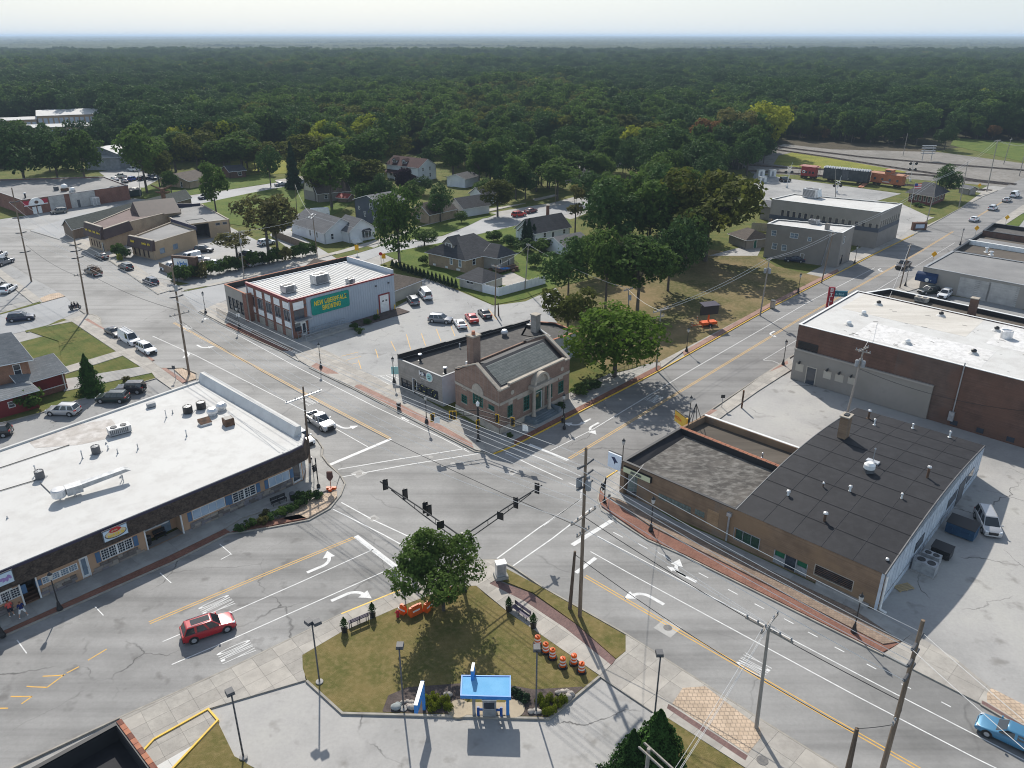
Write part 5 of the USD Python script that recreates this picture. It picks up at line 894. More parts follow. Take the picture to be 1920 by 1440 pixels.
I,J=np.meshgrid(np.arange(n1),np.arange(n2),indexing='ij');a=(I*(n2+1)+J).ravel();tap.part('vaulted_roof',tm(gv,np.vstack([np.c_[a,a+1,a+n2+2],np.c_[a,a+n2+2,a+n2+1]])),r_dark,smooth=30)
def vz(p):
 s_=np.clip(((p-v1[0])@unit(v1[3]-v1[0]))/np.linalg.norm(v1[3]-v1[0]),0,1);return h6+.03+1.3*math.sin(math.pi*s_)
for e0,e1 in((v1[0],v1[3]),(v1[1],v1[2])):
 ps=[(*(e0*(1-s_)+e1*s_),h6+1.3*math.sin(math.pi*s_))for s_ in np.linspace(0,1,19)];tap.part('roof_edge',tube([(x,y,z-.02)for x,y,z in ps],.10,5),m_dkgrey);tap.part('end_wall',tm([(x,y,h6-.01)for x,y,z in ps]+ps,[[k,k+1,k+20]for k in range(18)]+[[k,k+20,k+19]for k in range(18)]+[[k+1,k,k+20]for k in range(18)]+[[k+20,k,k+19]for k in range(18)]),w_mblue if e0 is v1[1]else r_dark)
for s_ in np.linspace(.1,.9,9):
 ps=[(*((v1[0]*(1-t_)+v1[1]*t_)*(1-s_)+(v1[3]*(1-t_)+v1[2]*t_)*s_),h6+.045+1.3*math.sin(math.pi*s_))for t_ in(0,1)];tap.part('roof_seam',cyl(*ps,.03,n=4),M('roof_seam',(.026,.026,.029),.8))
for t_ in(.2,.4,.6,.8):
 ps=[(*((v1[0]*(1-t_)+v1[1]*t_)*(1-s_)+(v1[3]*(1-t_)+v1[2]*t_)*s_),h6+.035+1.3*math.sin(math.pi*s_))for s_ in np.linspace(0,1,19)];tap.part('roof_seam',tube(ps,.03,4),_mats['roof_seam'])
for a,b in((q(1167.5,864),q(1276,801)),):
 d=unit(b-a);n=np.array([d[1],-d[0]]);tap.part('torn_flashing',hull([(*(a+d*.3),h6-.05),(*(b-d*.3),h6-.05),(*(a+d*.8+n*1.5),h6-.74),(*(b-d*.8+n*1.2),h6-.74),(*(a+d*.3),h6-.76),(*(b-d*.3),h6-.76)]),r_dark)
a,b=q(1276,801),q(1475,880);d=unit(b-a);L_=np.linalg.norm(b-a);n=np.array([-d[1],d[0]])
for k in range(int(L_/.62)):
 p=a+d*(k+.5)*.62;tap.part('coping_tile',turn(hull([(-.29,-.26,0),(.29,-.26,0),(.29,.26,0),(-.29,.26,0),(-.29,0,.12),(.29,0,.12)]),math.atan2(*d[::-1]),(*p,h6+.055+.01*(k%2))),m_terra)
a,b=q(1322,778),q(1513,845);tap.part('white_coping',hull([(*(p+o),z)for p in(a,b)for o in(-n*.18,n*.18)for z in(h6-.05,h6+.06)]),m_white);tap.fac.append(Fac(tap,b,a,h6,b_brown));tap.fac.append(Fac(tap,a,q(1276,801),h6,b_brown))
for px,nx in(((1235.5,924,1295.5,956),12),((1303.5,953,1321,968),4)):
 a0,a1,z0,z1=f0 .rect(px);z0=z1-.75
 tap.part('glass_block_window',cat([f0 .box(a0+(a1-a0)*i/nx+.02,a0+(a1-a0)*(i+1)/nx-.02,z0+.37*j+.02,z0+.37*j+.35,0,.03+.01*((i*7+j)%3))for i in range(nx)for j in range(2)]),M('glass_block',(.09,.12,.11),.25,(.14,.17,.15),3.0,spec=.6))
for px in((1326,968,1344,1000),):a0,a1,z0,z1=f0 .rect(px);tap.part('bricked_up_window',f0 .box(a0,a1,.9,3.0,.0,.025),brickmat('brick_infill',(.31,.19,.10),(.36,.23,.125),(.25,.2,.15)))
vf.win((1375.5,987.5,1422.5,1032),3,1,m_grey,g_green,fw=.08);m_dgreen=M('green_panel',(.01,.10,.05),.5)
a0,a1,z0,z1=vf.rect((1452,1030,1510,1087));w3=(a1-a0)/3;vf.holes.append(sbox(a0,.02,a1,z1))
sfm=tap.part('shopfront',cat([vf.box(a0,a1,.02,z1,-.25,-.2),vf.box(a0,a0+w3,.02,.95,-.2,-.1),vf.box(a1-w3,a1,.02,.95,-.2,-.1)]+[vf.box(a0+w3*k-.05+(.05 if k==0 else-.05 if k==3 else 0),a0+w3*k+.05+(.05 if k==0 else-.05 if k==3 else 0),.02,z1,-.2,-.02)for k in range(4)]),m_steel)
for k in(0,2):tap.part('pane',vf.box(a0+w3*k+.1,a0+w3*(k+1)-.1,1.0,z1-.05,-.2,-.12),m_dgreen,under=sfm)
tap.part('door',vf.box(a0+w3+.07,a0+2*w3-.07,.06,2.2,-.2,-.12),g_dark,under=sfm);tap.part('transom',vf.box(a0+w3+.07,a0+2*w3-.07,2.25,z1-.05,-.2,-.13),m_dgreen,under=sfm)
a0,a1,z0,z1=vf.rect((1528.5,1056.5,1597.5,1110));vf.window(a0,a1,max(.5,z0),z1,1,1,m_lime,g_dark,fw=.08);tap.part('window_grille',cat([vf.box(a0+.1,a1-.1,z,z+.05,-.03,.03)for z in np.arange(max(.5,z0)+.2,z1-.1,.2)]),m_rust)
tap.part('downpipe',cat([cyl(vf.pt(-.6,.1,.14),vf.pt(-.6,h6-.9,.14),.11,n=8),vf.box(-.85,-.35,h6-1.0,h6-.55,.02,.34)]),m_steel)
for k in range(3):a0=f0 .L*(.62+.1*k)
tap.part('bench_ledge',vf.box(vf.L*.62,vf.L*.95,.05,.42,.05,.45),m_conc2)
# glazed corner entrance
tap.part('corner_post',rbox((*f0 .pt(.28,0,-.02)[:2],0),(.6,.6,3.2),A_ANG),b_brown);ent=Fac(tap,f0 .pt(.6,0,-.6)[:2],f0 .pt(xs_,0,-2.0)[:2],3.1,m_alu)
sh_=tap.part('shopfront',cat([ent.box(ent.L*k/3-.04,ent.L*k/3+.04,.02,3.1,-.04,.06)for k in range(4)]+[ent.box(0,ent.L,z,z+.08,-.04,.06)for z in(.02,.55,2.25,3.02)]),m_alu)
for k in range(3):tap.part('pane',ent.box(ent.L*k/3+.04,ent.L*(k+1)/3-.04,.1,3.02,-.02,.02),M('glass_pale',(.30,.36,.33),.1,(.42,.47,.42),.8,spec=.8),under=sh_)
a0,a1,z0,z1=f0 .rect((1172,873,1220.5,913.5));z0=3.15
T=thing('letter_sign','pale green changeable letter sign with five dark lines over the corner entrance','sign',f0 .pt((a0+a1)/2,z0));T.part('cabinet',f0 .box(a0-.08,a1+.08,z0-.06,z1+.06,.02,.3),m_black);bd=T.part('board',f0 .box(a0,a1,z0,z1,.3,.33),M('sign_pale_green',(.56,.58,.38),.5));scribble(f0,a0+1.0,a1-1.1,z0+.15,z1-.15,5,m_ink,.33,under=bd,seed=21,T=T)
T=thing('projecting_sign','white sign with a dark bird shape hanging at the brick corner','sign',f0 .pt(-.4,3));pF=Fac(T,f0 .pt(-2.0,0,.2)[:2],f0 .pt(-.1,0,.15)[:2],6,m_white);T.part('board',pF.box(0,pF.L,2.9,4.9,-.08,.08),M('sign_white',(.66,.72,.8),.5));T.part('emblem',pF.poly(Polygon([(.5,4.4),(1.0,4.5),(1.2,4.2),(1.5,3.9),(1.15,3.85),(1.0,3.5),(.9,3.9)]),.08,.1),m_ink);T.part('bracket',tube([pF.pt(0,5.1),pF.pt(pF.L+.2,5.1)],.05),m_black)
T=thing('projecting_sign','yellow PIZZA sign reaching over the street from the side wall','sign',(*q(1290,790),0));c0=q(1290,787);pd=unit(G(1262,772,h6-.5)-c0);pF=Fac(T,c0+pd*3.0,c0+pd*.15,8,m_white);zc=h6-.5;m_sy=M('sign_yellow',(.72,.46,.06),.5,(.66,.42,.06),1.0)
T.part('board',pF.box(0,pF.L,zc-1.0,zc+.6,-.12,.12),m_sy);T.part('fin',pF.box(pF.L*.72,pF.L,zc-1.5,zc-.98,-.12,.12),m_sy);T.part('lamp_bar',pF.box(0,pF.L,zc+.7,zc+.78,.1,.25),m_black);lettering(pF,'PIZZA',.15,pF.L*.6,zc-.45,M('sign_orange',(.62,.11,.02),.5),.12,T=T)
T=thing('roof_tripod','black steel A-frame bracing behind the yellow sign on the roof edge','frame',(*q(1297,790),h6));tp=(*q(1302,790),h6+2.6)
for du in(-1.3,-.5,.5,1.3):T.part('strut',cyl((*(q(1302,790)+unit(v1[3]-v1[0])*du+n*.3*du),h6-.2),tp,.05,n=5),m_black)
a0=0
vs.add('rub_rail',0,vs.L,.9,1.0,0,.05,m_grey)
for s_ in np.arange(.5,vs.L,1.2):vs.add('cladding_rib',s_,s_+.07,.05,h6-.1,0,.04,w_mblue)
for s0,s1 in((.28,.36),(.6,.7),(.82,.9)):vs.add('side_window',vs.L*s0,vs.L*s1,1.6,2.8,.02,.06,g_dark)
vs.add('side_door',vs.L*.72,vs.L*.8,.05,3.0,.02,.07,m_dkgrey)
tap.part('downpipe',cat([cyl(vs.pt(.3,.15,.15),vs.pt(.3,h6-.3,.15),.12,n=8),cyl(vs.pt(.3,.15,.15),vs.pt(.3,.05,.8),.12,n=8)]),m_white)
done(tap)
cp=q(1577,835);zz=vz(cp);tap.part('chimney',rbox((*cp,zz-.4),(1.35,1.0,3.3),B_ANG),b_brown);tap.part('chimney_cap',rbox((*cp,zz+2.9),(1.55,1.2,.14),B_ANG),m_lime);tap.part('flue_liner',rbox((*cp,zz+3.04),(.8,.5,.12),B_ANG),m_black)
def onvault(px):p=G(*px,h6+.8);return vz(p)
for k,(px,h_,r_,wht,lab)in enumerate((((1628,785),1.1,.14,0,'brown capped pipe by the far corner of the black roof'),((1639,797),.7,.09,1,'white capped pipe next to the brown pipe'),((1711,803),.5,.09,1,'white stub at the far edge of the black roof'),((1780,820),.7,.1,1,'capped pipe near the far right corner of the black roof'),((1738,897),1.4,.14,0,'tall brown pipe on the right of the black roof'),((1593,922),.6,.12,1,'capped vent left of centre on the black roof'),((1543,914),.5,.08,0,'thin stub left on the black roof'),((1690,935),.5,.09,1,'white stub low on the right of the black roof'),((1477,931),.6,.13,1,'white vent hood at the left edge of the black roof'),((1545,980),1.1,.15,0,'capped pipe with long shadow near the front of the black roof'),((1662,1056),.4,.1,0,'small fitting at the front corner of the black roof'))):
 flue(px,onvault(px)-.1,lab,h_,r_,m_white if wht else m_rust)
zf=onvault((1628,882));rooftop('exhaust_fan','white mushroom fan in the middle of the black roof','roof fan',(1628,886),zf-.1,[('curb',bx(-.45,.45,-.45,.45,0,.5),m_dkgrey),('hood',lathe([(.5,.5),(.62,.6),(.62,1.05),(.35,1.3),(.02,1.33)],14),m_white)]);rooftop('roof_vent_box','low box vent with thin stack behind the white fan','vent',(1636,868),zf-.1,[('box',bx(-.7,.7,-.35,.35,0,.3),m_alu),('stack',lathe([(.05,.3),(.05,1.8),(.12,1.85),(.02,2.0)],8),m_steel)],A_ANG)
flue((1429,858),h6-.9,'tiny capped pipe in the strip roof behind the tile coping',.5,.08,m_steel)
#  big red-brick hall with patched white roof
hB=zat(G(1481.7,709),608.3);Bp=[G(1498,608,hB),G(2150,772,hB),G(2150,664,hB),G(1607,545,hB)]
hall=flat('brick_hall','large dark brick hall with patched white roof and grey stucco lower wall','building',Bp,hB,[b_old]*4,r_white,par=.15,cop=m_white,copw=.3)
f=hall.fac[0];a0,z1=f.st(1483.5,652);a1=f.st(1752,720)[0];a0=max(a0,.1)
hall.part('stucco_wall',f.box(a0,a1,.05,z1,0,.28),w_taupe2);hall.part('stucco_cap',f.box(a0-.05,a1+.05,z1+.002,z1+.25,0,.4),w_putty)
sF=Fac(hall,f.pt(a0,0,.28)[:2],f.pt(a1,0,.28)[:2],z1,w_taupe2)
for px in((1493,680,1505,698),(1545,694,1557,712),(1567,700,1580,718),(1591,706,1601,722)):
 b0,b1,z0,zt=sF.rect(px);hall.part('pale_patch',sF.box(b0,b1,z0,zt,-.01,.03),w_cream);hall.part('wall_lamp',cat([sF.box((b0+b1)/2-.04,(b0+b1)/2+.04,zt+.05,zt+.5,0,.5),lathe([(.22,0),(.06,.3)],8,sF.pt((b0+b1)/2,zt+.2,.5))]),m_black)
b0,b1,z0,zt=sF.rect((1513,687,1528,715));d_=hall.part('door',sF.box(b0+.15,b1-.1,.05,zt,.02,.07),g_dark);hall.part('frame',cat([sF.box(b0,b0+.148,.05,zt+.15,0,.09),sF.box(b1-.098,b1+.05,.05,zt+.15,0,.09),sF.box(b0+.148,b1-.098,zt+.002,zt+.15,0,.09)]),w_cream,under=d_)
b0,b1,z0,zt=f.rect((1497,643,1533,659));hall.part('louvre',cat([f.box(b0,b1,z1+.3+.22*k,z1+.45+.22*k,0,.1)for k in range(6)]),m_black)
for px in((1783,787,1796,792),(1832,800,1845,806),(1889,815,1903,822)):b0,b1,z0,zt=f.rect(px);hall.part('basement_window',f.box(b0,b1,.3,1.0,.0,.04),g_dark)
hall.part('service_pipe',cat([cyl(f.pt(a1+3.2,1.2,.12),f.pt(a1+3.2,hB+.5,.12),.09,n=6),f.box(a1+2.8,a1+3.5,.9,2.3,.02,.4)]),m_steel)
hall.part('notice',f.box(a1+14,a1+14.8,2.2,3.2,.01,.04),m_white);done(hall)
d=unit(Bp[1]-Bp[0]);e=unit(Bp[3]-Bp[0]);r_pat=M('roof_patch_beige',(.50,.47,.42),.85,(.58,.55,.50),.2,(.38,.35,.31),1.5,.5,stretch=(.25,3,1,-A_ANG));r_pat2=M('roof_patch_grey',(.60,.59,.57),.85,(.68,.67,.66),.2,(.35,.34,.33),1.2,.6)
for u0,u1,w0,w1,mt in((1.5,21,13,27.5,r_pat),(24,52,12,24,r_pat2),(8,26,1.5,9.5,r_pat2),(33,60,1.2,9,r_pat2),(56,80,5,24,r_pat2)):
 u1=min(u1,np.linalg.norm(Bp[1]-Bp[0])-.5);w1=min(w1,np.linalg.norm(Bp[3]-Bp[0])-.6)
 if u1>u0:hall.part('roof_patch',hexa([(*(Bp[0]+d*x+e*y),hB-.2)for x,y in((u0,w0),(u1,w0),(u1,w1),(u0,w1))],[(*(Bp[0]+d*x+e*y),hB-.15+.012)for x,y in((u0,w0),(u1,w0),(u1,w1),(u0,w1))]),mt)
m_tear=M('torn_membrane',(.10,.095,.09),.9)
for k in range(55):
 u0,w0=rng.uniform(6,50),rng.uniform(1.5,20);sz=rng.uniform(.12,.6);hall.part('torn_patch',turn(bx(-sz,sz,-sz*.22,sz*.22,hB-.138,hB-.128),A_ANG+rng.normal(0,.25),(*(Bp[0]+d*u0+e*w0),0)),m_tear)
for px,lab in(((1647,571),'dark domed vent at the street end of the patched roof'),((1764,592),'dark domed vent near the far edge of the patched roof'),((1868,620),'dark domed vent at the right of the patched roof'),((1825,663),'dark domed vent near the torn patches'),((1619,590),'white stub vent on the patched roof'),((1591,609),'low white vent near the roof corner'),((1701,644),'white stub vent by the near edge of the patched roof')):
 rooftop('roof_vent',lab,'vent',px,hB-.13,[('skirt',lathe([(.75,0),(.35,.3)],10),r_white),('dome',ball((0,0,.45),(.38,.38,.3),2),m_black if 'dark' in lab else m_white)])
rooftop('roof_drum_fan','large round drum fan at the right of the patched roof','roof fan',(1886,633),hB-.13,[('drum',lathe([(.85,0),(.85,1.1),(.75,1.15),(.7,1.0)],16),m_alu),('blades',lathe([(.68,.9),(.1,.95)],8),m_black)])
#  behind it
h8=hB-.6;Q8=[Bp[3]+unit(Bp[3]-Bp[0])*.05,Bp[2]+unit(Bp[3]-Bp[0])*.05,G(2150,645,h8),G(1668,541,h8)]
lowb=flat('low_brick_building','low building with brown roof and white parapet behind the brick hall','building',Q8,h8,[b_old,b_old,b_old,b_old],r_brown,par=.8,cop=m_white,copw=.4);done(lowb)
T=lowb;cp=G(1823,583,h8);T.part('chimney',rbox((*cp,h8-1),(1.1,1.1,3.2),A_ANG),b_old);T.part('chimney_cap',rbox((*cp,h8+2.2),(1.25,1.25,.12),A_ANG),m_lime);hvac((1727,566),h8-.8,'beige tilted unit on the brown roof',2.2,1.2,.9,A_ANG,w_cream,False)
h9=zat(G(1724,540),500);Q9=[G(1731.7,500,h9),G(2150,578,h9),G(2150,528,h9),G(1786,470,h9)]
awn=flat('awning_shop','putty walled shop with grey roof and blue corner awning','shop',Q9,h9,[w_putty,w_putty,w_putty,w_putty],r_grey,par=.15,cop=m_grey,copw=.5);f=awn.fac[0]
for px in((1801,519,1851,562),(1856,528,1904,572)):b0,b1,z0,zt=f.rect(px);awn.part('block_infill',f.box(b0,b1,.1,zt,0,.03),b_blockw)
done(awn);Taw=thing('awning','blue barrel awning with white logo at the shop corner','awning',f.pt(3,h9-2.2));prof=[(0,0),(1.0,0),(1.15,.5),(1.0,1.2),(.55,1.75),(0,1.95)];b1=f.st(1760,515)[0];zb=h9-3.0
for s0,s1,nm in((-.9,b1,'cover'),):Taw.part(nm,hull([f.pt(s,zb+z,d_)for s in(s0,s1)for d_,z in prof]),M('awning_blue',(.008,.03,.09),.7,(.012,.04,.11),1.0),smooth=40)
Taw.part('logo',f.poly(Point(1.6,zb+.55).buffer(.42,4),1.13,1.17),m_white);scribble(f,2.3,b1-.7,zb+.35,zb+.8,1,m_white,1.12,T=Taw,seed=31)
for lab,near_,far_,mt,off_ in(('narrow flat building with dark sunken roof beyond the awning shop',(1787,469.5),(1842,434),r_brown,0),('flat building with black parapet and brown roof beyond the awning shop',(1843,432),(1862,418),r_felt,.5)):
 hh=h9-.2+off_;a,b=G(*near_,hh),G(*far_,hh);dd=unit(Q9[1]-Q9[0]);Tn=flat('flat_shop',lab,'shop',[a,a+dd*75,b+dd*75,b],hh,[b_old]*4,mt,par=.9,cop=m_black,copw=.5);done(Tn)
 mdl=(a+b)/2
 if off_==0:Tn.part('party_wall',hull([(*(p+o),z)for p in(mdl,mdl+dd*74)for o in(np.zeros(2),unit(b-a)*.6)for z in(hh-1,hh+.15)]),m_white);Tn.part('roof_step',hull([(*(p+o),z)for p in(mdl+dd,mdl+dd*74)for o in(unit(b-a)*.7,unit(b-a)*7)for z in(hh-.9,hh-.45)]),r_grey)
flue((1849,473),h9-.3,'white capped pipe on the roof beyond the awning shop',1.0,.25,m_white);flue((1858,478),h9-.3,'pale box vent on the roof beyond the awning shop',.7,.3,m_white)
T=thing('blade_sign','tall red vertical sign lettered BILL with a teal panel by the street','sign',(*G(1546,606),0));bF=Fac(T,G(1546,606),G(1546,606)+unit(Bp[0]-G(1546,606))*1.1,9,m_white);m_sr=M('sign_dark_red',(.28,.025,.04),.5)
bF=Fac(T,G(1541,607),G(1541,607)+np.array([1.5,-.2]),9,m_white);T.part('blade',bF.box(.2,1.35,3.2,7.4,-.2,.2),m_sr);T.part('panel',bF.box(1.37,3.7,5.6,6.7,-.15,.15),M('sign_teal',(.02,.13,.19),.5));T.part('post',cyl(bF.pt(.7,0),bF.pt(.7,3.2),.15),m_sr)
for k,ch in enumerate('BILL'):lettering(bF,ch,.5,1.05,6.55-k*.95,m_white,.2,T=T,hh=.7)
scribble(bF,1.5,3.5,5.8,6.5,1,M('sign_aqua',(.3,.55,.6),.5),.15,T=T,seed=33)
#  two taupe blocks by the side street
h11=zat(G(1566,502),436.7);Q=[G(1439,419,h11),G(1580,436.7,h11),G(1603,424,h11),G(1458,411,h11)]
T=flat('taupe_block','smaller two storey taupe block with white roof beside the park','building',Q,h11,[w_taupe]*4,r_white,par=.3,cop=m_white,copw=.3);f=T.fac[0]
for px in((1447,431,1455,443),(1482,436,1496,448),(1515,444,1521,453),(1448,455,1456,468),(1466,458,1474,471)):f.win(px,2 if px[0]==1482 else 1,2,m_white,g_blue)
f.door(f.L*.5,f.L*.5+1,2.2,w_taupe2);T.fac[1].window(1.5,2.6,h11-3,h11-1.2,1,2);T.fac[1].window(1.5,3.2,.4,2.6,1,1,m_black);T.part('downpipe',cyl(f.pt(f.L*.80,.2,.1),f.pt(f.L*.86,h11-.2,.1),.1,n=6),m_grey);done(T)
hvac((1526,420),h11-.3,'small unit on the roof of the smaller taupe block',2.4,1.4,1.1,A_ANG,m_steel,False);T.part('chimney',rbox((*G(1551,428,h11),h11-.4),(.9,.9,1.6),A_ANG),w_taupe)
h12=zat(G(1640,466),398);Q=[G(1447,373,h12),G(1653,398,h12),G(1692,381.7,h12),G(1488,363.5,h12)]
T=flat('office_block','long two storey taupe block with a row of narrow windows and white roof','building',Q,h12,[w_taupe2]*4,r_white,par=.25,cop=m_white,copw=.25);f,g=T.fac[0],T.fac[1]
for k in range(17):
 u_=1467+k*10.4*(1+.009*k);a0,z1=f.st(u_-2.2,393+(u_-1467)*.152);f.window(a0,a0+.95,z1-2.1,z1,1,1,w_cream,g_dark)
for k in range(9):
 a=g.L*(k+.6)/9.6
 for zt in(h12-2.4,2.9):g.window(a,a+1.0,zt-1.9,zt,1,1,w_cream,g_dark)
for fc in(f,g):T.part('blue_band',fc.box(-.03 if fc is f else.04,fc.L+.04,h12*.44,h12*.44+1.1,0,.05),w_slate);T.part('brown_base',fc.box(-.05 if fc is f else.06,fc.L+.06,.0,h12*.44-.05,0,.07),w_taupe)
T.part('stair',cat([f.box(1+k*.3,1.32+k*.3,.02,4.2-.22*k,.5,1.6)for k in range(18)]),m_wood);done(T)
hvac((1521,370),h12-.25,'large silver air handler with side hoods on the office roof',4.0,3.0,2.4,A_ANG,m_alu)
prj=prect((1424,410),(1448,414),7);T=house('annex','low annex with grey lean-to roof at the rear of the office block',prj,4.2,5.2,w_taupe,s_grey,category='building');done(T)
T=thing('fence','tall weathered board fence behind the taupe blocks','fence',(*G(1420,432),0));a,b=G(1409,432),G(1441,434)
for k in range(16):p=a+(b-a)*k/16;T.part('board',rbox((*p,0),(np.linalg.norm(b-a)/16-.03,.05,2.2+.05*(k%3)),math.atan2(*(b-a)[::-1])),m_woodg)
T=house('garage','small taupe garage with brown hipped roof beside the park',prect((1366,455),(1397,467),8),2.6,4.3,w_taupe2,s_brown,hip=(2.5,2.5),category='garage');T.fac[1].door(2.5,3.5,2.1,m_teal);done(T)
#  the old depot
dp=prect((1702,378),(1745,386),8.5);ze=zat(G(1745,386),365);dpt=house('depot','old maroon depot with dark hipped roof and cream trimmed windows',[dp[0],dp[1],G(1769,376),dp[0]+(G(1769,376)-dp[1])],ze,ze+2.6,b_maroon,s_char,hip=(3.5,3.5),over=1.2,category='depot',trim=w_cream)
f,g=dpt.fac[0],dpt.fac[1]
for k in range(5):f.window(f.L*(.06+.19*k),f.L*(.06+.19*k)+f.L*.12,.9,2.9,1,2,w_cream,g_dark,fw=.16)
for k in range(4):g.window(g.L*(.08+.23*k),g.L*(.08+.23*k)+g.L*.13,.9,2.9,1,2,w_cream,g_dark,fw=.16)
done(dpt);dpt.part('dormer',hull([(*(np.mean(dpt.pts,0)+np.array([x,y])),z)for x,y,z in((-1,-3,ze+.8),(1,-3,ze+.8),(0,-3,ze+2.2),(-1,0,ze+.8),(1,0,ze+.8),(0,0,ze+2.2))]),s_char)
T=house('shed','small grey lean-to shed by the railway crossing',prect((1797,362),(1816,366),3),2.4,3.0,m_woodg,s_grey,category='shed');done(T)
T=thing('flag','flag on a pole in front of the depot','flag',(*G(1706,392),0));T.part('pole',cyl((*G(1706,392),0),(*G(1706,392),zat(G(1706,392),342)),.06,.04),m_alu);zf=zat(G(1706,392),344);x,y=G(1706,392)
for k in range(7):T.part('stripe',bx(x+.06,x+2.2,y-.02,y+.02,zf-.22*(k+1),zf-.22*k-.005),(M('flag_red',(.5,.03,.05),.7),m_white)[k%2])
T.part('canton',bx(x+.06,x+1.0,y-.035,y+.035,zf-.88,zf),M('flag_blue',(.03,.05,.2),.7))
#  railway
m_rail=M('rail_steel',(.14,.10,.08),.5,(.2,.17,.15),1.0,metal=.5);m_tie=M('sleeper',(.07,.055,.045),.95,(.11,.09,.075),1.0)
for k,(pts,lab)in enumerate((([(1390,266),(1470,277),(1620,295),(1760,307),(1900,318),(2080,333)],'straight railway track nearest the woods'),([(1390,272),(1470,283),(1560,296),(1660,312),(1760,327),(1830,338),(1905,346)],'railway track curving in beside the first'),([(1400,309),(1480,315),(1640,322),(1740,329),(1830,340),(1890,346)],'railway track behind the standing cars'),([(1400,320),(1480,325),(1560,332),(1640,341),(1700,347)],'siding track under the standing railway cars'),([(1690,346),(1760,352),(1840,356),(1860,358)],'short track passing the depot'))):
 W_=np.array([G(*p)for p in pts]);ln=LineString(W_);T=thing('railway_track',lab,'track',(*W_[len(W_)//2],0))
 T.part('ballast',prism(ln.buffer(1.7,cap_style=2),-.02,.12),m_ballast3)
 for s in(-.75,.75):T.part('rail',prism(ln.offset_curve(s).buffer(.05,cap_style=2),.13,.33),m_rail)
 ties=[]
 for t in np.arange(.5,ln.length-.5,1.4):p,p2=np.array(ln.interpolate(t).coords[0]),np.array(ln.interpolate(t+.3).coords[0]);ties.append(rbox((*p,.10),(.3,2.6,.09),math.atan2(*(p2-p)[::-1])))
 for m in ties[:220]:T.part('sleeper',m,m_tie)
def railcar(a,b,H,W,col,roofc,label,name,cupola=False,emblem=False,ribs=0):
 A,B=G(*a),G(*b);c=(A+B)/2;L=np.linalg.norm(B-A);rz=math.atan2(*(B-A)[::-1]);T=thing(name,label,'railway car',(*c,0),rz);P=lambda nm,m,mt,**k:T.part(nm,m,mt,local=True,**k)
 P('body',bx(-L/2,L/2,-W/2,W/2,1.1,H),col);P('roof',hull([(x,y,z)for x in(-L/2-.2,L/2+.2)for y,z in((-W/2-.08,H),(W/2+.08,H),(-W*.25,H+.4),(W*.25,H+.4))]),roofc);P('underframe',bx(-L/2-.1,L/2+.1,-W*.35,W*.35,.85,1.1),m_black)
 for x in(-L*.33,L*.33):
  t_=P('bogie',bx(x-1.1,x+1.1,-1.0,1.0,.45,.82),m_black)
  for dx in(-.75,.75):P('wheel',cat([cyl((x+dx,s*.72-.07,.5),(x+dx,s*.72+.07,.5),.42,n=14)for s in(-1,1)]),m_rust,under=t_)
 if cupola:P('cupola',bx(-1.0,1.6,-W*.42,W*.42,H+.2,H+1.5),col);P('cupola_roof',bx(-1.2,1.8,-W*.48,W*.48,H+1.5,H+1.65),roofc);P('cupola_window',bx(-.6,1.2,-W*.42-.02,W*.42+.02,H+.8,H+1.3),g_dark)
 if ribs:
  for k in range(ribs):P('roof_rib',bx(-L/2+(k+.5)*L/ribs-.12,-L/2+(k+.5)*L/ribs+.12,-W/2-.09,W/2+.09,H+.02,H+.46),m_alu)
  P('sliding_door',bx(-1.2,1.2,-W/2-.08,-W/2,1.2,H-.2),m_dkgrey)
 else:
  for x in np.linspace(-L*.36,L*.36,4):P('window',bx(x-.4,x+.4,-W/2-.03,-W/2,2.1,2.9),g_dark)
  for s in(-1,1):P('end_platform',cat([bx(s*(L/2+.5)-.5,s*(L/2+.5)+.5,-W*.45,W*.45,.95,1.1)]+[cyl((s*(L/2+.95),y,1.1),(s*(L/2+.95),y,H-.2),.05,n=5)for y in(-W*.42,0,W*.42)]),m_black);P('end_roof',bx(s*(L/2+.5)-.6,s*(L/2+.5)+.6,-W*.48,W*.48,H-.05,H+.12),roofc)
 if emblem:P('emblem',cat([cyl((-L*.3,-W/2-.03,2.6),(-L*.3,-W/2,2.6),.62,n=16)]),m_white);P('emblem_centre',cat([cyl((-L*.3,-W/2-.05,2.6),(-L*.3,-W/2-.01,2.6),.3,n=12)]),col)
 else:P('car_number',cat([bx(x,x+.3,-W/2-.02,-W/2,1.5,1.9)for x in np.arange(-1.2,1.2,.45)]),m_white)
railcar((1503,333),(1529,336),4.6,2.9,M('caboose_red',(.26,.035,.035),.6,(.33,.05,.045),1.0),M('roof_pinkish',(.42,.18,.16),.7),'short dark red caboose with a white round emblem','caboose',emblem=True)
railcar((1544,338),(1627,347),5.0,3.1,M('boxcar_black',(.035,.04,.042),.6,(.06,.065,.065),.8),m_steel,'long black boxcar with ribbed silver roof','boxcar',ribs=18)
railcar((1634,345),(1692,353),4.4,3.0,M('caboose_orange',(.36,.115,.05),.6,(.44,.15,.065),1.0),M('roof_orange',(.42,.2,.12),.7),'orange caboose with raised cupola','caboose',cupola=True)
T=thing('ramp','red timber ramp leading up to the orange caboose','ramp',(*G(1620,350),0));a,b=G(1613,352),G(1632,342);T.part('deck',hull([(*(p+o),z)for p,zz in((a,.1),(b,1.2))for o in(np.array([-.9,.2]),np.array([.9,-.2]))for z in(zz,zz+.12)]),m_terra);T.part('rail',cat([tube([(*(p+o),z)for p,z in((a,1.1),(b,2.2))],.05)for o in(np.array([-.9,.2]),np.array([.9,-.2]))]),m_brown)
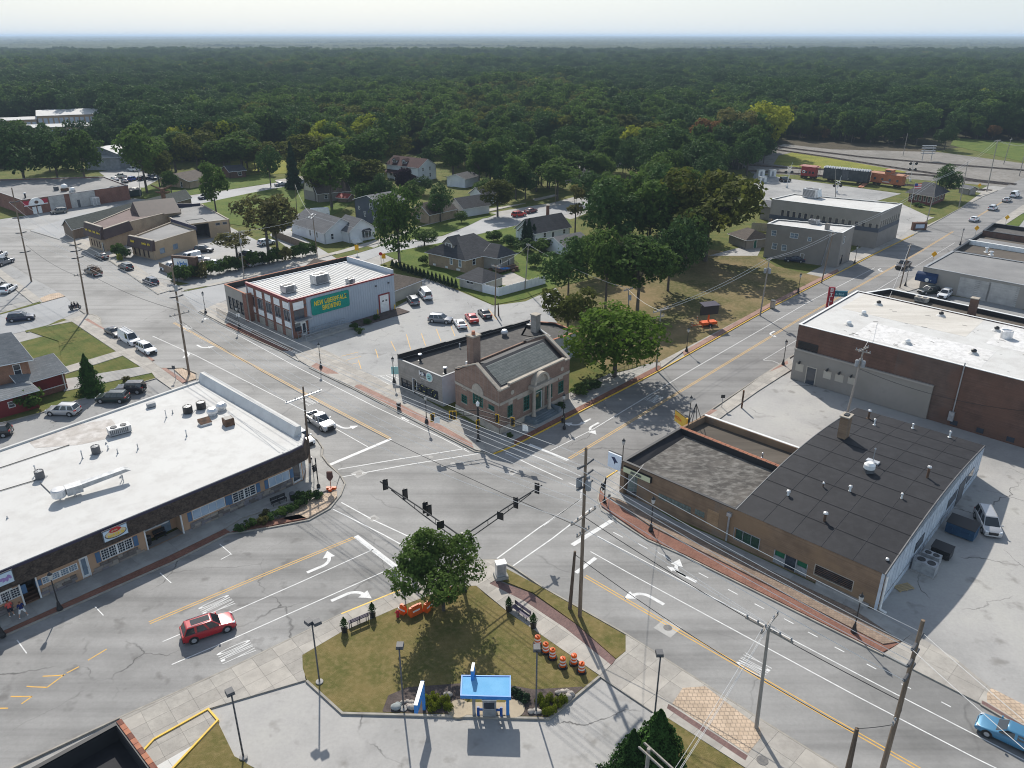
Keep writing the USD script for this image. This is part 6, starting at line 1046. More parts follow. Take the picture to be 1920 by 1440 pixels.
for px,hh,lab in(((1425,335),3.2,'white railway control cabinet by the lot'),((1447,331),2.4,'smaller white railway cabinet'),((1429,342),2.0,'squat white railway cabinet in front')):T=thing('equipment_cabinet',lab,'cabinet',(*G(*px),0));p=G(*px);T.part('cabinet',rbox((*p,.1),(2.6,1.8,hh),.15),m_white);T.part('roof',rbox((*p,hh+.1),(2.8,2.0,.1),.15),m_alu);T.part('door',rbox((*(p+[0,-.9]),.3),(.9,.06,hh-.6),.15),m_grey)
for px,tp,lab in(((1475,352),318,'railway crossing signal left of the office roof'),((1568,362),343,'railway crossing signal behind the office roof'),((1706,340),302,'tall railway signal mast with four lamp heads by the orange caboose')):
 p=G(*px);z=zat(p,tp);T=thing('rail_signal',lab,'signal',(*p,0));T.part('mast',cyl((*p,0),(*p,z),.09),m_alu);T.part('crossarm',bx(p[0]-1.3,p[0]+1.3,p[1]-.08,p[1]+.08,z-1.3,z-1.1),m_alu);T.part('base',rbox((*p,0),(.7,.7,.9)),m_alu)
 for s in(-1,1):
  for dz in((0,)if tp>310 else(0,-2.2)):T.part('lamp_head',cat([cyl((p[0]+s*1.1,p[1]-.2,z-.9+dz),(p[0]+s*1.1,p[1]+.1,z-.9+dz),.55,n=12)]),m_black)
 if tp>310:T.part('gate_arm',cyl((*p,1.2),(p[0]+.8,p[1],z+2.5),.07,.05),m_white);T.part('crossbuck',cat([hull([(p[0]+s*.9,p[1]-.3,z),(p[0]-s*.9,p[1]-.3,z+.9),(p[0]+s*.9,p[1]-.26,z+.2),(p[0]-s*.9,p[1]-.26,z+1.1)])for s in(-1,1)]),m_white)
T=thing('gantry','grey ladder tower with equipment racks beside the tracks','tower',(*G(1737,301),0));p=G(1737,301);z=zat(p,272)
for dx in(-2,2):
 T.part('leg',cyl((p[0]+dx,p[1],0),(p[0]+dx,p[1],z),.15),m_steel)
for k in range(4):T.part('rack',bx(p[0]-3,p[0]+3,p[1]-.5,p[1]+.5,z*(.45+.16*k),z*(.45+.16*k)+.35),m_steel)
#  houses behind
def dormer(T,c,d,w,h0,h1,wall,roof,out=2.2):
 d=unit(d);n=np.array([-d[1],d[0]]);c=np.array(c);q=lambda a,b,z:(*(c+n*a+d*b),z)
 D=T.part('dormer',hull([q(a,b,z)for a in(-w/2,w/2)for b in(0,-out)for z in(h0,h1)]+[q(0,b,h1+w*.4)for b in(0,-out)]),wall)
 T.part('dormer_roof',cat([slab_quad([q(s*(w/2+.25),.3,h1-.1),q(0,.3,h1+w*.45),q(0,-out,h1+w*.45),q(s*(w/2+.25),-out,h1-.1)][::s],.12)for s in(1,-1)]),roof,under=D)
 T.part('dormer_window',cat([hull([q(a+x,b,z)for x in(-.4,.4)for b in(.02,.06)for z in(h0+.5,h1-.1)])for a in(-.45,.45)]),g_dark,under=D);T.part('dormer_trim',hull([q(a,b,z)for a in(-1.1,1.1)for b in(.01,.03)for z in(h0+.35,h1+.05)]),m_white,under=D)
ha,hb2=G(804,497),G(873,512);hn=unit(G(953,490)-hb2);ze=zat(hb2,484)
pts=[ha,hb2,hb2+hn*11.5,ha+hn*11.5]
T=house('brick_house','tan brick house with charcoal hipped roof and front dormer',pts,ze,ze+3.6,b_tan,s_char,along=1,hip=(4.0,3.0),over=.6);T.pts=pts;f=Fac(T,pts[0],pts[1],ze,b_tan,th=.25);T.fac[[i for i,w_ in enumerate(T.fac)if np.allclose(w_.A,pts[0])][0]]=f
for px in((843,480,849,497),(859,484,865.5,502)):f.win(px,1,2,m_white,g_blue,fw=.14)
for px in((812,493,817,496),(835,500,840,503),(856,506,863,509)):a0,a1,z0,z1=f.rect(px);T.part('basement_vent',f.box(a0,a1,.25,.7,0,.06),m_white)
g=[w_ for w_ in T.fac if np.allclose(w_.A,pts[1])][0];g.window(g.L*.2,g.L*.2+1.1,1.4,3.2,1,2);done(T)
dormer(T,(pts[0]+pts[1])/2+(pts[1]-pts[0])*-.05+hn*1.4,-hn,3.6,ze+.7,ze+2.3,w_taupe2,s_char,3.5)
e0=G(918,497);T2=T;ex=[hb2+hn*6,hb2+hn*6+unit(hb2-ha)*4.0,hb2+hn*12+unit(hb2-ha)*4.0,hb2+hn*12];
ext=house('house_wing','pale clapboard rear wing of the tan brick house',ex,ze-.1,ze+2.0,siding('siding_taupe',(.30,.28,.255),(.26,.245,.22)),s_char,along=0,hip=(0,2.0),over=.5);ext.fac[1].window(.8,1.6,1.0,2.6);ext.fac[1].door(3.6,4.5,2.2,m_dkgrey);done(ext)
gA,gB,gC=G(861.7,537.5),G(904,548),G(941.7,535);zg=zat(gB,528)
T=house('garage','taupe block garage with charcoal pyramid roof behind the white fence',[gA,gB,gC,gA+gC-gB],zg,zg+1.8,b_blockw,s_char,hip=(3.0,3.0),over=.5,category='garage');T.fac[0].window(2.0,4.2,1.2,2.0,2,1);done(T)
m_vinyl=M('vinyl_white',(.72,.73,.76),.4,(.64,.66,.70),.8)
T=thing('fence','white vinyl panel fence around the paved yard','fence',(*G(935,556),0))
for a,b,n_ in(((905,548.5),(935,556),5),((935,556),(983,543),7),((983,543),(1023,532),6)):
 A,B=G(*a),G(*b);an=math.atan2(*(B-A)[::-1]);L=np.linalg.norm(B-A)/n_
 for k in range(n_):p=A+(B-A)*(k+.5)/n_;T.part('panel',rbox((*p,.05),(L-.14,.05,1.85),an),m_vinyl);T.part('post',rbox((*(A+(B-A)*k/n_),0),(.13,.13,2.0),an),m_vinyl)
T=thing('deck','brown timber deck with railings behind the tan brick house','deck',(*G(950,500),0));dk=gp((925,505),(962,497),(972,505),(935,515));T.part('boards',prism(dk,.5,.62),m_brown);c=np.array(dk.exterior.coords[:-1])
for p_,q_ in zip(c,np.roll(c,-1,0)):
 T.part('rail',cyl((*p_,1.5),(*q_,1.5),.05,n=5),m_wood)
 for k in range(6):x=p_+(q_-p_)*k/6;T.part('baluster',cyl((*x,0),(*x,1.5),.04,n=5),m_wood)
T=thing('tarp','bright blue tarpaulin thrown over garden clutter','tarp',(*G(942,508),0));P_=G(942,509);rr_=np.random.default_rng(4);T.part('sheet',hull(np.c_[P_[0]+rr_.uniform(-2.2,2.2,14),P_[1]+rr_.uniform(-1,1,14),rr_.uniform(.1,1.0,14)]),M('tarp_blue',(.02,.15,.45),.5,(.03,.2,.55),1.5));T.part('clutter',cat([rbox((P_[0]+x,P_[1]+y,0),(.8,.6,.5+.2*k),k)for k,(x,y)in enumerate(((2.6,-.5),(-2.8,.4),(1.2,1.6),(3.4,.6)))]),m_rust)
m_garden=m_mulch
def simple(nm,lab,a,b,depth,ze,zr,wall,roof,along=0,hip=(0,0),wins=(),dr=None,cat_='house',over=.4,sw=0):
 T=house(nm,lab,prect(a,b,depth),ze,zr,wall,roof,along,hip,over,category=cat_)
 for i,x,w,z0,z1 in wins:
  F_=T.fac[i];F_.window(F_.L*x,F_.L*x+w,z0,z1,1,2,m_white,g_dark)
 if dr:F_=T.fac[dr[0]];F_.door(F_.L*dr[1],F_.L*dr[1]+dr[2],dr[3],dr[4],handle=dr[2]<1.5)
 done(T);return T
T=simple('white_house','white clapboard house with grey shingle roof, skylights and porch gable',(548,437),(610,458),10.5,3.2,6.3,w_white,s_grey,0,wins=((0,.55,.9,1.0,2.6),(0,.75,.9,1.0,2.6),(1,.18,.9,.9,2.5),(0,.2,.5,1.8,2.4)))
f=T.fac[1];u_,n_=f.d,f.n;c0=f.pt(f.L,0)[:2];wing_=house('house_wing','white front wing with bay window and cross gable',ccw([f.pt(f.L*.52,0,3.4)[:2],f.pt(f.L+3.2,0,3.4)[:2],f.pt(f.L+3.2,0,-4)[:2],f.pt(f.L*.52,0,-4)[:2]]),3.2,6.0,w_white,s_grey,along=1);done(wing_);wf=Fac(wing_,f.pt(f.L*.52,0,3.4)[:2],f.pt(f.L+3.2,0,3.4)[:2],3.2,w_white)
wing_.part('bay_window',hull([wf.pt(a,z,d_)for a,d_ in((wf.L*.5,0),(wf.L*.85,0),(wf.L*.55,.6),(wf.L*.8,.6))for z in(.9,2.5)]),g_dark);wing_.part('bay_roof',hull([wf.pt(a,z,d_)for a,d_,z in((wf.L*.47,0,2.52),(wf.L*.88,0,2.52),(wf.L*.53,.75,2.52),(wf.L*.82,.75,2.52),(wf.L*.55,.02,3.1),(wf.L*.8,.02,3.1))]),s_char);wing_.part('bay_frame',cat([cyl(wf.pt(a,.85,.62),wf.pt(a,2.52,.62),.06,n=5)for a in(wf.L*.55,wf.L*.68,wf.L*.8)]),m_white)
wing_.part('porch_steps',cat([wf.box(wf.L*.05,wf.L*.35,.02,.9-.2*k,.1+.4*k,.5+.4*k)for k in range(4)]),m_white);wing_.part('porch_rail',cat([cyl(wf.pt(a,.0,2),wf.pt(a,1.4,1.6),.05,n=5)for a in(wf.L*.05,wf.L*.35)]),m_white)
for k in range(2):p=T.pts[0]*.72+T.pts[1]*.28+unit(T.pts[3]-T.pts[0])*2.6+unit(T.pts[1]-T.pts[0])*1.4*k;wv=unit(T.pts[3]-T.pts[0]);uv_=unit(T.pts[1]-T.pts[0]);kz_=(6.3-3.2)/5.25;T.part('skylight',hexa([(*(p+uv_*x+wv*y),3.2+kz_*(2.6+y)+.02)for x,y in((0,0),(.7,0),(.7,1.6),(0,1.6))],[(*(p+uv_*x+wv*y),3.2+kz_*(2.6+y)+.1)for x,y in((0,0),(.7,0),(.7,1.6),(0,1.6))]),m_white)
simple('dark_house','tall slate blue two storey house with white window frames',(667.5,412),(719,424),9,6.3,8.2,w_slate,s_grey,1,wins=((0,.12,.9,3.4,4.4),(0,.32,.9,1.6,3.2),(0,.55,1.2,4.2,5.9),(0,.65,.9,1.2,2.8)))
simple('bungalow','brown roofed bungalow behind the round street tree',(772,413),(806,420),11,3.0,5.6,b_tan,s_brown,1,wins=((0,.3,1.6,.9,2.4),));simple('bungalow','grey roofed bungalow hidden behind the dark yard tree',(840,400),(870,408),10,2.9,5.4,w_white,s_char,1,wins=((0,.5,1.4,.9,2.3),))
simple('white_cottage','white cottage with steep charcoal roof and brick chimney',(1002,456),(1068,443),8,2.9,5.9,w_white,s_char,0,wins=((0,.25,1.0,1.0,2.3),(0,.8,1.0,1.0,2.3)),dr=(0,.48,1.0,2.1,m_dkgrey));simple('cottage_wing','front gabled wing of the white cottage',(972,450),(1000,456),8,2.9,5.4,w_white,s_char,1)
p=G(1018,440);T=thing('chimney','dark red brick chimney on the white cottage roof','chimney',(*p,4));T.part('stack',rbox((*(p+[1.5,6]),3.8),(.9,.9,3.2)),b_red);T.part('cap',rbox((*(p+[1.5,6]),7.0),(1.05,1.05,.12)),m_lime)
simple('garage','grey roofed white garage half hidden by trees beside the white cottage',(1058,480),(1105,470),8,2.6,4.2,w_white,s_grey,0,cat_='garage');simple('garage','white garage with low grey gable and wide door',(838,349),(873,353),9,3.4,4.8,w_white,s_char,1,cat_='garage',dr=(0,.2,3.6,2.5,w_white))
simple('white_house','small white gabled house beside the yellow-green street tree',(881,380),(906,386),8,3.4,5.6,w_white,s_char,1,wins=((0,.4,1.0,1.0,2.4),));simple('white_house','white house with dark roof behind the middle yard trees',(932,342),(965,347),9,3.2,5.4,w_white,s_char,0)
simple('grey_house','low grey house half hidden by trees near the far lot',(1065,340),(1118,346),8,2.9,4.8,w_taupe,s_char,0,wins=((0,.3,1.2,1.0,2.2),(0,.6,1.2,1.0,2.2)))
T=simple('farmhouse','large white two storey house with maroon roof and dormers',(726,333),(786,341),10,5.4,8.0,w_white,s_maroon,0,wins=((0,.1,1,1,2.6),(0,.4,1,1,2.6),(1,.2,1,1,2.6),(1,.6,1,1,2.6),(1,.2,1,3.6,5),(1,.6,1,3.6,5)))
f=T.fac[0]
for s in(.2,.5):dormer(T,f.pt(f.L*s,0,-1.2)[:2],f.n,2.0,5.6,6.9,w_white,s_maroon,2.5)
T.part('porch_roof',hull([f.pt(a,z,d_)for a in(.5,f.L*.75)for d_,z in((0,3.4),(0,3.0),(2.8,2.6),(2.8,2.5))]),s_maroon);[T.part('porch_post',cyl(f.pt(a,0,2.6),f.pt(a,2.5,2.6),.1,n=6),m_white)for a in np.linspace(.7,f.L*.73,5)]
pts=prect((571,373),(592,378),13);T=thing('barn_house','gambrel roofed barn house with cream upper gable among tall trees','house',(*np.mean(pts,0),0));T.fac=[Fac(T,pts[i],pts[(i+1)%4],3.2,w_taupe)for i in range(4)];done(T)
u_=unit(pts[1]-pts[0]);w_=unit(pts[3]-pts[0]);Wd=np.linalg.norm(pts[1]-pts[0]);pr=[(0,3.2),(Wd*.16,5.8),(Wd/2,7.4),(Wd*.84,5.8),(Wd,3.2)];D_=13
T.part('gable',hull([(*(pts[0]+u_*x+w_*y),z)for x,z in pr for y in(.02,.3)]),w_cream);T.part('roof',cat([slab_quad([(*(pts[0]+u_*a[0]-w_*.3),a[1]+.15),(*(pts[0]+u_*b[0]-w_*.3),b[1]+.15),(*(pts[0]+u_*b[0]+w_*D_),b[1]+.15),(*(pts[0]+u_*a[0]+w_*D_),a[1]+.15)],.15)for a,b in zip(pr[:-1],pr[1:])]),s_brown)
for x in(.36,.56):T.part('gable_window',hull([(*(pts[0]+u_*Wd*x+u_*a+w_*y),z)for a in(-.35,.35)for y in(-.02,.01)for z in(4.6,5.7)]),g_dark)
simple('barn_wing','long brown wing of the barn house with small gable window',(597,380),(657,374),9,3.2,6.6,w_taupe,s_brown,0,wins=((0,.2,1.2,1,2.4),(0,.7,1.2,1,2.4)));simple('play_house','small red roofed shelter behind the slate house',(632,378),(652,380),4,1.6,2.6,m_wood,M('roof_red',(.3,.05,.04),.7),0,cat_='shelter')
simple('bungalow','brown bungalow with white trimmed front gable',(302,348),(356,354),10,2.8,4.9,b_tan,s_brown,1,wins=((0,.25,1.8,.9,2.2),(0,.7,1,.1,2.2)));simple('brick_bungalow','low brick bungalow beyond the tall thin tree',(432,335),(462,332),9,2.8,4.4,b_old,s_char,0,wins=((0,.5,1.6,.9,2.2),))
T=simple('workshop','grey metal workshop with white roof and dark open doorway',(166,313),(226,318),30,6.5,8.8,m_grey,r_white,1,cat_='workshop',dr=(0,.31,6,5.2,m_black));simple('workshop_wing','grey lean-to beside the metal workshop',(227,318),(236,314),14,5,5.6,m_grey,m_steel,1,cat_='workshop')
for a,b,dep,zz,lab in(((-60,262),(186,252),12,5.0,'nearest white roofed storage unit row'),((-60,246),(72,240),12,5.2,'left white roofed storage unit row with roller doors'),((74,240),(190,235),26,7.0,'tall white roofed storage unit block with wide doors')):
 T=house('storage_units',lab,prect(a,b,dep),zz,zz+dep*.09,w_tan,r_white,0,category='storage building');f=T.fac[0]
 for k in range(12):T.part('roller_door',f.box(f.L*(k+.15)/12,f.L*(k+.85)/12,.05,zz-1.6,.0,.06),w_mblue)
 done(T)
for i,(a,b,dep,hh)in enumerate(big_sheds):
 T=flat('warehouse',('white roofed warehouse showing through the far left trees','small white warehouse left of the tall tree crown','white warehouse right of the tall tree crown','long white warehouse among the yellowing trees','wide distant white shed in the middle of the woods','furthest white shed on the right of the woods')[i],'warehouse',prect(a,b,dep),hh,[w_mblue]*4,M('shed_roof',(.84,.84,.84),.5),par=.1);f=T.fac[0]
 for k in range(5):T.part('loading_door',f.box(f.L*(k+.2)/5,f.L*(k+.7)/5,.1,4,0,.08),m_grey)
 done(T)
 #  left: brick hall with pale block bays
hL=zat(G(48,404),375);nb_=[G(-60,364),G(48,404),G(245,374),G(200,356)]
T=flat('club_building','low brick and pale block building with red fascia and white arched canopy','building',nb_,hL,[b_red,b_red,b_red,b_red],r_grey,par=.3,cop=m_grey,copw=.3);f=T.fac[1]
for s0,s1 in((.23,.37),(.42,.66)):T.part('pale_block_bay',f.box(f.L*s0,f.L*s1,.05,hL-.1,0,.06),b_blockw)
zz=hL*.62;T.part('fascia',cat([f.box(.2,f.L*.07,zz,hL-.5,0,.2),f.box(f.L*.15,f.L*.215,zz,hL-.5,0,.2)]),M('fascia_red',(.40,.03,.05),.6));T.part('fascia_trim',f.box(.2,f.L*.215,zz-.25,zz-.005,0,.25),m_white)
a=f.L*.11;T.part('arch_canopy',f.poly(Point(a,zz-.2).buffer(2.2,12).intersection(sbox(a-3,zz-.2,a+3,hL+2)),.21,.8),m_white);T.part('emblem',f.poly(affinity.scale(Point(a,zz+.7).buffer(.6,10),1,.8),.8,.83),m_brown)
for s in(-1.3,.2):d_=T.part('door',f.box(a+s,a+s+1.15,.05,2.2,.01,.06),m_white);T.part('pane',f.box(a+s+.2,a+s+.95,2.25,3.0,.01,.05),g_dark,under=d_)
T.part('side_door',f.box(f.L*.48,f.L*.505,.05,2.4,.06,.1),m_dkgrey);T.part('brick_pier',f.box(f.L*.67,f.L*.68,.05,hL-.2,.0,.1),b_red);done(T)
T=thing('cold_store','silver walk-in cold box standing against the pale block wall','cold box',f.pt(f.L*.63,0,1.2));T.part('box',f.box(f.L*.60,f.L*.665,.15,2.7,.3,2.2),m_alu);T.part('doors',cat([f.box(f.L*.605,f.L*.63,.3,2.5,2.2,2.25),f.box(f.L*.635,f.L*.66,.3,2.5,2.2,2.25)]),m_steel)
ac_round((106,357),hL-.3,'dark condenser on the club roof',.8,1.2,m_dkgrey);rooftop('exhaust_fan','white dome fan on the club roof','roof fan',(122,358),hL-.3,[('curb',bx(-.9,.9,-.9,.9,0,.9),m_rust),('hood',ball((0,0,1.5),(1.0,1.0,.8),2),m_white)]);rooftop('exhaust_fan','tilted white fan on the club roof','roof fan',(136,360),hL-.3,[('curb',bx(-.7,.7,-.7,.7,0,.6),m_steel),('hood',ball((.2,0,1.0),(.8,.8,.6),2),m_white)]);flue((48,371),hL-.3,'short dark stack at the street corner of the club roof',1.4,.25,m_black)
#  left: brown mansard lounge, green roof wing, sawtooth garage
m_mbrown=M('mansard_metal',(.045,.026,.024),.6,(.06,.036,.032),.8);ml=zat(G(172,465),420)
LP=[G(170,463),G(199,473),G(250,452),G(330,440),G(300,418)];LPc=[LP[0],LP[1],LP[1]+(G(247,455)-G(199,473)),G(345,428),G(285,410)]
T=flat('lounge','low tan lounge with big brown metal mansard and yellow lettering','building',LPc,ml-.8,[b_tan]*5,M('roof_oxblood',(.125,.085,.078),.85,(.15,.105,.095),.2),par=.2,cop=m_lime,copw=.3)
def mans(A,B,zt,zb,lab_rows=None,out=.9):
 F_=Fac(T,A,B,zt,m_mbrown);T.part('mansard',hull([F_.pt(a,z,d_)for a in(-out*.6,F_.L+out*.6)for z,d_ in((zb,out),(zt,.15),(zt,-.3),(zb,-.1))]),m_mbrown);T.part('mansard_cap',F_.box(-.3,F_.L+.3,zt+.002,zt+.14,-.4,.2),m_lime)
 if lab_rows:
  SF=Fac(T,F_.pt(0,0,out+.05)[:2],F_.pt(F_.L,0,out+.05)[:2],zt,m_mbrown);step_=SF.L/len(lab_rows)
  for k,w_ in enumerate(lab_rows):scribble(SF,step_*(k+.15),step_*(k+.15)+step_*w_,zb+1.1,zb+1.9,1,m_sgold,-.35,T=T,seed=41+k)
 return F_
f=mans(LPc[0],LPc[1],ml+.2,ml-2.9,(.7,.75,.7,.7));mans(LPc[1],LPc[2],ml-.6,ml-2.9)
for w_ in T.fac[:1]:
 for k in range(4):w_.window(w_.L*(.15+.17*k),w_.L*(.15+.17*k)+.5,.7,2.4,1,1,m_brown)
 w_.door(w_.L*.84,w_.L*.84+1.0,2.3,m_black)
done(T)
R0,R1=G(250,478),G(292,488);lw_h=zat(R1,455);RP=[R0,R1,G(372,462),G(326,446)]
T=flat('lounge_wing','tan stucco wing with grey roof and brown mansard over its entrance','building',RP,lw_h,[b_tan,w_tan,w_tan,w_tan],r_grey,par=.3,cop=m_lime,copw=.25);mans(R0,R1,lw_h+.5,lw_h-2.0,(.55,.85));g=T.fac[1]
for s in(.12,.42):g.window(g.L*s,g.L*s+1.7,1.1,2.5,1,1,m_grey,g_blue)
for k in range(4):T.fac[0].window(T.fac[0].L*(.1+.2*k),T.fac[0].L*(.1+.2*k)+.6,.3,2.6,1,1,m_brown)
T.part('roof_curtain',hull([(*(p+o),z)for p in(RP[3],RP[2])for o in(np.zeros(2),-g.n*-.4)for z in(lw_h-.3,lw_h+.9)]),m_navy);done(T)
GA,GB=G(122.5,441),G(140,449);T=house('green_roof_wing','long low wing with dark green roof and white end gable',ccw([GA,GB,GB+unit(G(275,411)-GB)*48,GA+unit(G(275,411)-GB)*48]),3.0,5.0,m_wood,s_green,along=1,category='building');done(T)
S_,E_=G(352,452),G(434,441);hsw=zat(E_,411);T=flat('repair_garage','tan block garage with stepped parapets and a wide dark doorway','garage',prect((345,453),(434,441),26),hsw,[w_tan]*4,r_grey,par=.2,cop=m_lime,copw=.3);f=T.fac[0]
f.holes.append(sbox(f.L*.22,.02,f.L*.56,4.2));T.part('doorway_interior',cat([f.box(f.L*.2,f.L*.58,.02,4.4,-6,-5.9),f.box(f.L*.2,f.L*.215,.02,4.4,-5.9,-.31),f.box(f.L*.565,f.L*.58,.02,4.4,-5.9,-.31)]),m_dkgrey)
for s in(.03,.12,.7,.85):f.window(f.L*s,f.L*s+1.2,3.2,3.9,1,1,m_grey)
dd=-f.n
for k in range(5):T.part('parapet_step',hull([(*(np.array(f.pt(f.L*(.0+.19*k),0,0)[:2])+dd*25.5+f.d*x+dd*y),z)for x in(0,f.L*.19)for y in(0,.4)for z in(hsw-.2,hsw+1.5-.25*k)]),m_navy)
done(T);T=thing('roof_gable','brown gabled roof ridge running up to the garage wall','roof',(*G(318,420),4));c=G(325,430);T.part('slope',hull([(*(c+unit(f.d)*a+dd*b),z)for a,b,z in((-9,-4,ml-1),(2,-4,ml-1),(-9,8,ml-1),(2,8,ml-1),(-9,2,ml+2.2),(2,2,ml+2.2))]),m_mbrown)
T=thing('roof_statue','tall brown antler-like frame on the garage ridge','ornament',(*G(312,385),5));c=G(313,405);T.part('stem',cyl((*c,4.5),(*c,8.5),.6,.8),m_rust);T.part('arms',cat([cyl((*c,8),(c[0]+s*3.2,c[1],9.0+.4*abs(s)),.35,.2)for s in(-1,1)]+[cyl((*c,7),(c[0]+s*2.2,c[1],7.4),.35,.2)for s in(-1,1)]),m_rust)
#  left: red brick house with grey roofs
hr=zat(G(118,752),707);HA,HB=G(-40,790),G(62,757);dpt_=unit(G(60,640)-G(62,757))
n_=np.array([-(HB-HA)[1],(HB-HA)[0]]);n_=unit(n_)
up=[G(-60,690,6.4),G(50,670,6.4)];up+=[up[1]+n_*10.5,up[0]+n_*10.5]
T=house('brick_house','two storey red brick house with blue-grey roof at the left edge',up,6.4,9.2,brickmat('brick_orange',(.27,.12,.07),(.33,.16,.095),(.25,.19,.15)),s_blue,along=0,over=.6);f=T.fac[0];f.window(f.L*.72,f.L*.72+1.0,3.7,5.6,1,2);f.window(f.L*.3,f.L*.3+1.0,3.7,5.6,1,2);done(T)
lo=[G(-60,764,3),G(66,730,3)];lo+=[lo[1]+n_*5.2,lo[0]+n_*5.2];T=house('maroon_wing','maroon lean-to wing with flat blue-grey roof in front of the red brick house',lo,3.0,3.5,w_barn,s_blue,along=0,over=.4);T.fac[0].window(T.fac[0].L*.55,T.fac[0].L*.55+.9,1.2,2.2,1,2);done(T)
pr=[G(38,716,3.3),G(118,693,3.3)];pr+=[pr[1]+n_*7.5,pr[0]+n_*7.5];T=house('maroon_porch','maroon panelled porch with bent blue-grey roof and white downpipe',pr,3.3,5.0,w_barn,s_blue,along=0,hip=(0,0),over=.6);f=T.fac[0];T.part('brick_base',f.box(0,f.L,0,.9,0,.08),b_red);T.part('white_trim',f.box(0,f.L,.902,1.0,0,.12),m_white);T.part('downpipe',tube([f.pt(f.L-.3,3.2,.5),f.pt(f.L-.3,2.9,.14),f.pt(f.L-.3,.1,.14)],.07),m_white);T.part('sill',f.box(f.L-.5,f.L+.05,.1,3.1,.0,.06),b_red);done(T)
#  bottom left: roof corner with red coping
hc=5.6;Q=[G(-200,1560,hc),G(300,1470,hc),G(223,1352,hc),G(60,1440,hc),G(-200,1570,hc)];c1,c2=G(223,1352,hc),G(292,1445,hc);c0=G(40,1452,hc);ex2=c1+(c2-c1)*4;ex0=c1+(c0-c1)*3
T=flat('corner_roof_building','corner of a dark roofed building with red brick coping at the bottom left','building',[c1,ex0,ex0+ex2-c1,ex2],hc,[r_dark]*4,r_dark,par=1.3,cop=m_black,copw=.3);dd=unit(ex2-c1);L_=np.linalg.norm(ex2-c1);nn=np.array([dd[1],-dd[0]])
for k in range(40):T.part('coping_brick',turn(bx(-.28,.28,-.18,.18,0,.07),math.atan2(*dd[::-1]),(*(c1+dd*(k+.5)*.6),hc+.055)),m_terra if k%3 else b_red)
done(T)
p=G(888,66.95);p=p/np.linalg.norm(p)*7000;T=thing('water_tower','tiny grey water tower on the horizon','water tower',(*p,0));T.part('stem',cyl((*p,0),(*p,62),3,2.4),m_grey);T.part('tank',lathe([(2.4,62),(14,68),(16,75),(13,82),(.5,86)],14,(*p,0)),m_grey)
#  vehicles
m_tyre=M('tyre',(.018,.018,.018),.85);m_rim=M('wheel_rim',(.45,.45,.46),.35,metal=.7);m_lamp=M('headlamp',(.7,.72,.75),.1,spec=.9);m_tail=M('tail_lamp',(.40,.012,.01),.2,spec=.7);g_car=M('car_glass',(.012,.016,.02),.04,spec=.9);m_plast=M('black_plastic',(.02,.02,.021),.6);m_plate=M('number_plate',(.6,.62,.66),.5)
PAINT={k:M('paint_'+k,c,.32,coat=.8,spec=.5,metal=mt)for k,c,mt in(('red',(.36,.012,.018),.1),('bright_red',(.50,.012,.01),0),('white',(.74,.75,.76),0),('silver',(.47,.47,.47),.5),('grey',(.18,.19,.21),.4),('black',(.012,.012,.014),0),('green',(.012,.022,.02),.1),('navy',(.012,.018,.04),.1),('blue',(.06,.20,.33),.3),('maroon',(.12,.012,.02),.1),('bronze',(.15,.15,.135),.3),('bright_blue',(.01,.07,.35),0),('brown',(.07,.055,.04),.1))}
# type: length, width, stations (x share, top z), belt z, greenhouse base (rear, front) and roof (rear, front) shares, roof z, wheel radius, extras
CARS={'sedan':(4.85,1.84,[(-.5,.78),(-.47,.98),(-.3,1.02),(0,.98),(.2,.96),(.42,.80),(.49,.62)],(-.36,.22),(-.2,.07),1.45,.33,2),'coupe':(4.75,1.88,[(-.5,.80),(-.47,1.02),(-.3,1.02),(0,.96),(.15,.95),(.42,.80),(.49,.60)],(-.40,.18),(-.16,.03),1.36,.35,2),'suv':(4.78,1.90,[(-.5,.9),(-.485,1.05),(-.3,1.08),(0,1.06),(.2,1.05),(.43,.93),(.49,.70)],(-.475,.23),(-.40,.08),1.70,.37,3),'jeep':(4.3,1.88,[(-.5,1.05),(-.48,1.15),(-.3,1.18),(0,1.18),(.16,1.16),(.45,1.08),(.49,.95)],(-.475,.16),(-.46,.10),1.86,.41,3),'minivan':(5.0,1.95,[(-.5,.9),(-.485,1.0),(-.3,1.05),(0,1.03),(.25,1.02),(.43,.88),(.49,.68)],(-.475,.31),(-.43,.13),1.75,.35,3),'van':(5.7,2.0,[(-.5,1.0),(-.49,1.15),(-.3,1.18),(0,1.18),(.3,1.16),(.44,1.02),(.49,.8)],(-.49,.33),(-.48,.20),2.12,.38,1),'pickup':(5.8,2.0,[(-.5,.5),(-.495,.72),(-.12,.74),(-.11,1.16),(.2,1.16),(.43,1.06),(.49,.8)],(-.11,.21),(-.09,.10),1.88,.41,2)}
def quad_in(q,k,out):
 q=np.array(q,float);c=q.mean(0);n=unit(np.cross(q[1]-q[0],q[3]-q[0]));p=c+(q-c)*np.array(k)[:,None]if np.ndim(k)else c+(q-c)*k;p=p+n*out
 return tm(np.vstack([p,p-n*.02]),_BF[:4].tolist()+_BF[4:].tolist()if False else[[0,1,2],[0,2,3],[4,6,5],[4,7,6],[0,4,5],[0,5,1],[1,5,6],[1,6,2],[2,6,7],[2,7,3],[3,7,4],[3,4,0]])
_ck={}
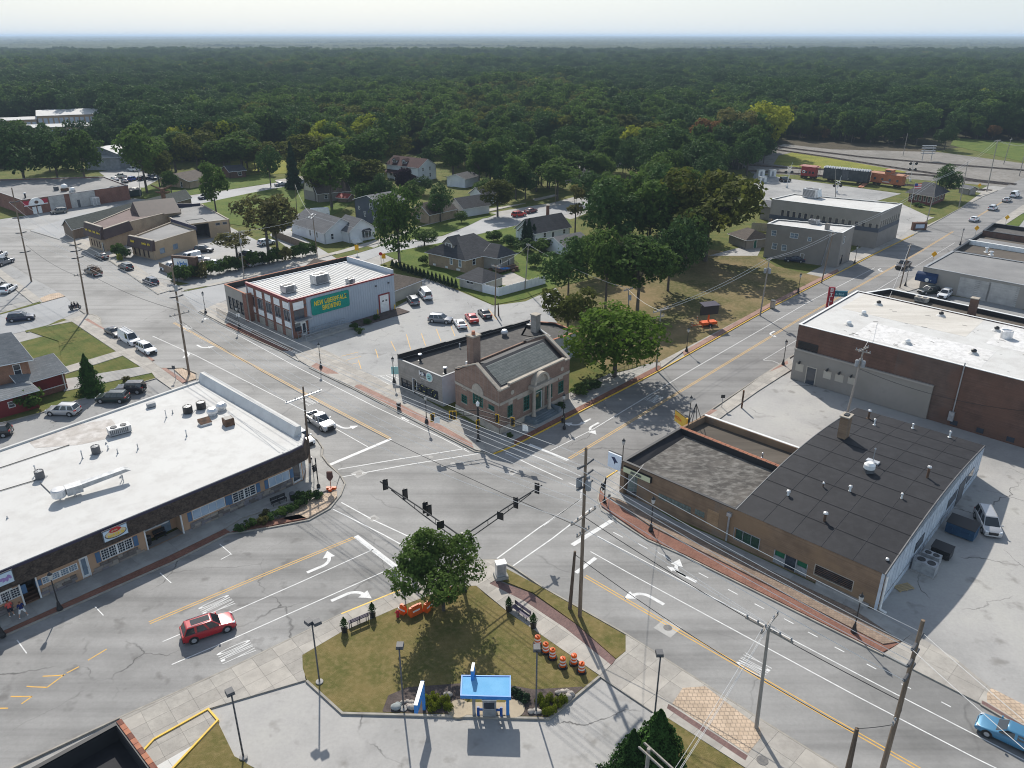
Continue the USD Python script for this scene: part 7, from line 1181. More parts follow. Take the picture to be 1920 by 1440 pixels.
def car_kind(ty,col,extra=''):
 if(ty,col,extra)in _ck:return _ck[ty,col,extra]
 L,W,st,gb,gr,zr,rw,ns=CARS[ty];w=W/2;K=kind_of('vehicle');paint=PAINT[col];P=lambda n,m,mt,**k:K.part(n,m,mt,local=True,**k)
 rings=[]
 for x,zt in st:
  e=.90 if abs(x)>.48 else.97 if abs(x)>.44 else 1.0;ww=w*e;half=[(ww*.88,.24),(ww*.99,.42),(ww,zt*.72),(ww*.975,zt-.08),(ww*.86,zt)]
  rings.append([(x*L,y,z)for y,z in half]+[(x*L,-y,z)for y,z in half[::-1]])
 v=np.array(rings).reshape(-1,3);n=10;f=[]
 for i in range(len(st)-1):
  for j in range(n):a,b=i*n+j,i*n+(j+1)%n;f+=[[a,b,b+n],[a,b+n,a+n]]
 e0=len(v);v=np.vstack([v,v[:n].mean(0),v[-n:].mean(0)]);m0=(len(st)-1)*n
 for j in range(n):f+=[[e0,(j+1)%n,j],[e0+1,m0+j,m0+(j+1)%n]]
 body=tm(v,f)
 if body.volume<0:body.invert()
 P('body',body,paint,smooth=35)
 zb=float(np.interp(0,*zip(*[(x,z)for x,z in st])))-.03;b=lambda s,z,k:[(s*L,-w*k,z),(s*L,w*k,z)]
 zbr=max(float(np.interp(gb[0],*zip(*st))),zb)-.04 if ty!='pickup' else zb;zbf=float(np.interp(gb[1],*zip(*st)))-.03
 q=[(gb[0]*L,-w*.90,zbr),(gb[1]*L,-w*.88,zbf),(gb[1]*L,w*.88,zbf),(gb[0]*L,w*.90,zbr)];t=[(gr[0]*L,-w*.68,zr-.05),(gr[1]*L,-w*.70,zr-.05),(gr[1]*L,w*.70,zr-.05),(gr[0]*L,w*.68,zr-.05)]
 top=[((gr[0]+.03)*L,-w*.58,zr),((gr[1]-.03)*L,-w*.6,zr),((gr[1]-.03)*L,w*.6,zr),((gr[0]+.03)*L,w*.58,zr)]
 P('cabin',hull(q+t+top),paint,smooth=40)
 P('windscreen',quad_in([q[1],q[2],t[2],t[1]],.90,.012),g_car);P('rear_window',quad_in([q[3],q[0],t[0],t[3]],(.86,.86,.84,.84),.012),g_car)
 for s in(0,1):
  A,B,C,D=(q[0],q[1],t[1],t[0])if s==0 else(q[2],q[3],t[3],t[2]);A,B,C,D=map(np.array,(A,B,C,D));nn=ns if ty!='van' else 1
  for k in range(nn):
   if ty=='van':k0,k1=(.70,.97)if s==0 else(.03,.30)
   else:k0,k1=k/nn+.02,(k+1)/nn-.02
   P('side_window',quad_in([A+(B-A)*k0,A+(B-A)*k1,D+(C-D)*k1,D+(C-D)*k0],(.93,.93,.84,.84),.012),g_car)
 xw=(L*.305 if ty not in('pickup','van')else L*.31)
 for x in(-xw,xw+.02):
  for s in(-1,1):
   P('wheel_arch',cyl((x,s*(w-.3),rw),(x,s*(w+.004),rw),rw+.07,n=18),m_plast);ty_=P('tyre',cyl((x,s*(w-.24),rw),(x,s*(w+.015),rw),rw,n=18),m_tyre);P('rim',cyl((x,s*(w-.1),rw),(x,s*(w+.022),rw),rw*.62,n=12),m_rim,under=ty_)
 zt=st[-2][1]
 for s in(-1,1):
  P('headlight',hull([(L*.42,s*w*.93,zt-.16),(L*.475,s*w*.86,zt-.16),(L*.488,s*w*.55,zt-.17),(L*.42,s*w*.94,zt-.03),(L*.47,s*w*.86,zt-.04),(L*.48,s*w*.55,zt-.05)]),m_lamp);zk=st[1][1]
  P('tail_light',hull([(-L*.502,s*w*.55,zk-.2),(-L*.502,s*w*.85,zk-.2),(-L*.46,s*w*.97,zk-.18),(-L*.495,s*w*.55,zk-.02),(-L*.495,s*w*.85,zk-.0),(-L*.46,s*w*.95,zk+.02)]),m_tail)
  P('mirror',hull([((gb[1]-.04)*L+a,s*(w+c),zb+d)for a in(-.06,.06)for c in(-.02,.17)for d in(.02,.18)]),paint if ty!='jeep' else m_plast)
 P('grille',bx(L*.47,L*.494,-w*.5,w*.5,.42,zt-.16),m_plast);P('front_bumper',hull([(L*.47,-w*.92,.26),(L*.47,w*.92,.26),(L*.505,-w*.7,.28),(L*.505,w*.7,.28),(L*.505,-w*.7,.42),(L*.505,w*.7,.42),(L*.47,-w*.92,.44),(L*.47,w*.92,.44)]),m_plast if ty in('jeep','suv','pickup')else paint)
 P('rear_bumper',bx(-L*.508,-L*.47,-w*.88,w*.88,.3,.5),m_plast if ty!='pickup' else m_alu);P('number_plate',bx(-L*.511,-L*.5085,-.26,.26,.52,.66),m_plate)
 if ty in('suv','minivan','jeep')and ty!='jeep':P('roof_rail',cat([cyl((gr[0]*L*.9,s*w*.62,zr+.04),(gr[1]*L*.8,s*w*.62,zr+.04),.03,n=5)for s in(-1,1)]),m_steel)
 if ty=='jeep':P('spare_wheel',cyl((-L*.5,0,1.05),(-L*.56,0,1.05),.38,n=16),m_tyre);P('fender',cat([bx(x-.55,x+.55,s*w-.05 if s>0 else-w-.12,s*w+.12 if s>0 else-w+.05,.86,.93)for x in(-xw,xw)for s in(-1,1)]),m_plast)
 if ty=='pickup':
  P('bed_side',bx(-L*.49,-L*.115,w*.84,w*.985,.70,1.14),paint);P('bed_side',bx(-L*.49,-L*.115,-w*.985,-w*.84,.70,1.14),paint);P('tailgate',bx(-L*.495,-L*.475,-w*.84,w*.84,.6,1.12),paint);P('bed_floor',bx(-L*.475,-L*.115,-w*.84,w*.84,.74,.78),m_plast)
 if extra=='rack':P('roof_rack',cat([bx(x-.03,x+.03,-w*.7,w*.7,zr+.08,zr+.13)for x in np.linspace(gr[0]*L,gr[1]*L,5)]+[bx(gr[0]*L,gr[1]*L,s*w*.6-.03,s*w*.6+.03,zr+.02,zr+.08)for s in(-1,1)]),m_steel);P('ladder',cat([bx(gr[0]*L,gr[1]*L,y-.03,y+.03,zr+.14,zr+.2)for y in(.1,.5)]+[bx(x,x+.04,.1,.5,zr+.14,zr+.19)for x in np.linspace(gr[0]*L,gr[1]*L-.1,9)]),m_alu)
 if extra=='sunroof':P('sunroof',bx(gr[0]*L*.75,gr[1]*L*.55,-w*.42,w*.42,zr-.01,zr+.012),g_car)
 if extra=='cargo':
  r=np.random.default_rng(5);P('cargo',cat([rbox((r.uniform(-L*.46,-L*.15),r.uniform(-w*.6,w*.6),.8),r.uniform(.3,.9,3),r.uniform(0,3))for _ in range(9)]),m_rust);P('ladder_rack',cat([tube([(x,-w*.85,1.1),(x,-w*.8,2.0),(x,w*.8,2.0),(x,w*.85,1.1)],.035,5)for x in(-L*.46,-L*.15,L*.1)]+[bx(-L*.48,L*.16,y-.04,y+.04,2.05,2.12)for y in(-.3,.3)]),m_rust)
 _ck[ty,col,extra]=K;return K
def car(ty,col,rear,front,label,name=None,extra='',group=None,cat_=None):
 """Vehicle whose tail and nose stand over the two ground pixels."""
 a,b=G(*rear),G(*front);c=(a+b)/2;place(car_kind(ty,col,extra),name or{'suv':'suv','sedan':'sedan_car','coupe':'sports_car'}.get(ty,ty),label,cat_ or{'pickup':'pickup truck','van':'van','minivan':'minivan'}.get(ty,'car'),(*c,.005),math.atan2(*(b-a)[::-1]),group=group)
car('suv','red',(352,1199),(432,1172),'shiny red SUV with sunroof driving in the worn lane',extra='sunroof');car('pickup','silver',(580,783),(624,812),'silver pickup with raised hood shine turning beside the shop corner pole')
car('suv','white',(552,818),(580,838),'white SUV parked half behind the white roof parapet corner');car('sedan','white',(498,783),(525,800),'white car mostly hidden behind the roof parapet')
car('suv','silver',(148,777),(92,775),'silver SUV parked along the grass behind the white roof');car('suv','green',(238,752),(187,752),'dark green SUV between the silver SUV and the black boxy one');car('jeep','black',(270,735),(222,736),'black boxy off-roader with spare wheel and grey top');car('suv','black',(16,815),(-40,822),'dark car cut by the left edge in the rear lot')
car('sedan','black',(203,622),(228,634),'black sedan parked behind the white ladder van');car('van','white',(226,632),(262,652),'white work van with ladder rack parked at the kerb',extra='rack');car('suv','white',(261,652),(291,668),'white SUV parked in front of the ladder van')
car('suv','navy',(17,603),(64,598),'dark blue car waiting on the small side street at left')
car('sedan','black',(203,489),(180,480),'black car furthest up the main street');car('pickup','brown',(192,520),(160,508),'dark work pickup loaded with ladders and clutter',extra='cargo');car('suv','black',(250,510),(224,500),'black SUV passing the lounge driveway');car('suv','navy',(297,538),(270,527),'dark SUV in the right lane nearest the hedge corner')
car('pickup','grey',(-10,502),(24,490),'grey pickup in the far left lot');car('pickup','white',(-14,490),(10,478),'white pickup behind the grey pickup at the left edge');car('sedan','black',(-12,548),(9,533),'dark sedan at the left edge beside a white SUV');car('suv','white',(6,553),(28,540),'white SUV in the left lot by the pavement');car('suv','bronze',(126,398),(96,402),'bronze-grey SUV parked along the pale block wall')
car('van','white',(374,484),(340,493),'long white van parked behind the pole sign');car('suv','white',(331,503),(311,507),'white car left of the pole sign post');car('sedan','silver',(364,491),(388,490),'silver car in the yard right of the white van');car('coupe','maroon',(372,501),(394,500),'maroon sports car behind the hedge');car('sedan','white',(392,499),(415,497),'white car at the right end of the yard row');car('suv','black',(372,472),(393,472),'black SUV by the tan wall corner');car('coupe','white',(360,508),(378,506),'white low car nearest the pole sign');car('sedan','black',(455,480),(478,478),'dark sedan under the dead tree');car('sedan','white',(417,448),(440,443),'white car in front of the garage doorway');car('suv','white',(488,461),(512,456),'white car at the board fence under the trees');car('sedan','silver',(470,500),(492,495),'pale car tucked behind the tall hedge');car('coupe','bright_red',(436,497),(450,493),'red car half hidden by the hedge')
car('suv','navy',(528,428),(545,424),'dark SUV beside the white house drive')
car('sedan','white',(222,340),(207,337),'white car in the workshop lot');car('pickup','silver',(236,335),(219,332),'silver pickup beside the white car in the workshop lot');car('sedan','grey',(238,344),(230,340),'grey car in front of the silver pickup');car('suv','bright_blue',(244,340),(255,337),'bright blue car in the workshop lot');car('suv','black',(262,339),(274,336),'black car near the thin lamp pole in the workshop lot');car('pickup','white',(256,322),(243,320),'white truck by the workshop scrap');car('suv','navy',(280,334),(292,338),'dark car at the right of the workshop lot')
car('sedan','silver',(515,350),(538,346),'pale car on the far residential street');car('suv','navy',(392,371),(377,374),'dark car on the far street near the thin tree')
car('suv','grey',(805,602),(848,606),'grey-blue SUV crossing the brewery lot');car('coupe','white',(869,621),(857,603),'white sports car with dark roof parked in the brewery lot');car('sedan','bright_red',(891,609),(878,593),'bright red sedan parked in the brewery lot');car('sedan','black',(917,601),(901,584),'black sedan parked next to the red one');car('suv','grey',(781,576),(769,561),'grey SUV by the cream annex wall');car('van','white',(805,566),(790,549),'small white van by the annex corner')
car('suv','bright_red',(963,407),(983,404),'bright red SUV on the residential street');car('sedan','maroon',(985,401),(1006,396),'maroon car in front of the red SUV');car('sedan','navy',(1508,492),(1471,489),'dark sedan parked against the taupe block')
car('pickup','brown',(1708,494),(1677,510),'dark brown pickup coming down the side street');car('sedan','white',(1818,418),(1834,411),'nearest white car driving away up the side street');car('suv','white',(1853,397),(1869,390),'white SUV third in the queue up the side street');car('sedan','silver',(1880,381),(1894,375),'white sedan second from the front of the queue');car('van','white',(1895,372),(1909,366),'white van leading the queue towards the tracks')
car('suv','green',(1751,549),(1730,551),'dark SUV in the lot below the awning');car('suv','white',(1779,551),(1762,562),'white SUV in the lot below the awning');car('minivan','silver',(1839,965),(1861,1010),'silver minivan parked beside the dark blue bin');car('sedan','blue',(1945,1412),(1842,1364),'light blue saloon cut off at the right edge of the street');car('jeep','black',(1463,341),(1481,340),'black off-roader by the railway cabinets')
# motorcycle with two riders
def person_mesh(J,rad,bones,refine=.09):
 import manifold3d as mf
 parts=[]
 for a,b in bones:
  pts=[]
  for k in(a,b):
   s=trimesh.creation.icosphere(1);pts.append(s.vertices*rad[k]+np.array(J[k]))
  parts.append(mf.Manifold.hull_points(np.vstack(pts)))
 m=parts[0]
 for p in parts[1:]:m=m+p
 m=m.refine_to_length(refine).to_mesh();t=trimesh.Trimesh(m.vert_properties[:,:3],m.tri_verts);trimesh.smoothing.filter_taubin(t,iterations=6);return t
def person(loc,rz,label,shirt,shorts,legs_apart=.12,hand_up=False,hair=(.05,.03,.02),long_hair=False,seat=False,scale=1.0):
 T=thing('person',label,'person',(*loc,0)[:3]if len(loc)==3 else(*loc,.13),rz);skin=M('skin',(.45,.26,.18),.6);P=lambda n,m,mt,**k:T.part(n,m,mt,local=True,**k);a=legs_apart
 if seat:knee,foot,hip=.38,.15,.0;J={'hl':(0,.14,.0),'hr':(0,-.14,.0),'kl':(.42,.2,-.03),'kr':(.42,-.2,-.03),'fl':(.36,.22,-.45),'fr':(.36,-.22,-.45)};zo=.0
 else:J={'hl':(0,.10,.92),'hr':(0,-.10,.92),'kl':(.03,.11+a*.3,.50),'kr':(-.03,-.11-a*.3,.50),'fl':(-.02,.12+a*.5,.08),'fr':(-.04,-.12-a*.5,.08)};zo=.92
 J.update({'tl':(.13+J['fl'][0],J['fl'][1]+.02,J['fl'][2]-.03),'tr':(.13+J['fr'][0],J['fr'][1]-.02,J['fr'][2]-.03),'w':(.02,0,zo+.2),'c':(.05 if seat else.02,0,zo+.42),'sl':(.04,.19,zo+.50),'sr':(.04,-.19,zo+.50),'n':(.05,0,zo+.58),'h':(.08,0,zo+.70),'el':(.08,.27,zo+.24),'er':(.08,-.27,zo+.24),'pl':(.30,.18,zo+.2),'pr':(.30,-.18,zo+.2)})
 R=dict(hl=.10,hr=.10,kl=.062,kr=.062,fl=.045,fr=.045,tl=.035,tr=.035,w=.125,c=.14,sl=.065,sr=.065,n=.055,h=.10,el=.045,er=.045,pl=.032,pr=.032)
 B=[('hl','kl'),('kl','fl'),('fl','tl'),('hr','kr'),('kr','fr'),('fr','tr'),('hl','hr'),('hl','w'),('hr','w'),('w','c'),('c','sl'),('c','sr'),('c','n'),('n','h'),('sl','el'),('el','pl'),('sr','er'),('er','pr')]
 for s in 'lr':
  px,py,pz=J['p'+s];sg=1 if s=='l' else-1
  for k in range(4):J[f'g{s}{k}']=(px+.09-.008*abs(k-1.5),py-sg*(.03-.02*k),pz-.02);R[f'g{s}{k}']=.009;B.append(('p'+s,f'g{s}{k}'))
  J['t'+s+'m']=(px+.04,py-sg*.055,pz+.01);R['t'+s+'m']=.01;B.append(('p'+s,'t'+s+'m'))
 P('body',person_mesh(J,R,B),skin,smooth=True)
 g=lambda names,ex:{k:R[k]+ex for k in names}
 P('shirt',person_mesh(J,g(('w','c','sl','sr','hl','hr'),.022)|{'el':.06,'er':.06},[('w','c'),('c','sl'),('c','sr'),('sl','el'),('sr','er'),('hl','w'),('hr','w')]),shirt,smooth=True);P('shorts',person_mesh(J,g(('hl','hr'),.03)|{'kl':.085,'kr':.085},[('hl','kl'),('hr','kr'),('hl','hr')]),shorts,smooth=True)
 for s in 'lr':P('shoe',hull([np.array(J['f'+s])+d for d in((-.08,-.045,-.08),(-.08,.045,-.08),(.19,-.04,-.08),(.19,.04,-.08),(-.06,-.04,.0),(-.06,.04,0),(.14,-.035,-.02),(.14,.035,-.02))]),m_white if not seat else m_black)
 h=np.array(J['h']);P('hair',ball(h+[-.02,0,.03],(.112,.105,.105 if not long_hair else.13),2),M('hair_dark' if not seat else 'helmet',hair,.6));P('nose',hull([h+[.095,-.015,-.02],h+[.095,.015,-.02],h+[.125,0,-.025],h+[.1,0,.03]]),skin)
 for s in(-1,1):P('eye',ball(h+[.092,s*.035,.012],.012,1),m_black);P('ear',ball(h+[.0,s*.1,-.01],(.02,.012,.03),1),skin)
 P('mouth',hull([h+d for d in((.09,-.03,-.055),(.09,.03,-.055),(.098,0,-.05),(.098,0,-.06))]),M('lips',(.3,.08,.07),.5));return T
a,b=G(131,583),G(153,577);mz=math.atan2(*(b-a)[::-1]);mc=(a+b)/2;T=thing('motorcycle','black touring motorcycle carrying two riders across the junction','motorcycle',(*mc,0),mz);P=lambda n,m,mt,**k:T.part(n,m,mt,local=True,**k)
for x in(-.8,.85):w_=P('wheel',cyl((x,-.09,.33),(x,.09,.33),.33,n=16),m_tyre);P('rim',cyl((x,-.1,.33),(x,.1,.33),.2,n=12),m_rim,under=w_)
P('engine',hull([(-.35,-.28,.25),(.4,-.28,.25),(-.35,.28,.25),(.4,.28,.25),(-.3,-.2,.7),(.4,-.2,.7),(-.3,.2,.7),(.4,.2,.7)]),m_dkgrey);P('tank',hull([(-.1,-.18,.7),(.55,-.16,.75),(-.1,.18,.7),(.55,.16,.75),(.1,0,1.0),(.5,0,1.02)]),PAINT['navy']);P('seat',hull([(-.95,-.17,.7),(-.05,-.16,.7),(-.95,.17,.7),(-.05,.16,.7),(-.95,0,.86),(-.05,0,.78)]),m_black);P('fairing',hull([(.5,-.3,.6),(.5,.3,.6),(.8,-.2,.7),(.8,.2,.7),(.62,-.32,1.2),(.62,.32,1.2)]),PAINT['black']);P('windscreen',hull([(.64,-.25,1.2),(.64,.25,1.2),(.5,-.18,1.5),(.5,.18,1.5),(.62,0,1.21),(.48,0,1.5)]),g_car);P('trunk_box',bx(-1.2,-.8,-.25,.25,.75,1.15),PAINT['black']);P('fork',cat([cyl((.9,s*.12,.33),(.6,s*.15,1.05),.03,n=5)for s in(-1,1)]),m_alu);P('handlebar',tube([(.3,-.4,1.1),(.55,0,1.12),(.3,.4,1.1)],.025,5),m_black)
for s in(-1,1):P('pannier',bx(-1.1,-.55,s*.38-.1,s*.38+.1,.4,.75),PAINT['black'])
mh=lambda x:(*(mc+unit(b-a)*x),.86)
person(mh(-.1),mz,'rider in dark clothes steering the black motorcycle',M('cloth_black',(.015,.015,.018),.9),M('denim_dark',(.02,.025,.04),.9),seat=True,hair=(.01,.01,.01));person(mh(-.65),mz,'pillion rider in dark clothes behind the motorcycle driver',_mats['cloth_black'],_mats['denim_dark'],seat=True,hair=(.01,.01,.01))
fa=W0 .n*-1;person(G(23,1156),math.atan2(-W0 .n[1],-W0 .n[0]),'person in coral top and dark shorts standing by the leftmost shop window',M('cloth_coral',(.62,.10,.08),.9),M('cloth_dark',(.02,.022,.035),.9),hair=(.12,.05,.02),long_hair=True);person(G(45,1158),math.atan2(-W0 .n[1],-W0 .n[0]),'person in navy shirt and white shorts beside the shop steps',M('cloth_navy',(.012,.02,.10),.9),M('cloth_white',(.66,.66,.64),.9),legs_apart=.45,hair=(.10,.045,.025))
#  poles and wires
def ony(u,v,y):r=ray(u,v);t=y/r[1];p=r*t;return np.array([p[0],y,CAM_H+p[2]])
POLE={}
def upole(key,base,top,label,r=.17,mat=None,arms=(),cross=(),cans=0,name='utility_pole'):
 """Timber pole; arms: picture rows of paired stand-off insulators, cross: (row, half length, angle) crossarms."""
 p=G(*base);t=ony(*top,p[1]);b=np.array([*p,0.0]);T=thing(name,label,'utility pole',(*p,0));T.part('pole',cyl(b-[0,0,.3],t,r,r*.62,10),mat or m_wood);at=lambda z:b+(t-b)*(z/t[2]);pts={}
 for k,v in enumerate(arms):
  c=at(zat(p,v))
  for s in(-1,1):e=c+np.array([math.cos(B_ANG),math.sin(B_ANG),.12])*s*np.array([1,1,s])*1.1;T.part('insulator',cyl(c,e,.10,.13,6),m_dkgrey);pts[k,s]=e
 for k,(v,hl,an)in enumerate(cross):
  c=at(zat(p,v));d=np.array([math.cos(an),math.sin(an),0]);T.part('crossarm',cat([hull([c+d*s*hl+np.array([x,y,z])for s in(-1,1)for x in(-.06,.06)for y in(-.06,.06)for z in(-.08,.08)])]),m_woodg if mat is not m_woodd else m_alu)
  for s in(-1,-.5,.5,1):e=c+d*hl*s*.95+[0,0,.32];T.part('pin',lathe([(.05,0),(.09,.1),(.05,.24)],6,e-[0,0,.24]),m_grey);pts['c%d'%k,s]=e
 for k in range(cans):
  c=at(t[2]*.84);a=k*2.1-1;T.part('transformer',lathe([(.05,0),(.26,.04),(.28,.9),(.2,1.0),(.02,1.02)],10,c+[math.cos(a)*.5,math.sin(a)*.5,-1.1]),m_grey)
 pts['top']=t;POLE[key]=pts;return T
BA,AA,CA=B_ANG,A_ANG,C_ANG
upole('a1',(59,528),(21.7,352),'tall leaning pole with paired insulators in the far left lot',.19,arms=(379,409,437,470+3),cross=());upole('a2',(164.5,590),(136.7,433),'tall pole standing at the corner by the motorcycle',.19,arms=(460,471,484),cross=((515,1.2,BA),))
upole('a3',(355,703),(321.7,497),'tall pole by the brick bulb-out right of the parked cars',.2,arms=(545,557),cross=((589,1.6,BA),),cans=1);upole('a4',(581,869),(568,725),'brown pole with long pale crossarm at the shop row corner',.17,m_woodd,cross=((744,2.6,BA),))
upole('a5',(1087,1157),(1099,839),'tall central pole with six black insulators and transformers',.2,arms=(872,892,912),cross=((968,1.8,BA),(998,.9,BA)),cans=3);upole('a5b',(1068,1143),(1078,1034),'dark stub pole beside the tall central pole',.2,m_woodd)
upole('a6',(1652,1452),(1731,1163),'thick weathered pole with paired insulators at lower right',.22,arms=(1205,1235,1262),cross=((1345,.9,BA),));upole('a7',(1418,1366),(1443,1166),'grey topped pole with crossed pale arms by the tan paver bed',.17,m_woodg,cross=((1168,1.4,BA),(1180,1.9,AA)));upole('a7b',(1588,1452),(1607,1366),'dark stub pole at the bottom edge of the street',.24,m_woodd)
upole('b1',(1230.5,694),(1239,580),'pole at the park corner by the bright green tree',.15,m_woodg,cross=((582,1.8,CA),(594,.9,CA)));upole('b2',(1425,592),(1443,484),'park pole carrying three grey transformers',.16,m_woodg,cans=3,cross=((486,1.0,CA),));upole('b3',(1540,531),(1562,437),'slanting pole in front of the taupe block',.15,m_wood,cross=((440,1.4,CA),));upole('b4',(1686.7,541),(1708,456),'pole on the right pavement beside the dark pickup',.15,m_wood,cross=((460,1.1,CA),))
upole('b5',(1735.5,424),(1758,334),'grey pole at the office driveway',.16,m_woodg,cross=((336,2.0,CA),));upole('b6',(1797.5,391),(1815,303),'pole in front of the depot tree',.15,m_woodg);upole('b7',(1850,360),(1871,262),'tall pole by the tracks with white base band',.18,m_woodg,cross=((264,2.6,CA),));upole('b8',(1881.7,308),(1896.7,258),'leaning pole beyond the tracks',.17,m_woodg,cross=((262,1.2,CA),));upole('b9',(1911,330),(1926,270),'pole at the far right edge near the tracks',.17,m_woodg)
upole('l1',(1586.7,781.5),(1620,652),'pole with transformers in the lot by the grey stucco wall',.17,m_woodg,cross=((655,1.3,CA),(659,1.0,AA)),cans=3);upole('m1',(928,592),(930,497),'dark footed pole in the brewery lot by the dark sedan',.15,m_wood,cross=((500,1.2,AA),));upole('m1b',(935,592),(934,568),'short stub beside the brewery lot pole',.17,m_woodd);upole('m2',(984,543),(991,457),'pole behind the white vinyl fence',.14,m_woodg,cross=((460,.6,AA),));upole('m3',(595,481),(586,403),'pole in front of the white house',.14,m_wood,cross=((404,1.1,CA),));upole('m4',(457.5,519),(448,432),'pole with streetlight arm by the long hedge',.14,m_woodg,cross=((436,1.2,CA),),cans=1);upole('m5',(750,493),(747,440),'pole behind the round street tree',.14,m_woodg)
upole('f1',(556,391),(553,345),'pole by the barn house',.13,m_wood);upole('f2',(1041,381),(1042,333),'pole on the residential street bend',.13,m_wood);upole('f3',(1172,347),(1174,315),'pole by the far lot',.13,m_wood);upole('f4',(263,369),(259,320),'thin pole by the workshop lot',.12,m_woodg);upole('f5',(1567,372),(1566,312),'pole between the office roof and the boxcar',.13,m_woodg);upole('f6',(1693,292),(1702,250),'pole by the dark woods edge',.15,m_woodg);upole('f7',(1232-52,610),(1178,540),'pole with transformer among the park trees',.14,m_woodg,cross=((543,1.2,CA),),cans=1)
pB=G(1216,1408,9.5);T=thing('utility_pole','pale double crossarm pole top rising behind the bottom fir','utility pole',(*pB,0));T.part('pole',cyl((*pB,-.3),(*pB,9.7),.17,.12,10),m_woodg);d_=unit(G(1262,1450,9.5)-pB)
for k in(-.25,.25):T.part('crossarm',hull([(*(pB+d_*s+np.array([-d_[1],d_[0]])*k+o),z)for s in(-.6,2.4)for o in(np.array([.06,0]),np.array([-.06,0]))for z in(9.4,9.55)]),m_woodg)
POLE['z']={'top':np.array([*pB,9.6]),'e':np.array([*(pB+d_*2.2),9.6])}
m_wire=M('wire',(.72,.70,.67),.5);m_cable=M('cable_dark',(.02,.02,.02),.6)
def wire(a,b,sag=.02,r=.028,mat=None,where='along the main street'):
 a,b=np.array(a,float),np.array(b,float);t=np.linspace(0,1,15)[:,None];p=a+(b-a)*t;p[:,2]-=(4*t*(1-t)).ravel()*np.linalg.norm(b-a)*sag
 dark=mat is not None;solo('power_line',tube(p,r,4),mat or m_wire,('thick dark cable' if dark else 'thin pale wire')+' strung between poles '+where,'power line',('dark cables ' if dark else 'pale wires ')+where)
for a,b in(('a1','a2'),('a2','a3'),('a3','a5'),('a5','a6')):
 for k in range(3):
  for s in(-1,1):
   pa,pb=POLE[a].get((k,s)),POLE[b].get((k,s));pa=POLE[a].get((1,s))if pa is None else pa;pb=POLE[b].get((1,s))-np.array([0,0,.9])if pb is None else pb
   wire(pa,pb,.012)
for s in(-1,1):p6=POLE['a6'];q6=G(2100,1560,12);wire(p6[0,s],(*(q6+[s,0]),13),.01)
for s in(-1,.5,1):wire(POLE['a3']['c0',s],POLE['a4']['c0',s],.015);wire(POLE['a4']['c0',s],POLE['a5']['c0',s],.02);wire(POLE['a5']['c0',s],POLE['a7']['c1',s],.02);wire(POLE['a7']['c0',s],POLE['z']['e']+[s*.2,0,0],.02,.014,None,'over the paver bed')
lowp=lambda k,f:(lambda t:t*[1,1,f])(POLE[k]['top'])
wire(lowp('a2',.55),lowp('a3',.6),.02,.035,m_cable);wire(lowp('a3',.5),lowp('a5',.55),.02,.035,m_cable);wire(lowp('a5',.62),lowp('a6',.5),.022,.04,m_cable);wire(lowp('a5b',.95),lowp('a7b',.9),.025,.04,m_cable);wire(lowp('a1',.4),lowp('a2',.45),.03,.035,m_cable);wire(lowp('a6',.35),lowp('a7b',1),.03,.03,m_cable)
for a,b in(('b1','b2'),('b2','b3'),('b3','b5'),('b5','b6'),('b6','b7'),('b7','b9')):
 for o in(-.5,.5):wire(POLE[a]['top']+[o,0,-.1],POLE[b]['top']+[o,0,-.1],.02,.026,None,'along the side street')
for a,b in(('f7','b1'),('m2','f7'),('m1','m2'),('m4','m3'),('m3','m5'),('m3','f1'),('l1','b4')):wire(POLE[a]['top']-[0,0,.2],POLE[b]['top']-[0,0,.2],.025,.026,None,'behind the shops')
wire(POLE['l1']['top']*[1,1,.7],hall.fac[0].pt(34,5.5),.05,.03,m_cable,'to the brick hall');wire(POLE['a5']['c0',1],f0 .pt(3,5),.03,.026,None,'to the corner building')
#  lamps
K=kind_of('street_lamp');K.part('base',lathe([(.30,0),(.30,.25),(.2,.5),(.13,.95),(.085,1.1)],12),m_black,local=True);K.part('pole',cyl((0,0,1.1),(0,0,3.75),.07,.055,8),m_black,local=True);K.part('lantern',lathe([(.05,3.75),(.16,3.85),(.19,3.95),(.24,4.3),(.2,4.42)],10),M('lamp_glass',(.42,.42,.40),.2),local=True);K.part('lantern_cap',lathe([(.26,4.42),(.2,4.52),(.06,4.66),(.03,4.82),(.005,4.9)],10),m_black,local=True)
for px,lab in(((113,1145),'on the brick strip by the stair entrance of the shop row'),((6,1195),'at the left edge on the brick strip'),((1220,997),'on the brick strip outside the brown corner building'),((1600,1187),'near the right end of the brown building'),((800,794),'in front of the stone fronted shop'),((602,691),'on the faded pavers by the brewery lot'),((739,719),'with a teal banner by the striped bay'),((386,588),'with a green street name at the brewery corner'),((449,617),'with a small white notice by the brewery'),((1287,660),'near the orange message trailer'),((1496,551),'with a dark box at the park kerb'),((1602,495),'beside the taupe block corner'),((1468,685),'with white notices at the hall corner'),((1291,797),'behind the yellow pizza sign'),((1697,537),'beside the pole below the awning'),((1166,882),'next to the white bird sign'),((757,1107),'half hidden by the corner tree'),((1800,460),'across from the office block'),((1056,792),'by the bank steps')):place(K,'street_lamp','black acorn street lamp '+lab,'street lamp',(*G(*px),.1),random.random()*6,.95)
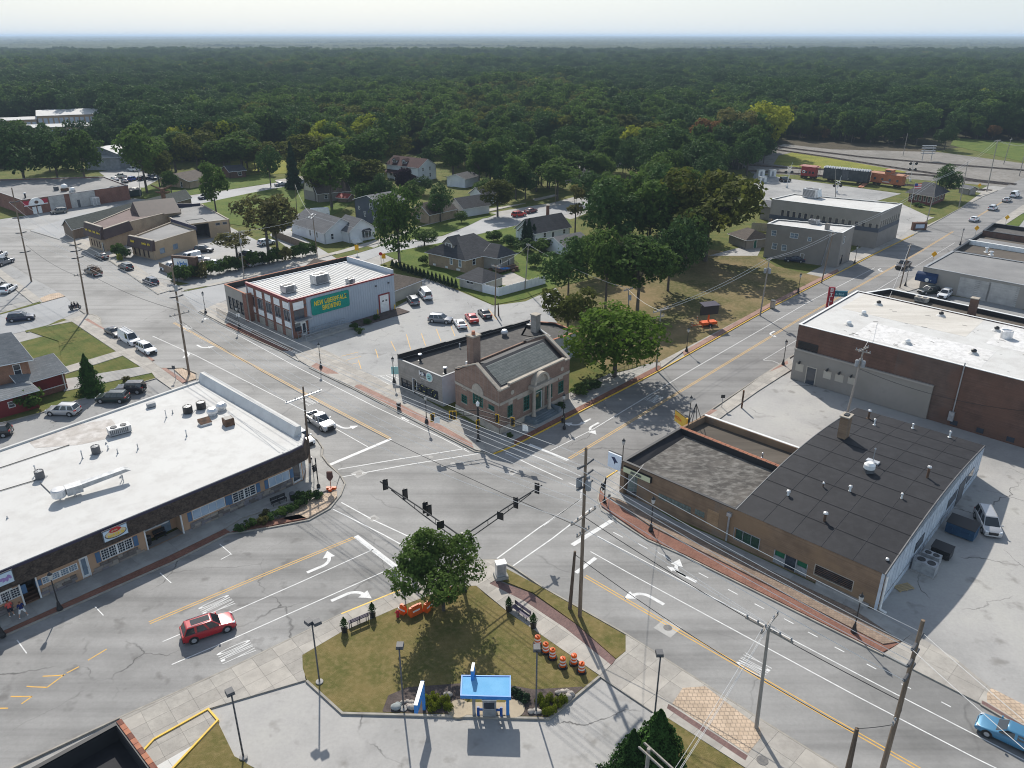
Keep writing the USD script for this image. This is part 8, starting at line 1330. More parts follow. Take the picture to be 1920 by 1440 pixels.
K=kind_of('lot_lamp');K.part('pole',cyl((0,0,0),(0,0,6.3),.075,.065,8),m_dkgrey,local=True);K.part('base',lathe([(.32,0),(.32,.12),(.1,.16)],12),m_conc2,local=True);K.part('arm',bx(-.05,.3,-.04,.04,6.2,6.3),m_dkgrey,local=True);K.part('lamp_head',hull([(.1,-.3,6.2),(.75,-.3,6.2),(.75,.3,6.2),(.1,.3,6.2),(.12,-.27,6.5),(.73,-.27,6.5),(.73,.27,6.5),(.12,.27,6.5)]),m_dkgrey,local=True)
for px,lab,rz in(((599.5,1281),'twin headed at the left corner of the grass triangle',.6),((757,1331),'in the rock bed left of the blue canopy',1.57),((1005,1336),'in the mulch right of the blue canopy',1.57),((1227,1346),'above the bottom fir',1.57),((457,1422),'by the new white pavement at bottom left',2.2)):place(K,'lot_lamp','tall grey box headed lot lamp '+lab,'street lamp',(*G(*px),.1),rz)
place(K,'lot_lamp','second head of the twin lot lamp pole at the grass corner','street lamp',(*G(599.5,1281),.1),2.4,(.999,.999,.999))
#  traffic signals
m_syel=M('signal_yellow',(.62,.36,.02),.5);lens=[M('lens_'+n,c,.3)for n,c in(('red',(.10,.01,.01)),('amber',(.12,.06,.01)),('green',(.01,.09,.05)))]
def head(T,p,face,yel=False,n=3):
 d=unit(face);w=np.array([-d[1],d[0]]);q=lambda a,b,z:(*(np.array(p[:2])+w*a+d*b),p[2]+z);H_=.36*n
 hd=T.part('signal_head',hull([q(a,b,z)for a in(-.17,.17)for b in(-.14,.1)for z in(-H_,0)]),m_black);T.part('backplate',hull([q(a,b,z)for a in(-.3,.3)for b in(-.02,.0)for z in(-H_-.12,.12)]),m_syel if yel else m_black,under=hd)
 for k in range(n):c=np.array(q(0,.1,-.18-.36*k));T.part('lens',cyl(c,c+np.array([*d,0])*.03,.12,n=10),lens[k%3],under=hd);T.part('visor',cyl(c+[0,0,.02],c+np.array([*d,0])*.22+[0,0,.06],.14,n=8),m_black,under=hd)
def mast(label,base,zt,tips,heads,signs,yel,deco=False):
 T=thing('traffic_signal',label,'traffic signal',(*base,0));T.part('pole',cyl((*base,0),(*base,zt),.17,.13,10),m_black);T.part('base',lathe([(.34,0),(.34,.3),(.2,.6),(.16,.7)],12,(*base,0)),m_black)
 for tip in tips:
  e=np.array(tip);r0=np.array([*base,zt-.5]);ua=np.array([*base,zt-1.25]);T.part('mast_arm',tube([r0,r0*.5+e*.5+[0,0,.12],e],.075,8),m_black);T.part('mast_arm',tube([ua,ua*.55+e*.45+[0,0,-.12],e*.85+r0*.15-[0,0,.12]],.06,8),m_black)
  for s in(.3,.55):T.part('brace',cyl(r0*(1-s)+e*s+[0,0,.1],ua*(1-s)+e*s,.03,n=5),m_black)
 for p,fc in heads:head(T,p,fc,yel)
 for p,fc in signs:d=unit(fc);w=np.array([-d[1],d[0]]);T.part('sign',hull([(*(np.array(p[:2])+w*a+d*b),p[2]+z)for a in(-.38,.38)for b in(-.01,.02)for z in(-.9,0)]),m_white if yel else m_black)
 if yel:T.part('lantern',lathe([(.05,zt),(.2,zt+.1),(.26,zt+.5),(.05,zt+.8)],10,(*base,0)),m_white)
 return T
zz=7.0;mb=G(866,999,zz);tA,tB=(*G(713,903,6.4),6.4),(*G(1016,910,6.4),6.4);fu=np.array([0,1.0])
mast('black double mast arm traffic signal behind the corner tree',mb,zz,[tA,tB],[((*G(u_,v_,6.8),6.9),f_)for u_,v_,f_ in((722,902,(-.5,1)),(759,920,(-.5,1)),(797,945,(-.5,1)),(804,950,(-.5,1)),(1007,909,(.6,1)),(967,936,(.6,1)))]+[((mb[0]+.1,mb[1],6.4),(1,0))],[((*G(826,985,6.4),6.9),(-.5,1)),((*G(938,968,6.4),6.9),(.6,1))],False)
mb=G(897,828);zz=zat(mb,762);mast('black signal pole with yellow edged heads at the bank corner',mb,zz,[(*G(806,779,zz-.6),zz-.6),(*G(1004,803,zz-.6),zz-.6)],[((*G(u_,v_,zz-.6),zz-.2),f_)for u_,v_,f_ in((811,781,(.3,-1)),(846,777,(.1,-1)),(852,777,(.3,-1)),(932,783,(-.5,-1)),(961,789,(-.5,-1)))]+[((mb[0],mb[1]-.3,3.4),(.5,-1))],[((*G(819,783,zz-.6),zz-.5),(.3,-1)),((*G(985,798,zz-.6),zz-.5),(-.3,-1))],True)
for px,h_,lab in(((597.5,915),4.3,'black pedestrian signal post on the shop row corner'),((1133,943),3.6,'black pedestrian signal post on the corner by the letter sign'),((1058,805),2.6,'short pedestrian signal post at the bank kerb')):p=G(*px);T=thing('signal_post',lab,'traffic signal',(*p,.1));T.part('post',cyl((*p,0),(*p,h_),.07,n=8),m_black);T.part('base',lathe([(.24,0),(.24,.3),(.09,.5)],10,(*p,.1)),m_black);head(T,(p[0]-.2,p[1]-.1,h_*.75),(-1,.6),False,2)
p=G(939,1084);T=thing('signal_cabinet','grey traffic control cabinet on a concrete plinth by the crossing','cabinet',(*p,.1));T.part('plinth',rbox((*p,.1),(1.35,1.1,.4),.3),m_conc2);T.part('cabinet',rbox((*p,.5),(1.0,.75,1.45),.3),m_alu);T.part('roof',rbox((*p,1.95),(1.1,.85,.08),.3),m_white);T.part('door',turn(bx(-.42,.42,-.40,-.376,.6,1.85),.3,(*p,0)),m_steel)
def signpost(px,h_,label,panel,shape='rect',w=.7,hh=.9,zc=None,cat_='sign'):
 p=G(*px);T=thing('road_sign',label,cat_,(*p,0));T.part('post',cyl((*p,0),(*p,h_),.05,n=6),m_steel if shape!='dark' else m_black);z=h_-hh/2;x,y=p
 if shape=='diamond':T.part('panel',hull([(x+a*.75,y+b,z+c*.75)for a,c in((0,1),(1,0),(0,-1),(-1,0))for b in(-.09,-.06)]),panel)
 elif shape=='oct':T.part('panel',cyl((x,y-.09,z),(x,y-.06,z),.45,n=8),panel)
 else:T.part('panel',bx(x-w/2,x+w/2,y-.09,y-.06,z-hh/2,z+hh/2),panel)
m_warn=M('sign_amber',(.72,.38,.01),.5);m_red=M('sign_stop_red',(.42,.02,.03),.5)
for px,lab in(((1747,497),'yellow diamond warning sign beside the awning shop'),((1827,446),'yellow diamond warning sign above the flat roofs'),((1884,425),'yellow diamond sign by the queue of white cars'),((1833,362),'yellow round sign at the railway crossing')):signpost(px,3.2,lab,m_warn,'diamond')
signpost((715,495),3.0,'red stop sign by the hedge row',m_red,'oct');signpost((670,478),2.6,'yellow panel on a post across the lane from the annex',m_warn,w=1.0,hh=1.4);signpost((720,493),2.4,'yellow panel next to the stop sign',m_warn,w=1.0,hh=1.3);signpost((330,713),2.6,'plain post with small notice on the paver corner',m_dkgrey,w=.5,hh=.6);signpost((742,715),2.6,'pale teal notice by the striped parking bay',M('notice_teal',(.3,.55,.55),.5),w=1.2,hh=1.3);signpost((1141,955),2.1,'slim dark post beside the pedestrian signal',m_dkgrey,w=.3,hh=.4);signpost((1353,765),2.2,'small dark cross shaped sign on the right pavement',m_black,w=.6,hh=.5);signpost((589,900),3.3,'bare dark post beside the brown corner pole',m_black,w=.15,hh=.3);signpost((450,614),2.8,'white notice panel near the brewery front',m_white,w=.7,hh=.6)
p=G(1390.5,765);solo('post',cyl((*p,0),(*p,2.9),.14,n=8),m_rust,'plain rusty steel post at the edge of the concrete lot','post')
p=G(1448,578);T=thing('litter_bin','tan stone litter pillar on the park pavement','bin',(*p,.1));T.part('body',rbox((*p,.1),(.8,.8,1.5),BA),m_lime);T.part('lid',rbox((*p,1.6),(.9,.9,.12),BA),m_dkgrey)
p=G(621,919);T=thing('covered_sign','brown wrapped temporary sign on an orange base at the corner','sign',(*p,.13));T.part('post',cyl((*p,.2),(*p,2.4),.05,n=6),m_terra);T.part('wrap',hull([(p[0]+a,p[1]+b,z)for z,s in((1.4,.12),(1.8,.38),(2.6,.34))for a in(-s,s)for b in(-.12,.12)]),M('wrap_brown',(.11,.055,.045),.9));m_or=M('safety_orange',(.68,.11,.008),.5,(.6,.09,.01),2.0)
T.part('base',cat([rbox((p[0]+x,p[1]+y,.13),(.55,.35,.3),a)for x,y,a in((-.3,0,.2),(.35,.05,-.3),(0,-.3,1.4))]),m_or)
p=G(362,513);T=thing('pole_sign','brown framed white pole sign with faded blue heading','sign',(*p,0));z1=zat(p,476);sF2=Fac(T,G(327,510+6),G(361,513+6),z1,m_brown);L=sF2 .L;T.part('pier',sF2 .box(L-.1,L+1.6,0,z1,-1.0,.1),m_brown);T.part('cabinet',sF2 .box(0,L-.1,z1-6.2,z1,-.5,0),m_brown);T.part('face',sF2 .box(.5,L-.6,z1-5.6,z1-.6,0,.05),m_white);T.part('reader',sF2 .box(1.5,L-.6,z1-8.6,z1-6.5,-.3,0),m_white);scribble(sF2,1.2,L-1.2,z1-2.4,z1-1.0,1,M('sign_blue',(.03,.16,.42),.5),.05,T=T,seed=51);scribble(sF2,1.0,L-1.0,z1-5.2,z1-2.7,3,m_scream,.05,T=T,seed=52)
p=G(1722,431);T=thing('monument_sign','low brick monument sign with pale panel at the office driveway','sign',(*p,0));T.part('base',rbox((*p,0),(4.2,.9,2.2),.1),b_old);T.part('panel',rbox((p[0],p[1]-.5,.6),(2.6,.12,1.1),.1),g_shade)
#  roadworks
K=kind_of('drum');K.part('base',lathe([(.44,0),(.44,.12),(.32,.14)],16),m_tyre,local=True)
for k,(z0,z1)in enumerate(((.12,.34),(.34,.5),(.5,.66),(.66,.82),(.82,1.0))):r0,r1=.30-.05*(z0-.12),.30-.05*(z1-.12);K.part('band',lathe([(r0,z0),(r1,z1)]+([(r1*.8,z1+.03),(.05,z1+.05)]if k==4 else[]),16),m_or if k%2==0 else m_white,local=True)
K.part('handle',bx(-.12,.12,-.03,.03,1.02,1.14),m_or,local=True)
for px,lab in(((1007.7,1211),'hindmost, partly behind the lamp head'),((1023,1224.5),'second from the left'),((1035.7,1235.5),'third from the left'),((1054.7,1252),'nearest the canopy, fourth from the left'),((1075.7,1246),'against the pavement, fifth from the left'),((1090,1261.5),'at the right end of the group')):place(K,'traffic_drum','orange and white traffic drum on the grass, '+lab,'traffic drum',(*G(*px),.12),random.random()*6)
for a,b,lab in(((768,1158),(790,1147),'long orange water barrier in front under the tree'),((752,1149),(760,1153),'short orange barrier by the hydrant'),((797,1150),(808,1140),'orange barrier turned sideways under the tree'),((838,1120),(846,1116),'orange barrier glimpsed behind the tree trunk')):
 A,B=G(*a),G(*b);L=np.linalg.norm(B-A);an=math.atan2(*(B-A)[::-1]);T=thing('barrier',lab,'barrier',(*((A+B)/2),.12),an);T.part('body',hull([(x,y,z)for x in(-L/2,L/2)for y,z in((-.28,0),(.28,0),(-.28,.25),(.28,.25),(-.12,.95),(.12,.95))]),m_or,local=True);T.part('cap',bx(-L*.3,L*.3,-.1,.1,.95,1.02),m_or,local=True);T.part('label',bx(-.4,.4,-.25,-.17,.45,.6),m_white,local=True)
p=G(746,1158);T=thing('hydrant','small dark red fire hydrant at the pavement edge','hydrant',(*p,.12));T.part('barrel',lathe([(.17,.1),(.14,.2),(.13,.65),(.17,.68),(.14,.82),(.05,.92)],12,(*p,.0)),m_red);T.part('nozzle',cyl((p[0]-.25,p[1],.6),(p[0]+.25,p[1],.6),.07,n=8),m_red)
p=G(1327,611);T=thing('message_trailer','orange road message trailer with a black display board on the grass','trailer',(*p,0),.3);P=lambda n,m,mt:T.part(n,m,mt,local=True)
P('chassis',bx(-1.6,1.6,-.7,.7,.45,.95),m_or);P('hitch',cyl((-1.6,0,.5),(-3.2,0,.4),.08,n=6),m_or);P('mast',bx(-.12,.12,-.12,.12,.95,2.6),m_or);P('display',bx(-1.9,1.9,-.15,.15,2.3,4.2),m_black);P('solar_panel',hull([(x,y,z)for x in(-1.7,1.7)for y,z in((-.9,4.25),(1.1,4.5),(-.9,4.31),(1.1,4.56))]),m_navy)
for s in(-1,1):P('wheel',cyl((0,s*.95-.12,.38),(0,s*.95+.12,.38),.38,n=14),m_tyre);P('outrigger',cyl((s*1.7,-.9,0),(s*1.5,-.6,.6),.05,n=5),m_or)
for px in((1297,614),(1307,601),(1341,609),(1331,620)):p=G(*px);T=thing('channel_post','slim orange and white marker post around the message trailer','marker',(*p,0),group='marker posts round the trailer');T.part('base',lathe([(.2,0),(.2,.06),(.06,.08)],8,(*p,0)),m_black);[T.part('band',lathe([(.06,z),(.055,z+.22)],8,(*p,0)),m_or if k%2==0 else m_white)for k,z in enumerate((.08,.3,.52,.74))]
#  the blue canopy and its island
zc=2.75;rf=Polygon([G(866,1267,zc),G(957,1268,zc),G(957,1307,zc),G(864,1304,zc)][::-1]);c=np.array(rf.centroid.coords[0]);T=thing('canopy','flat bright blue canopy on two posts over a pump-like machine','canopy',(*c,.12));T.part('roof',prism(rf,zc-.2,zc),M('canopy_blue',(.13,.36,.60),.7,(.16,.40,.64),.8,spec=.15));T.part('roof_edge',prism(rf.buffer(.05,join_style=2).difference(rf.buffer(-.06)),zc-.28,zc+.05),m_blue)
for px in((952,1342),(889,1341)):T.part('post',rbox((*G(*px),.1),(.26,.26,zc-.3),.02),m_blue if px[0]>900 else m_grey)
q_=G(887,1268,zc);T.part('sign_fin',rbox((*q_,zc),(.22,.9,.95),-.1),m_blue);T.part('fin_cap',rbox((*q_,zc+.95),(.24,.92,.1),-.1),m_white)
p=G(918,1338);T=thing('machine','grey pump-like machine with dark screen under the blue canopy','machine',(*p,.2));T.part('cabinet',rbox((*p,.15),(1.1,.9,1.75)),m_steel);T.part('screen',bx(p[0]-.42,p[0]+.42,p[1]-.47,p[1]-.44,1.0,1.65),g_dark);T.part('panel',bx(p[0]-.42,p[0]+.42,p[1]-.47,p[1]-.44,.3,.85),m_grey);T.part('top',rbox((*p,1.9),(1.2,1.0,.1)),m_white)
T=thing('guard_rail','blue pipe guard rail in front of the machine','rail',(*G(918,1344),.15));a,b=G(897,1343),G(940,1344);m_dblue=M('rail_blue',(.012,.07,.27),.4);T.part('post',cyl((*a,.1),(*a,1.0),.12,n=10),m_dblue);T.part('post',cyl((*b,.1),(*b,1.0),.12,n=10),m_dblue);T.part('bar',cyl((*a,.75),(*b,.75),.1,n=8),m_dblue)
setting('concrete_pad',prism(unary_union([gp((860,1319),(962,1320),(962,1343),(860,1343)),Point(*G(860,1331)).buffer(.95),Point(*G(962,1331)).buffer(.95)]),.0,.17),M('pad_tan',(.42,.35,.25),.85,(.36,.3,.22),1.0))
mul=unary_union([gp((722,1334),(732,1308),(765,1294),(870,1286),(865,1320),(845,1338)),gp((955,1290),(1000,1298),(1090,1293),(1075,1318),(1030,1345),(965,1345))]).buffer(.5).buffer(-.3).intersection(greens[0].buffer(-.05));setting('mulch_bed',prism(mul,.05,.135),m_mulch)
p=G(795.4,1332);a,b=np.array([*G(792,1277,3.2),3.2]),np.array([*G(779,1322,3.2),3.2]);T=thing('blue_sign','tall blue sign panel with white top edge on a post in the rock bed','sign',(*p,.12));w=np.array([-(b-a)[1],(b-a)[0]]);w=unit(w)*.14;T.part('panel',hull([(*((x[:2])+s*w),z)for x in(a,b)for s in(-1,1)for z in(2.3,3.14)]),m_blue);T.part('top_edge',hull([(*((x[:2])+s*w*1.1),z)for x in(a,b)for s in(-1,1)for z in(3.142,3.2)]),m_white);T.part('post',rbox((*p,.1),(.24,.24,3.0)),m_blue)
m_rock=M('boulder',(.42,.38,.33),.9,(.30,.27,.25),2.0,(.2,.19,.17),6,.5);m_rockg=M('boulder_grey',(.22,.25,.25),.9,(.3,.32,.31),2.0)
for k,(u_,v_,r_)in enumerate(((742,1330,.42),(746,1325,.3),(755,1320,.22),(766,1326,.25),(771,1329,.33),(776,1330,.36),(764,1318,.22),(772,1319,.24),(840,1307,.4),(996,1338,.3),(1012,1338,.25),(1046,1302,.3),(1055,1300,.28),(1062,1300,.3),(1070,1305,.36),(1063,1312,.42),(1052,1307,.25))):
 r=np.random.default_rng(k);m=trimesh.creation.icosphere(2);m.vertices*=(1+.22*np.sin(m.vertices@r.normal(size=(3,3))*2.2).mean(1))[:,None]*np.array([r_,r_*.8,r_*.62]);m.vertices+=np.array([*G(u_,v_),.13+r_*.3]);solo('boulder',m,m_rockg if k<2 else m_rock,('grey-green boulder' if k<2 else 'pale boulder')+(' at the left end of the rock bed' if k<2 else ' in the rock bed left of the canopy' if k<9 else ' at the right end of the mulch bed'),'boulder',('grey-green boulders' if k<2 else 'pale boulders left of the canopy' if k<9 else 'pale boulders right of the canopy'),smooth=40)
def bench(a,b,label,mat,back=True):
 A,B=G(*a),G(*b);L=np.linalg.norm(B-A);an=math.atan2(*(B-A)[::-1]);T=thing('bench',label,'bench',(*((A+B)/2),.13),an)
 for k in range(4):T.part('slat',bx(-L/2,L/2,-.22+.12*k,-.12+.12*k,.44,.48),mat,local=True)
 if back:
  for k in range(3):T.part('back_slat',bx(-L/2,L/2,.30,.34,.56+.14*k,.66+.14*k),mat,local=True)
 for s in(-1,0,1):T.part('leg',cat([bx(s*L*.45-.03,s*L*.45+.03,-.22,-.16,0,.44),bx(s*L*.45-.03,s*L*.45+.03,.28,.34,0,.9),bx(s*L*.45-.03,s*L*.45+.03,-.16,.28,.38,.43)]),m_black,local=True)
m_slat=M('bench_slat',(.10,.08,.12),.6);bench((690,1161),(655,1176),'purple-grey slatted bench between two potted conifers on the left pavement',m_slat);bench((961,1144),(991,1166),'slatted bench between two potted conifers on the right pavement',m_slat);bench((510,951),(538,940),'dark bench on the pavement before the shop row planting',m_black);a0,a1=W0 .st(300,1018)[0],W0 .st(322,1008)[0]
T=thing('bench','long dark bench inside the recessed shop porch','bench',W0 .pt((a0+a1)/2,.1,-1.2));T.part('seat',W0 .box(a0,a1,.42,.5,-1.5,-1.0),m_black);T.part('back_rest',W0 .box(a0,a1,.55,1.0,-1.6,-1.52),m_black);T.part('leg',cat([W0 .box(x,x+.08,.05,.42,-1.45,-1.05)for x in(a0+.1,a1-.2)]),m_black)
for px,lab in(((646.5,1186),'left of the purple-grey bench'),((699,1158),'right of the purple-grey bench'),((954,1147),'behind the right bench'),((1000,1178),'in front of the right bench')):p=G(*px);T=thing('planter','black round planter '+lab,'planter',(*p,.13));T.part('pot',lathe([(.26,.13),(.34,.75),(.36,.8),(.30,.8),(.29,.74)],14,(*p,0)),m_black);T.part('soil',lathe([(.29,.70),(.02,.72)],12,(*p,0)),m_mulch);place(TK['potted'][0],'potted_conifer','small conifer in the planter '+lab,'conifer',(*p,.72),0,1.1)
for px,lab in(((748,768),'black litter bin on the faded paver kerb'),((549,939),'black litter bin beside the dark bench'),((280,1022),'black barrel in the shop porch')):p=G(*px);T=thing('litter_bin',lab,'bin',(*p,.13));T.part('body',lathe([(.28,.13),(.34,1.0),(.36,1.05)],14,(*p,0)),m_black);T.part('lid',lathe([(.37,1.05),(.3,1.15),(.12,1.16)],14,(*p,0)),m_dkgrey)
#  yard things on the right
def dumpster(c,rz,l,w,h,mat,lab):
 T=thing('dumpster',lab,'dumpster',(*c,0),rz);P=lambda n,m:T.part(n,m,mat,local=True);P('bin',hull([(x,y,z)for x in(-l/2,l/2)for y,z in((-w/2,.15),(w/2,.15),(-w/2,h*.8),(w/2,h))]));T.part('lid',hull([(x,y,z)for x in(-l/2-.05,l/2+.05)for y,z in((-w/2-.08,h*.8+.02),(w/2,h+.02),(-w/2-.08,h*.8+.07),(w/2,h+.07))]),m_black,local=True)
 for x in(-l*.3,l*.3):T.part('fork_pocket',bx(x-.15,x+.15,-w/2-.1,-w/2,h*.4,h*.55),mat,local=True);T.part('foot',bx(x-.15,x+.15,-w*.4,w*.4,0,.15),m_black,local=True)
dumpster(G(1801,1002),AA,2.9,1.7,1.75,M('bin_navy',(.012,.04,.085),.5,(.02,.06,.11),1.0),'dark blue dumpster beside the silver minivan');dumpster(G(1764,1042),AA,1.9,1.3,1.3,m_black,'small black bin by the white side wall');dumpster(G(252,367),C_ANG,4.5,3,2.6,M('bin_green',(.02,.04,.035),.6),'dark green dumpster at the end of the club wall')
for px,s,lab in(((1732,1072),1.0,'twin fan condenser nearest the street on the yard side'),((1744,1054),.8,'smaller condenser behind the twin fan unit')):p=G(*px);T=thing('condenser',lab,'air conditioner',(*p,0),AA);T.part('casing',bx(-1.1*s,1.1*s,-.6*s,.6*s,.1,1.35*s),m_steel,local=True);[T.part('fan_guard',lathe([(.42*s,1.352*s),(.4*s,1.4*s),(.05,1.38*s)],14,(x*s,0,0)),m_black,local=True)for x in(-.5,.5)];T.part('pad',bx(-1.2*s,1.2*s,-.7*s,.7*s,0,.1),m_conc2,local=True)
p=G(1694,1102);T=thing('pallet','pale timber pallet lying on the weeds by the white wall','pallet',(*p,0),.3);[T.part('slat',bx(-.9,.9,-.5+.2*k,-.36+.2*k,.1,.13),M('pallet_wood',(.42,.32,.18),.9),local=True)for k in range(5)];[T.part('bearer',bx(x-.05,x+.05,-.5,.5,0,.1),_mats['pallet_wood'],local=True)for x in(-.8,0,.8)]
T=thing('fence','tan board fence along the yard behind the hedge','fence',(*G(545,456),0))
for a,b,n_ in(((510,443),(578,470),14),((300,506),(345,526),10)):A,B=G(*a),G(*b);[T.part('board',rbox((*(A+(B-A)*(k+.5)/n_),0),(np.linalg.norm(B-A)/n_-.04,.06,1.9),math.atan2(*(B-A)[::-1])),m_wood)for k in range(n_)]
T=thing('railing','black iron railing round the patio beside the bank','railing',(*G(1085,730),0));A,B=G(1069,746),G(1215,678);L=np.linalg.norm(B-A);T.part('rail',tube([(*A,1.1),(*B,1.1)],.03,5),m_black);[T.part('post',cyl((*(A+(B-A)*k/18),0),(*(A+(B-A)*k/18),1.15),.03,n=5),m_black)for k in range(19)]
T=thing('caravan','white camper trailer behind the white house','caravan',(*G(600,408),0),.2);T.part('body',hull([(x,y,z)for x,zs in((-3,(.8,2.4)),(-2.6,(.6,2.8)),(2.6,(.6,2.9)),(3,(1.0,2.4)))for y in(-1.1,1.1)for z in zs]),m_white,local=True);T.part('stripe',bx(-2.7,2.7,-1.13,-1.1,1.2,1.35),m_navy,local=True);[T.part('wheel',cyl((x,-1.12,.35),(x,-.9,.35),.35,n=12),m_tyre,local=True)for x in(-.4,.5)]
#  trees and shrubs of the town
def grow(key,base,topv,wpx,label,cat_='tree',name='tree',group=None):
 p=G(*base);t=CAM_H/-ray(*base)[2];return tree(key,*base,max(.4,zat(p,topv)),label,wpx*t/FPX,name,cat_,group)
for a in(('corner',(832,1146),994,185,'dark leafy tree with gaps standing over the barriers at the crossing corner'),('bright',(1152,706),580,185,'broad bright green tree beside the brick bank'),('olive',(1064,628),527,100,'thin brownish tree behind the rear wing of the shop'),('olive',(1322,490),296,185,'largest yellowing tree in the park by the taupe garage'),('maple2',(1195,582),440,125,'tall grey-green tree behind the bright green tree'),('oak',(1065,566),455,95,'dense dark tree at the end of the white fence'),('maple2',(1135,578),430,85,'slim tree between the fence tree and the park'),('oak2',(1252,546),412,115,'dark spreading tree in the middle of the park'),('maple',(1285,506),392,90,'green tree leaning on the big yellowing tree'),('oak',(1140,480),345,120,'large dark tree over the white garage roof'),('maple2',(1216,478),338,110,'tall green tree above the park clump'),('spruce',(1172,520),440,45,'dark spruce inside the park clump'),('thin',(1078,440),345,38,'gaunt pine with few branches on the residential street'),('maple',(1100,520),430,80,'yellow-green tree beside the white garage'),('round',(749,491),357,92,'round full street tree in front of the slate house'),('round',(796,461),431,52,'small round tree at the brick house drive'),('oak',(826,416),349,54,'dark yard tree in front of the grey bungalow'),('round',(865,417),397,27,'smallest street tree on the verge'),('olive2',(933,406),335,66,'yellow-green street tree by the red cars'),('plum',(760,364),314,40,'dark purple tree in front of the farmhouse'),('oak',(795,366),332,44,'dark bushy tree right of the purple tree'),('oak',(800,330),280,40,'slim tree at the corner of the farmhouse'),('spruce',(552,354),266,30,'tall dark pointed spruce by the barn house'),('oak',(508,350),278,48,'dark narrow tree left of the spruce'),('maple2',(622,388),268,95,'tall thin crowned tree over the barn house'),('olive',(598,374),282,62,'olive tree at the gambrel gable'),('maple2',(668,372),300,56,'tree between the barn house and the slate house'),('olive2',(700,372),298,60,'light green tree behind the slate house'),('maple2',(407,408),302,58,'tall slim tree beside the lounge garage'),('brown',(505,484),352,110,'sparse brown tree with bare limbs in the yard'),('brown',(445,482),432,78,'low spreading brown tree over the yard cars'),('thin',(522,480),372,60,'thin bare-limbed tree at the board fence'),('oak2',(50,354),238,130,'huge dark oak behind the club building at left'),('oak',(112,350),250,84,'second dark oak behind the club roof'),('maple2',(163,354),240,76,'tall oak with two trunks by the workshop lot'),('maple2',(276,362),232,84,'tall tree in the verge of the workshop lot'),('maple',(322,362),318,32,'small tree before the brown bungalow'),('oak',(-20,350),250,70,'dark oak cut by the left edge'),('yellow',(1437,292),188,84,'tall yellow tree standing out at the edge of the woods'),('brown',(1372,302),194,84,'brownish tree left of the tall yellow one'),('rust',(1318,306),222,66,'rust tinted tree left of the brownish one'),('oak',(1400,330),262,60,'dark tree below the tall yellow one'),('oak',(1345,330),270,62,'dark tree below the brownish one'),('oak',(1769,374),312,52,'dark evergreen tree behind the depot'),('oak',(1770,282),236,40,'dark tree beside the trackside gantry'),('cone',(173,737),664,48,'neat conical fir on the lawn of the red brick house'),('pine_near',(1225,1475),1332,150,'dense green fir rising into the bottom edge of the picture'),('pine_near',(1180,1480),1368,110,'lower green fir leaning on its taller neighbour at the bottom edge')):grow(*a)
XT=('behind the bungalow roofs','by the far street bend','beside the barn house','near the farmhouse','behind the white garages','over the small white houses','on the verge by the slate house','beside the far lot')
for k,(u_,v_,tv,w_,key,i)in enumerate(((455,324,246,76,'maple2',0),(485,322,256,74,'olive',0),(330,322,246,84,'maple2',0),(372,322,236,94,'olive',0),(422,324,258,74,'maple',0),(572,334,250,78,'olive2',1),(640,330,256,86,'maple2',2),(690,334,240,96,'maple',2),(736,316,246,78,'olive',3),(850,334,258,80,'maple2',3),(905,322,262,66,'oak2',4),(960,334,256,74,'maple2',4),(1015,348,270,78,'maple',4),(1045,374,296,78,'maple2',5),(985,374,322,56,'oak',5),(905,374,334,46,'maple',5),(720,396,330,46,'oak',6),(692,398,338,50,'maple',6),(1112,398,322,78,'oak2',7),(1085,352,280,74,'maple2',7),(655,352,290,60,'olive2',2),(775,396,338,44,'maple2',6),(1055,330,268,66,'oak',7),(300,352,270,60,'olive',0))):grow(key,(u_,v_),tv,w_,'tall leafy tree '+XT[i],group='tall leafy trees '+XT[i])
R_=np.random.default_rng(12);kinds_=['oak','oak2','maple','maple2','olive','olive2','maple','olive']
for poly_,n_,lab,ks in(([(190,300),(480,285),(480,318),(250,322)],22,'leafy tree in the belt behind the workshop and bungalows','olive olive2 maple2 maple oak yellow'),([(480,285),(720,280),(720,322),(580,330),(520,300)],30,'leafy tree in the belt behind the barn house','olive olive2 maple2 maple oak yellow'),([(820,286),(1060,284),(1060,322),(840,318)],24,'leafy tree along the grass strip behind the white garages','oak maple2 maple oak2 olive2'),([(1060,318),(1240,318),(1330,335),(1330,395),(1200,345),(1130,360)],32,'leafy tree in the grove between the far lot and the park','oak oak2 maple maple2'),([(1120,395),(1240,365),(1300,430),(1290,470),(1120,480)],14,'leafy tree in the dense clump beside the white cottage','oak maple2 maple oak2 maple'),([(880,345),(1040,340),(1030,372),(960,378)],13,'garden tree between the small white houses','oak maple2 maple olive'),([(0,300),(160,300),(160,320),(0,330)],8,'dark tree in front of the storage units','oak oak2 maple'),([(1340,318),(1420,300),(1450,300),(1400,325)],6,'dark tree by the railway cabinets','oak oak2 maple')):
 pg=gp(*poly_);x0,y0,x1,y1=pg.bounds;k=0;ks=ks.split()
 while k<n_:
  q_=np.array([R_.uniform(x0,x1),R_.uniform(y0,y1)])
  if not pg.contains(Point(*q_)):continue
  K,H,R=TK[ks[R_.integers(len(ks))]];h=R_.uniform(11,19);place(K,'tree',lab,'tree',(*q_,0),R_.uniform(0,6.28),(h/H*R_.uniform(.85,1.2),)*2+(h/H,),lab.replace('leafy tree','leafy trees').replace('dark tree','dark trees').replace('garden tree','garden trees'));k+=1
for k in range(17):
 s=k/16;grow(('shrub_dark','shrub','shrub_dark','shrub_brown','shrub')[k%5],(333+250*s,527-50*s+2*(k%2)),498-47*s+3*(k%3),30,'bushy hedge shrub between the car yard and the pavement','shrub','shrub','hedge shrubs along the car yard')
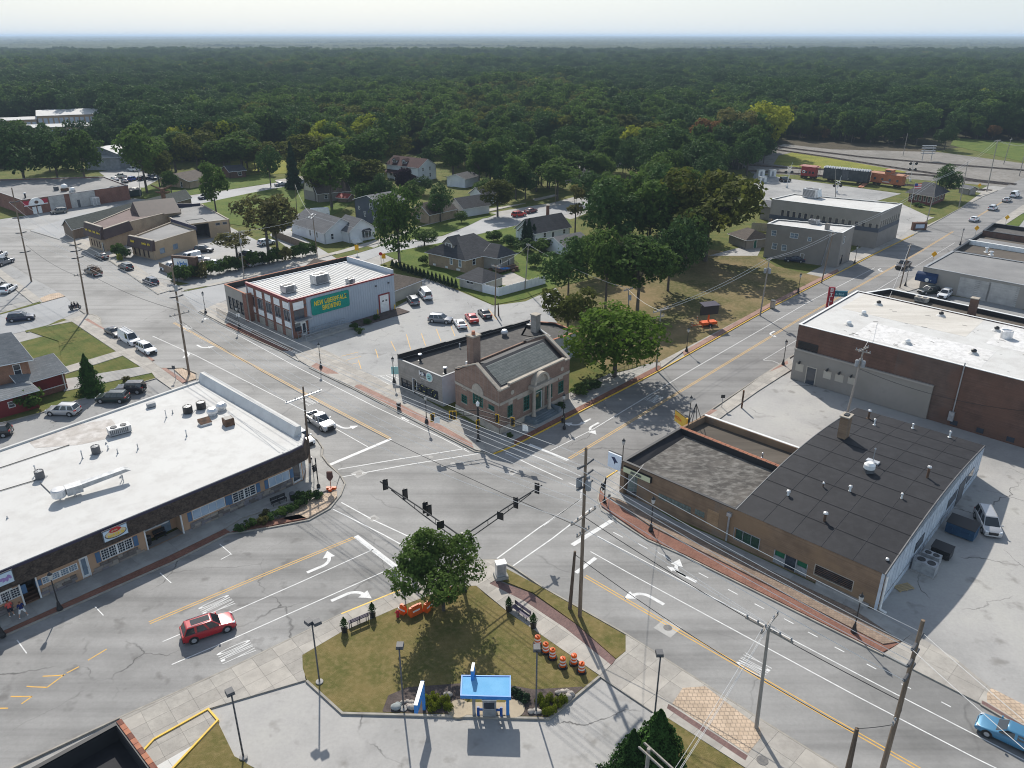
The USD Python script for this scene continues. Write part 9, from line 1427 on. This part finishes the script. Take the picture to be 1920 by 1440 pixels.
for k in range(17):
 s=k/16;grow('arbor',(736+119*s,500+42*s),486+37*s,9,'narrow clipped evergreen in the row beside the annex lane','shrub','arborvitae','row of narrow evergreens')
for u_,v_,tv,lab in((984,454,414,'left'),(992,457,410,'middle'),(1001,454,420,'right')):grow('columnar',(u_,v_),tv,15,f'dark columnar evergreen, {lab} of three by the white cottage','conifer','evergreen')
for k,(key,u_,v_,tv,w_,lab)in enumerate((('shrub',925,452,432,34,'rounded shrub at the street corner of the grassy garden'),('shrub_dark',958,462,440,36,'dark shrub before the cottage wing'),('shrub_dark',985,470,447,40,'dense shrub below the columnar evergreens'),('shrub',1015,472,448,44,'large shrub in front of the white cottage'),('shrub_dark',1003,500,475,30,'round bush on the lawn by the fence pole'),('shrub',795,495,478,20,'bush at the corner of the tan brick house'),('shrub',58,768,732,50,'leafy bush against the maroon wall'),('shrub_brown',237,716,705,14,'small dark bush behind the black off-roader'),('shrub',222,480,456,26,'bush left of the lounge entrance'),('shrub_dark',236,484,462,28,'dark bush right of the lounge entrance'),('bush_gold',226,489,476,12,'yellow flowering bush at the lounge'),('shrub',1085,740,722,40,'low green shrubs inside the patio railing'),('shrub_dark',1110,728,712,40,'dark shrub inside the patio railing'),('shrub_dark',1720,348+40,380,20,'clipped shrub at the depot corner'),('shrub',955,822,812,14,'small shrub at the bank corner'),('shrub_dark',1050,763,755,26,'low shrub along the bank wall'),('shrub_dark',1030,772,765,20,'clipped shrub by the bank steps'),('shrub_dark',690,608,597,16,'low shrub in the brewery bed'),('shrub',665,616,605,18,'green shrub in the brewery bed'),('shrub_dark',705,600,590,14,'small shrub at the far end of the brewery bed'),('shrub',675,625,614,18,'shrub at the near edge of the brewery bed'))):grow(key,(u_,v_),tv,w_,lab,'shrub','shrub')
for k,(u_,v_)in enumerate(((594,934),(580,938),(568,946),(556,953),(543,961),(528,968),(510,975),(492,984),(470,990),(452,996),(498,972),(560,940))):grow(('shrub_dark','shrub','shrub_brown')[(k*2)%3 if k>6 else k%2],(u_,v_),v_-13-k%3*2,24,'low dark shrub in the planting bed at the end of the shop row','shrub','shrub','shrubs by the shop row')
for k,(u_,v_)in enumerate(((803,1320),(815,1313),(822,1326),(836,1319),(840,1331),(811,1332),(1020,1327),(1035,1337),(1048,1323),(1056,1316),(1012,1317),(1031,1316),(1025,1340))):grow('bush_gold',(u_,v_),v_-15,21,'gold-green ball shrub '+('left' if k<6 else 'right')+' of the blue canopy','shrub','shrub','gold-green shrubs '+('left' if k<6 else 'right')+' of the canopy')
for u_,v_ in((966,1303),(976,1309),(985,1314)):grow('bush_blue',(u_,v_),v_-10,24,'low blue-green juniper behind the canopy post','shrub','shrub','junipers behind the canopy')
#  the hazy air
m_haze=usdkit.material(stage,'/World/Looks/haze',{'v':('principled_volume',{'color':(.66,.82,1.0),'density':HAZE,'anisotropy':0.0})},[],volume='v.volume')
solo('haze',bx(-46000,46000,-46000,46000,-1.5,75),m_haze,'pale haze in the air over town and woods','haze',kind='stuff')
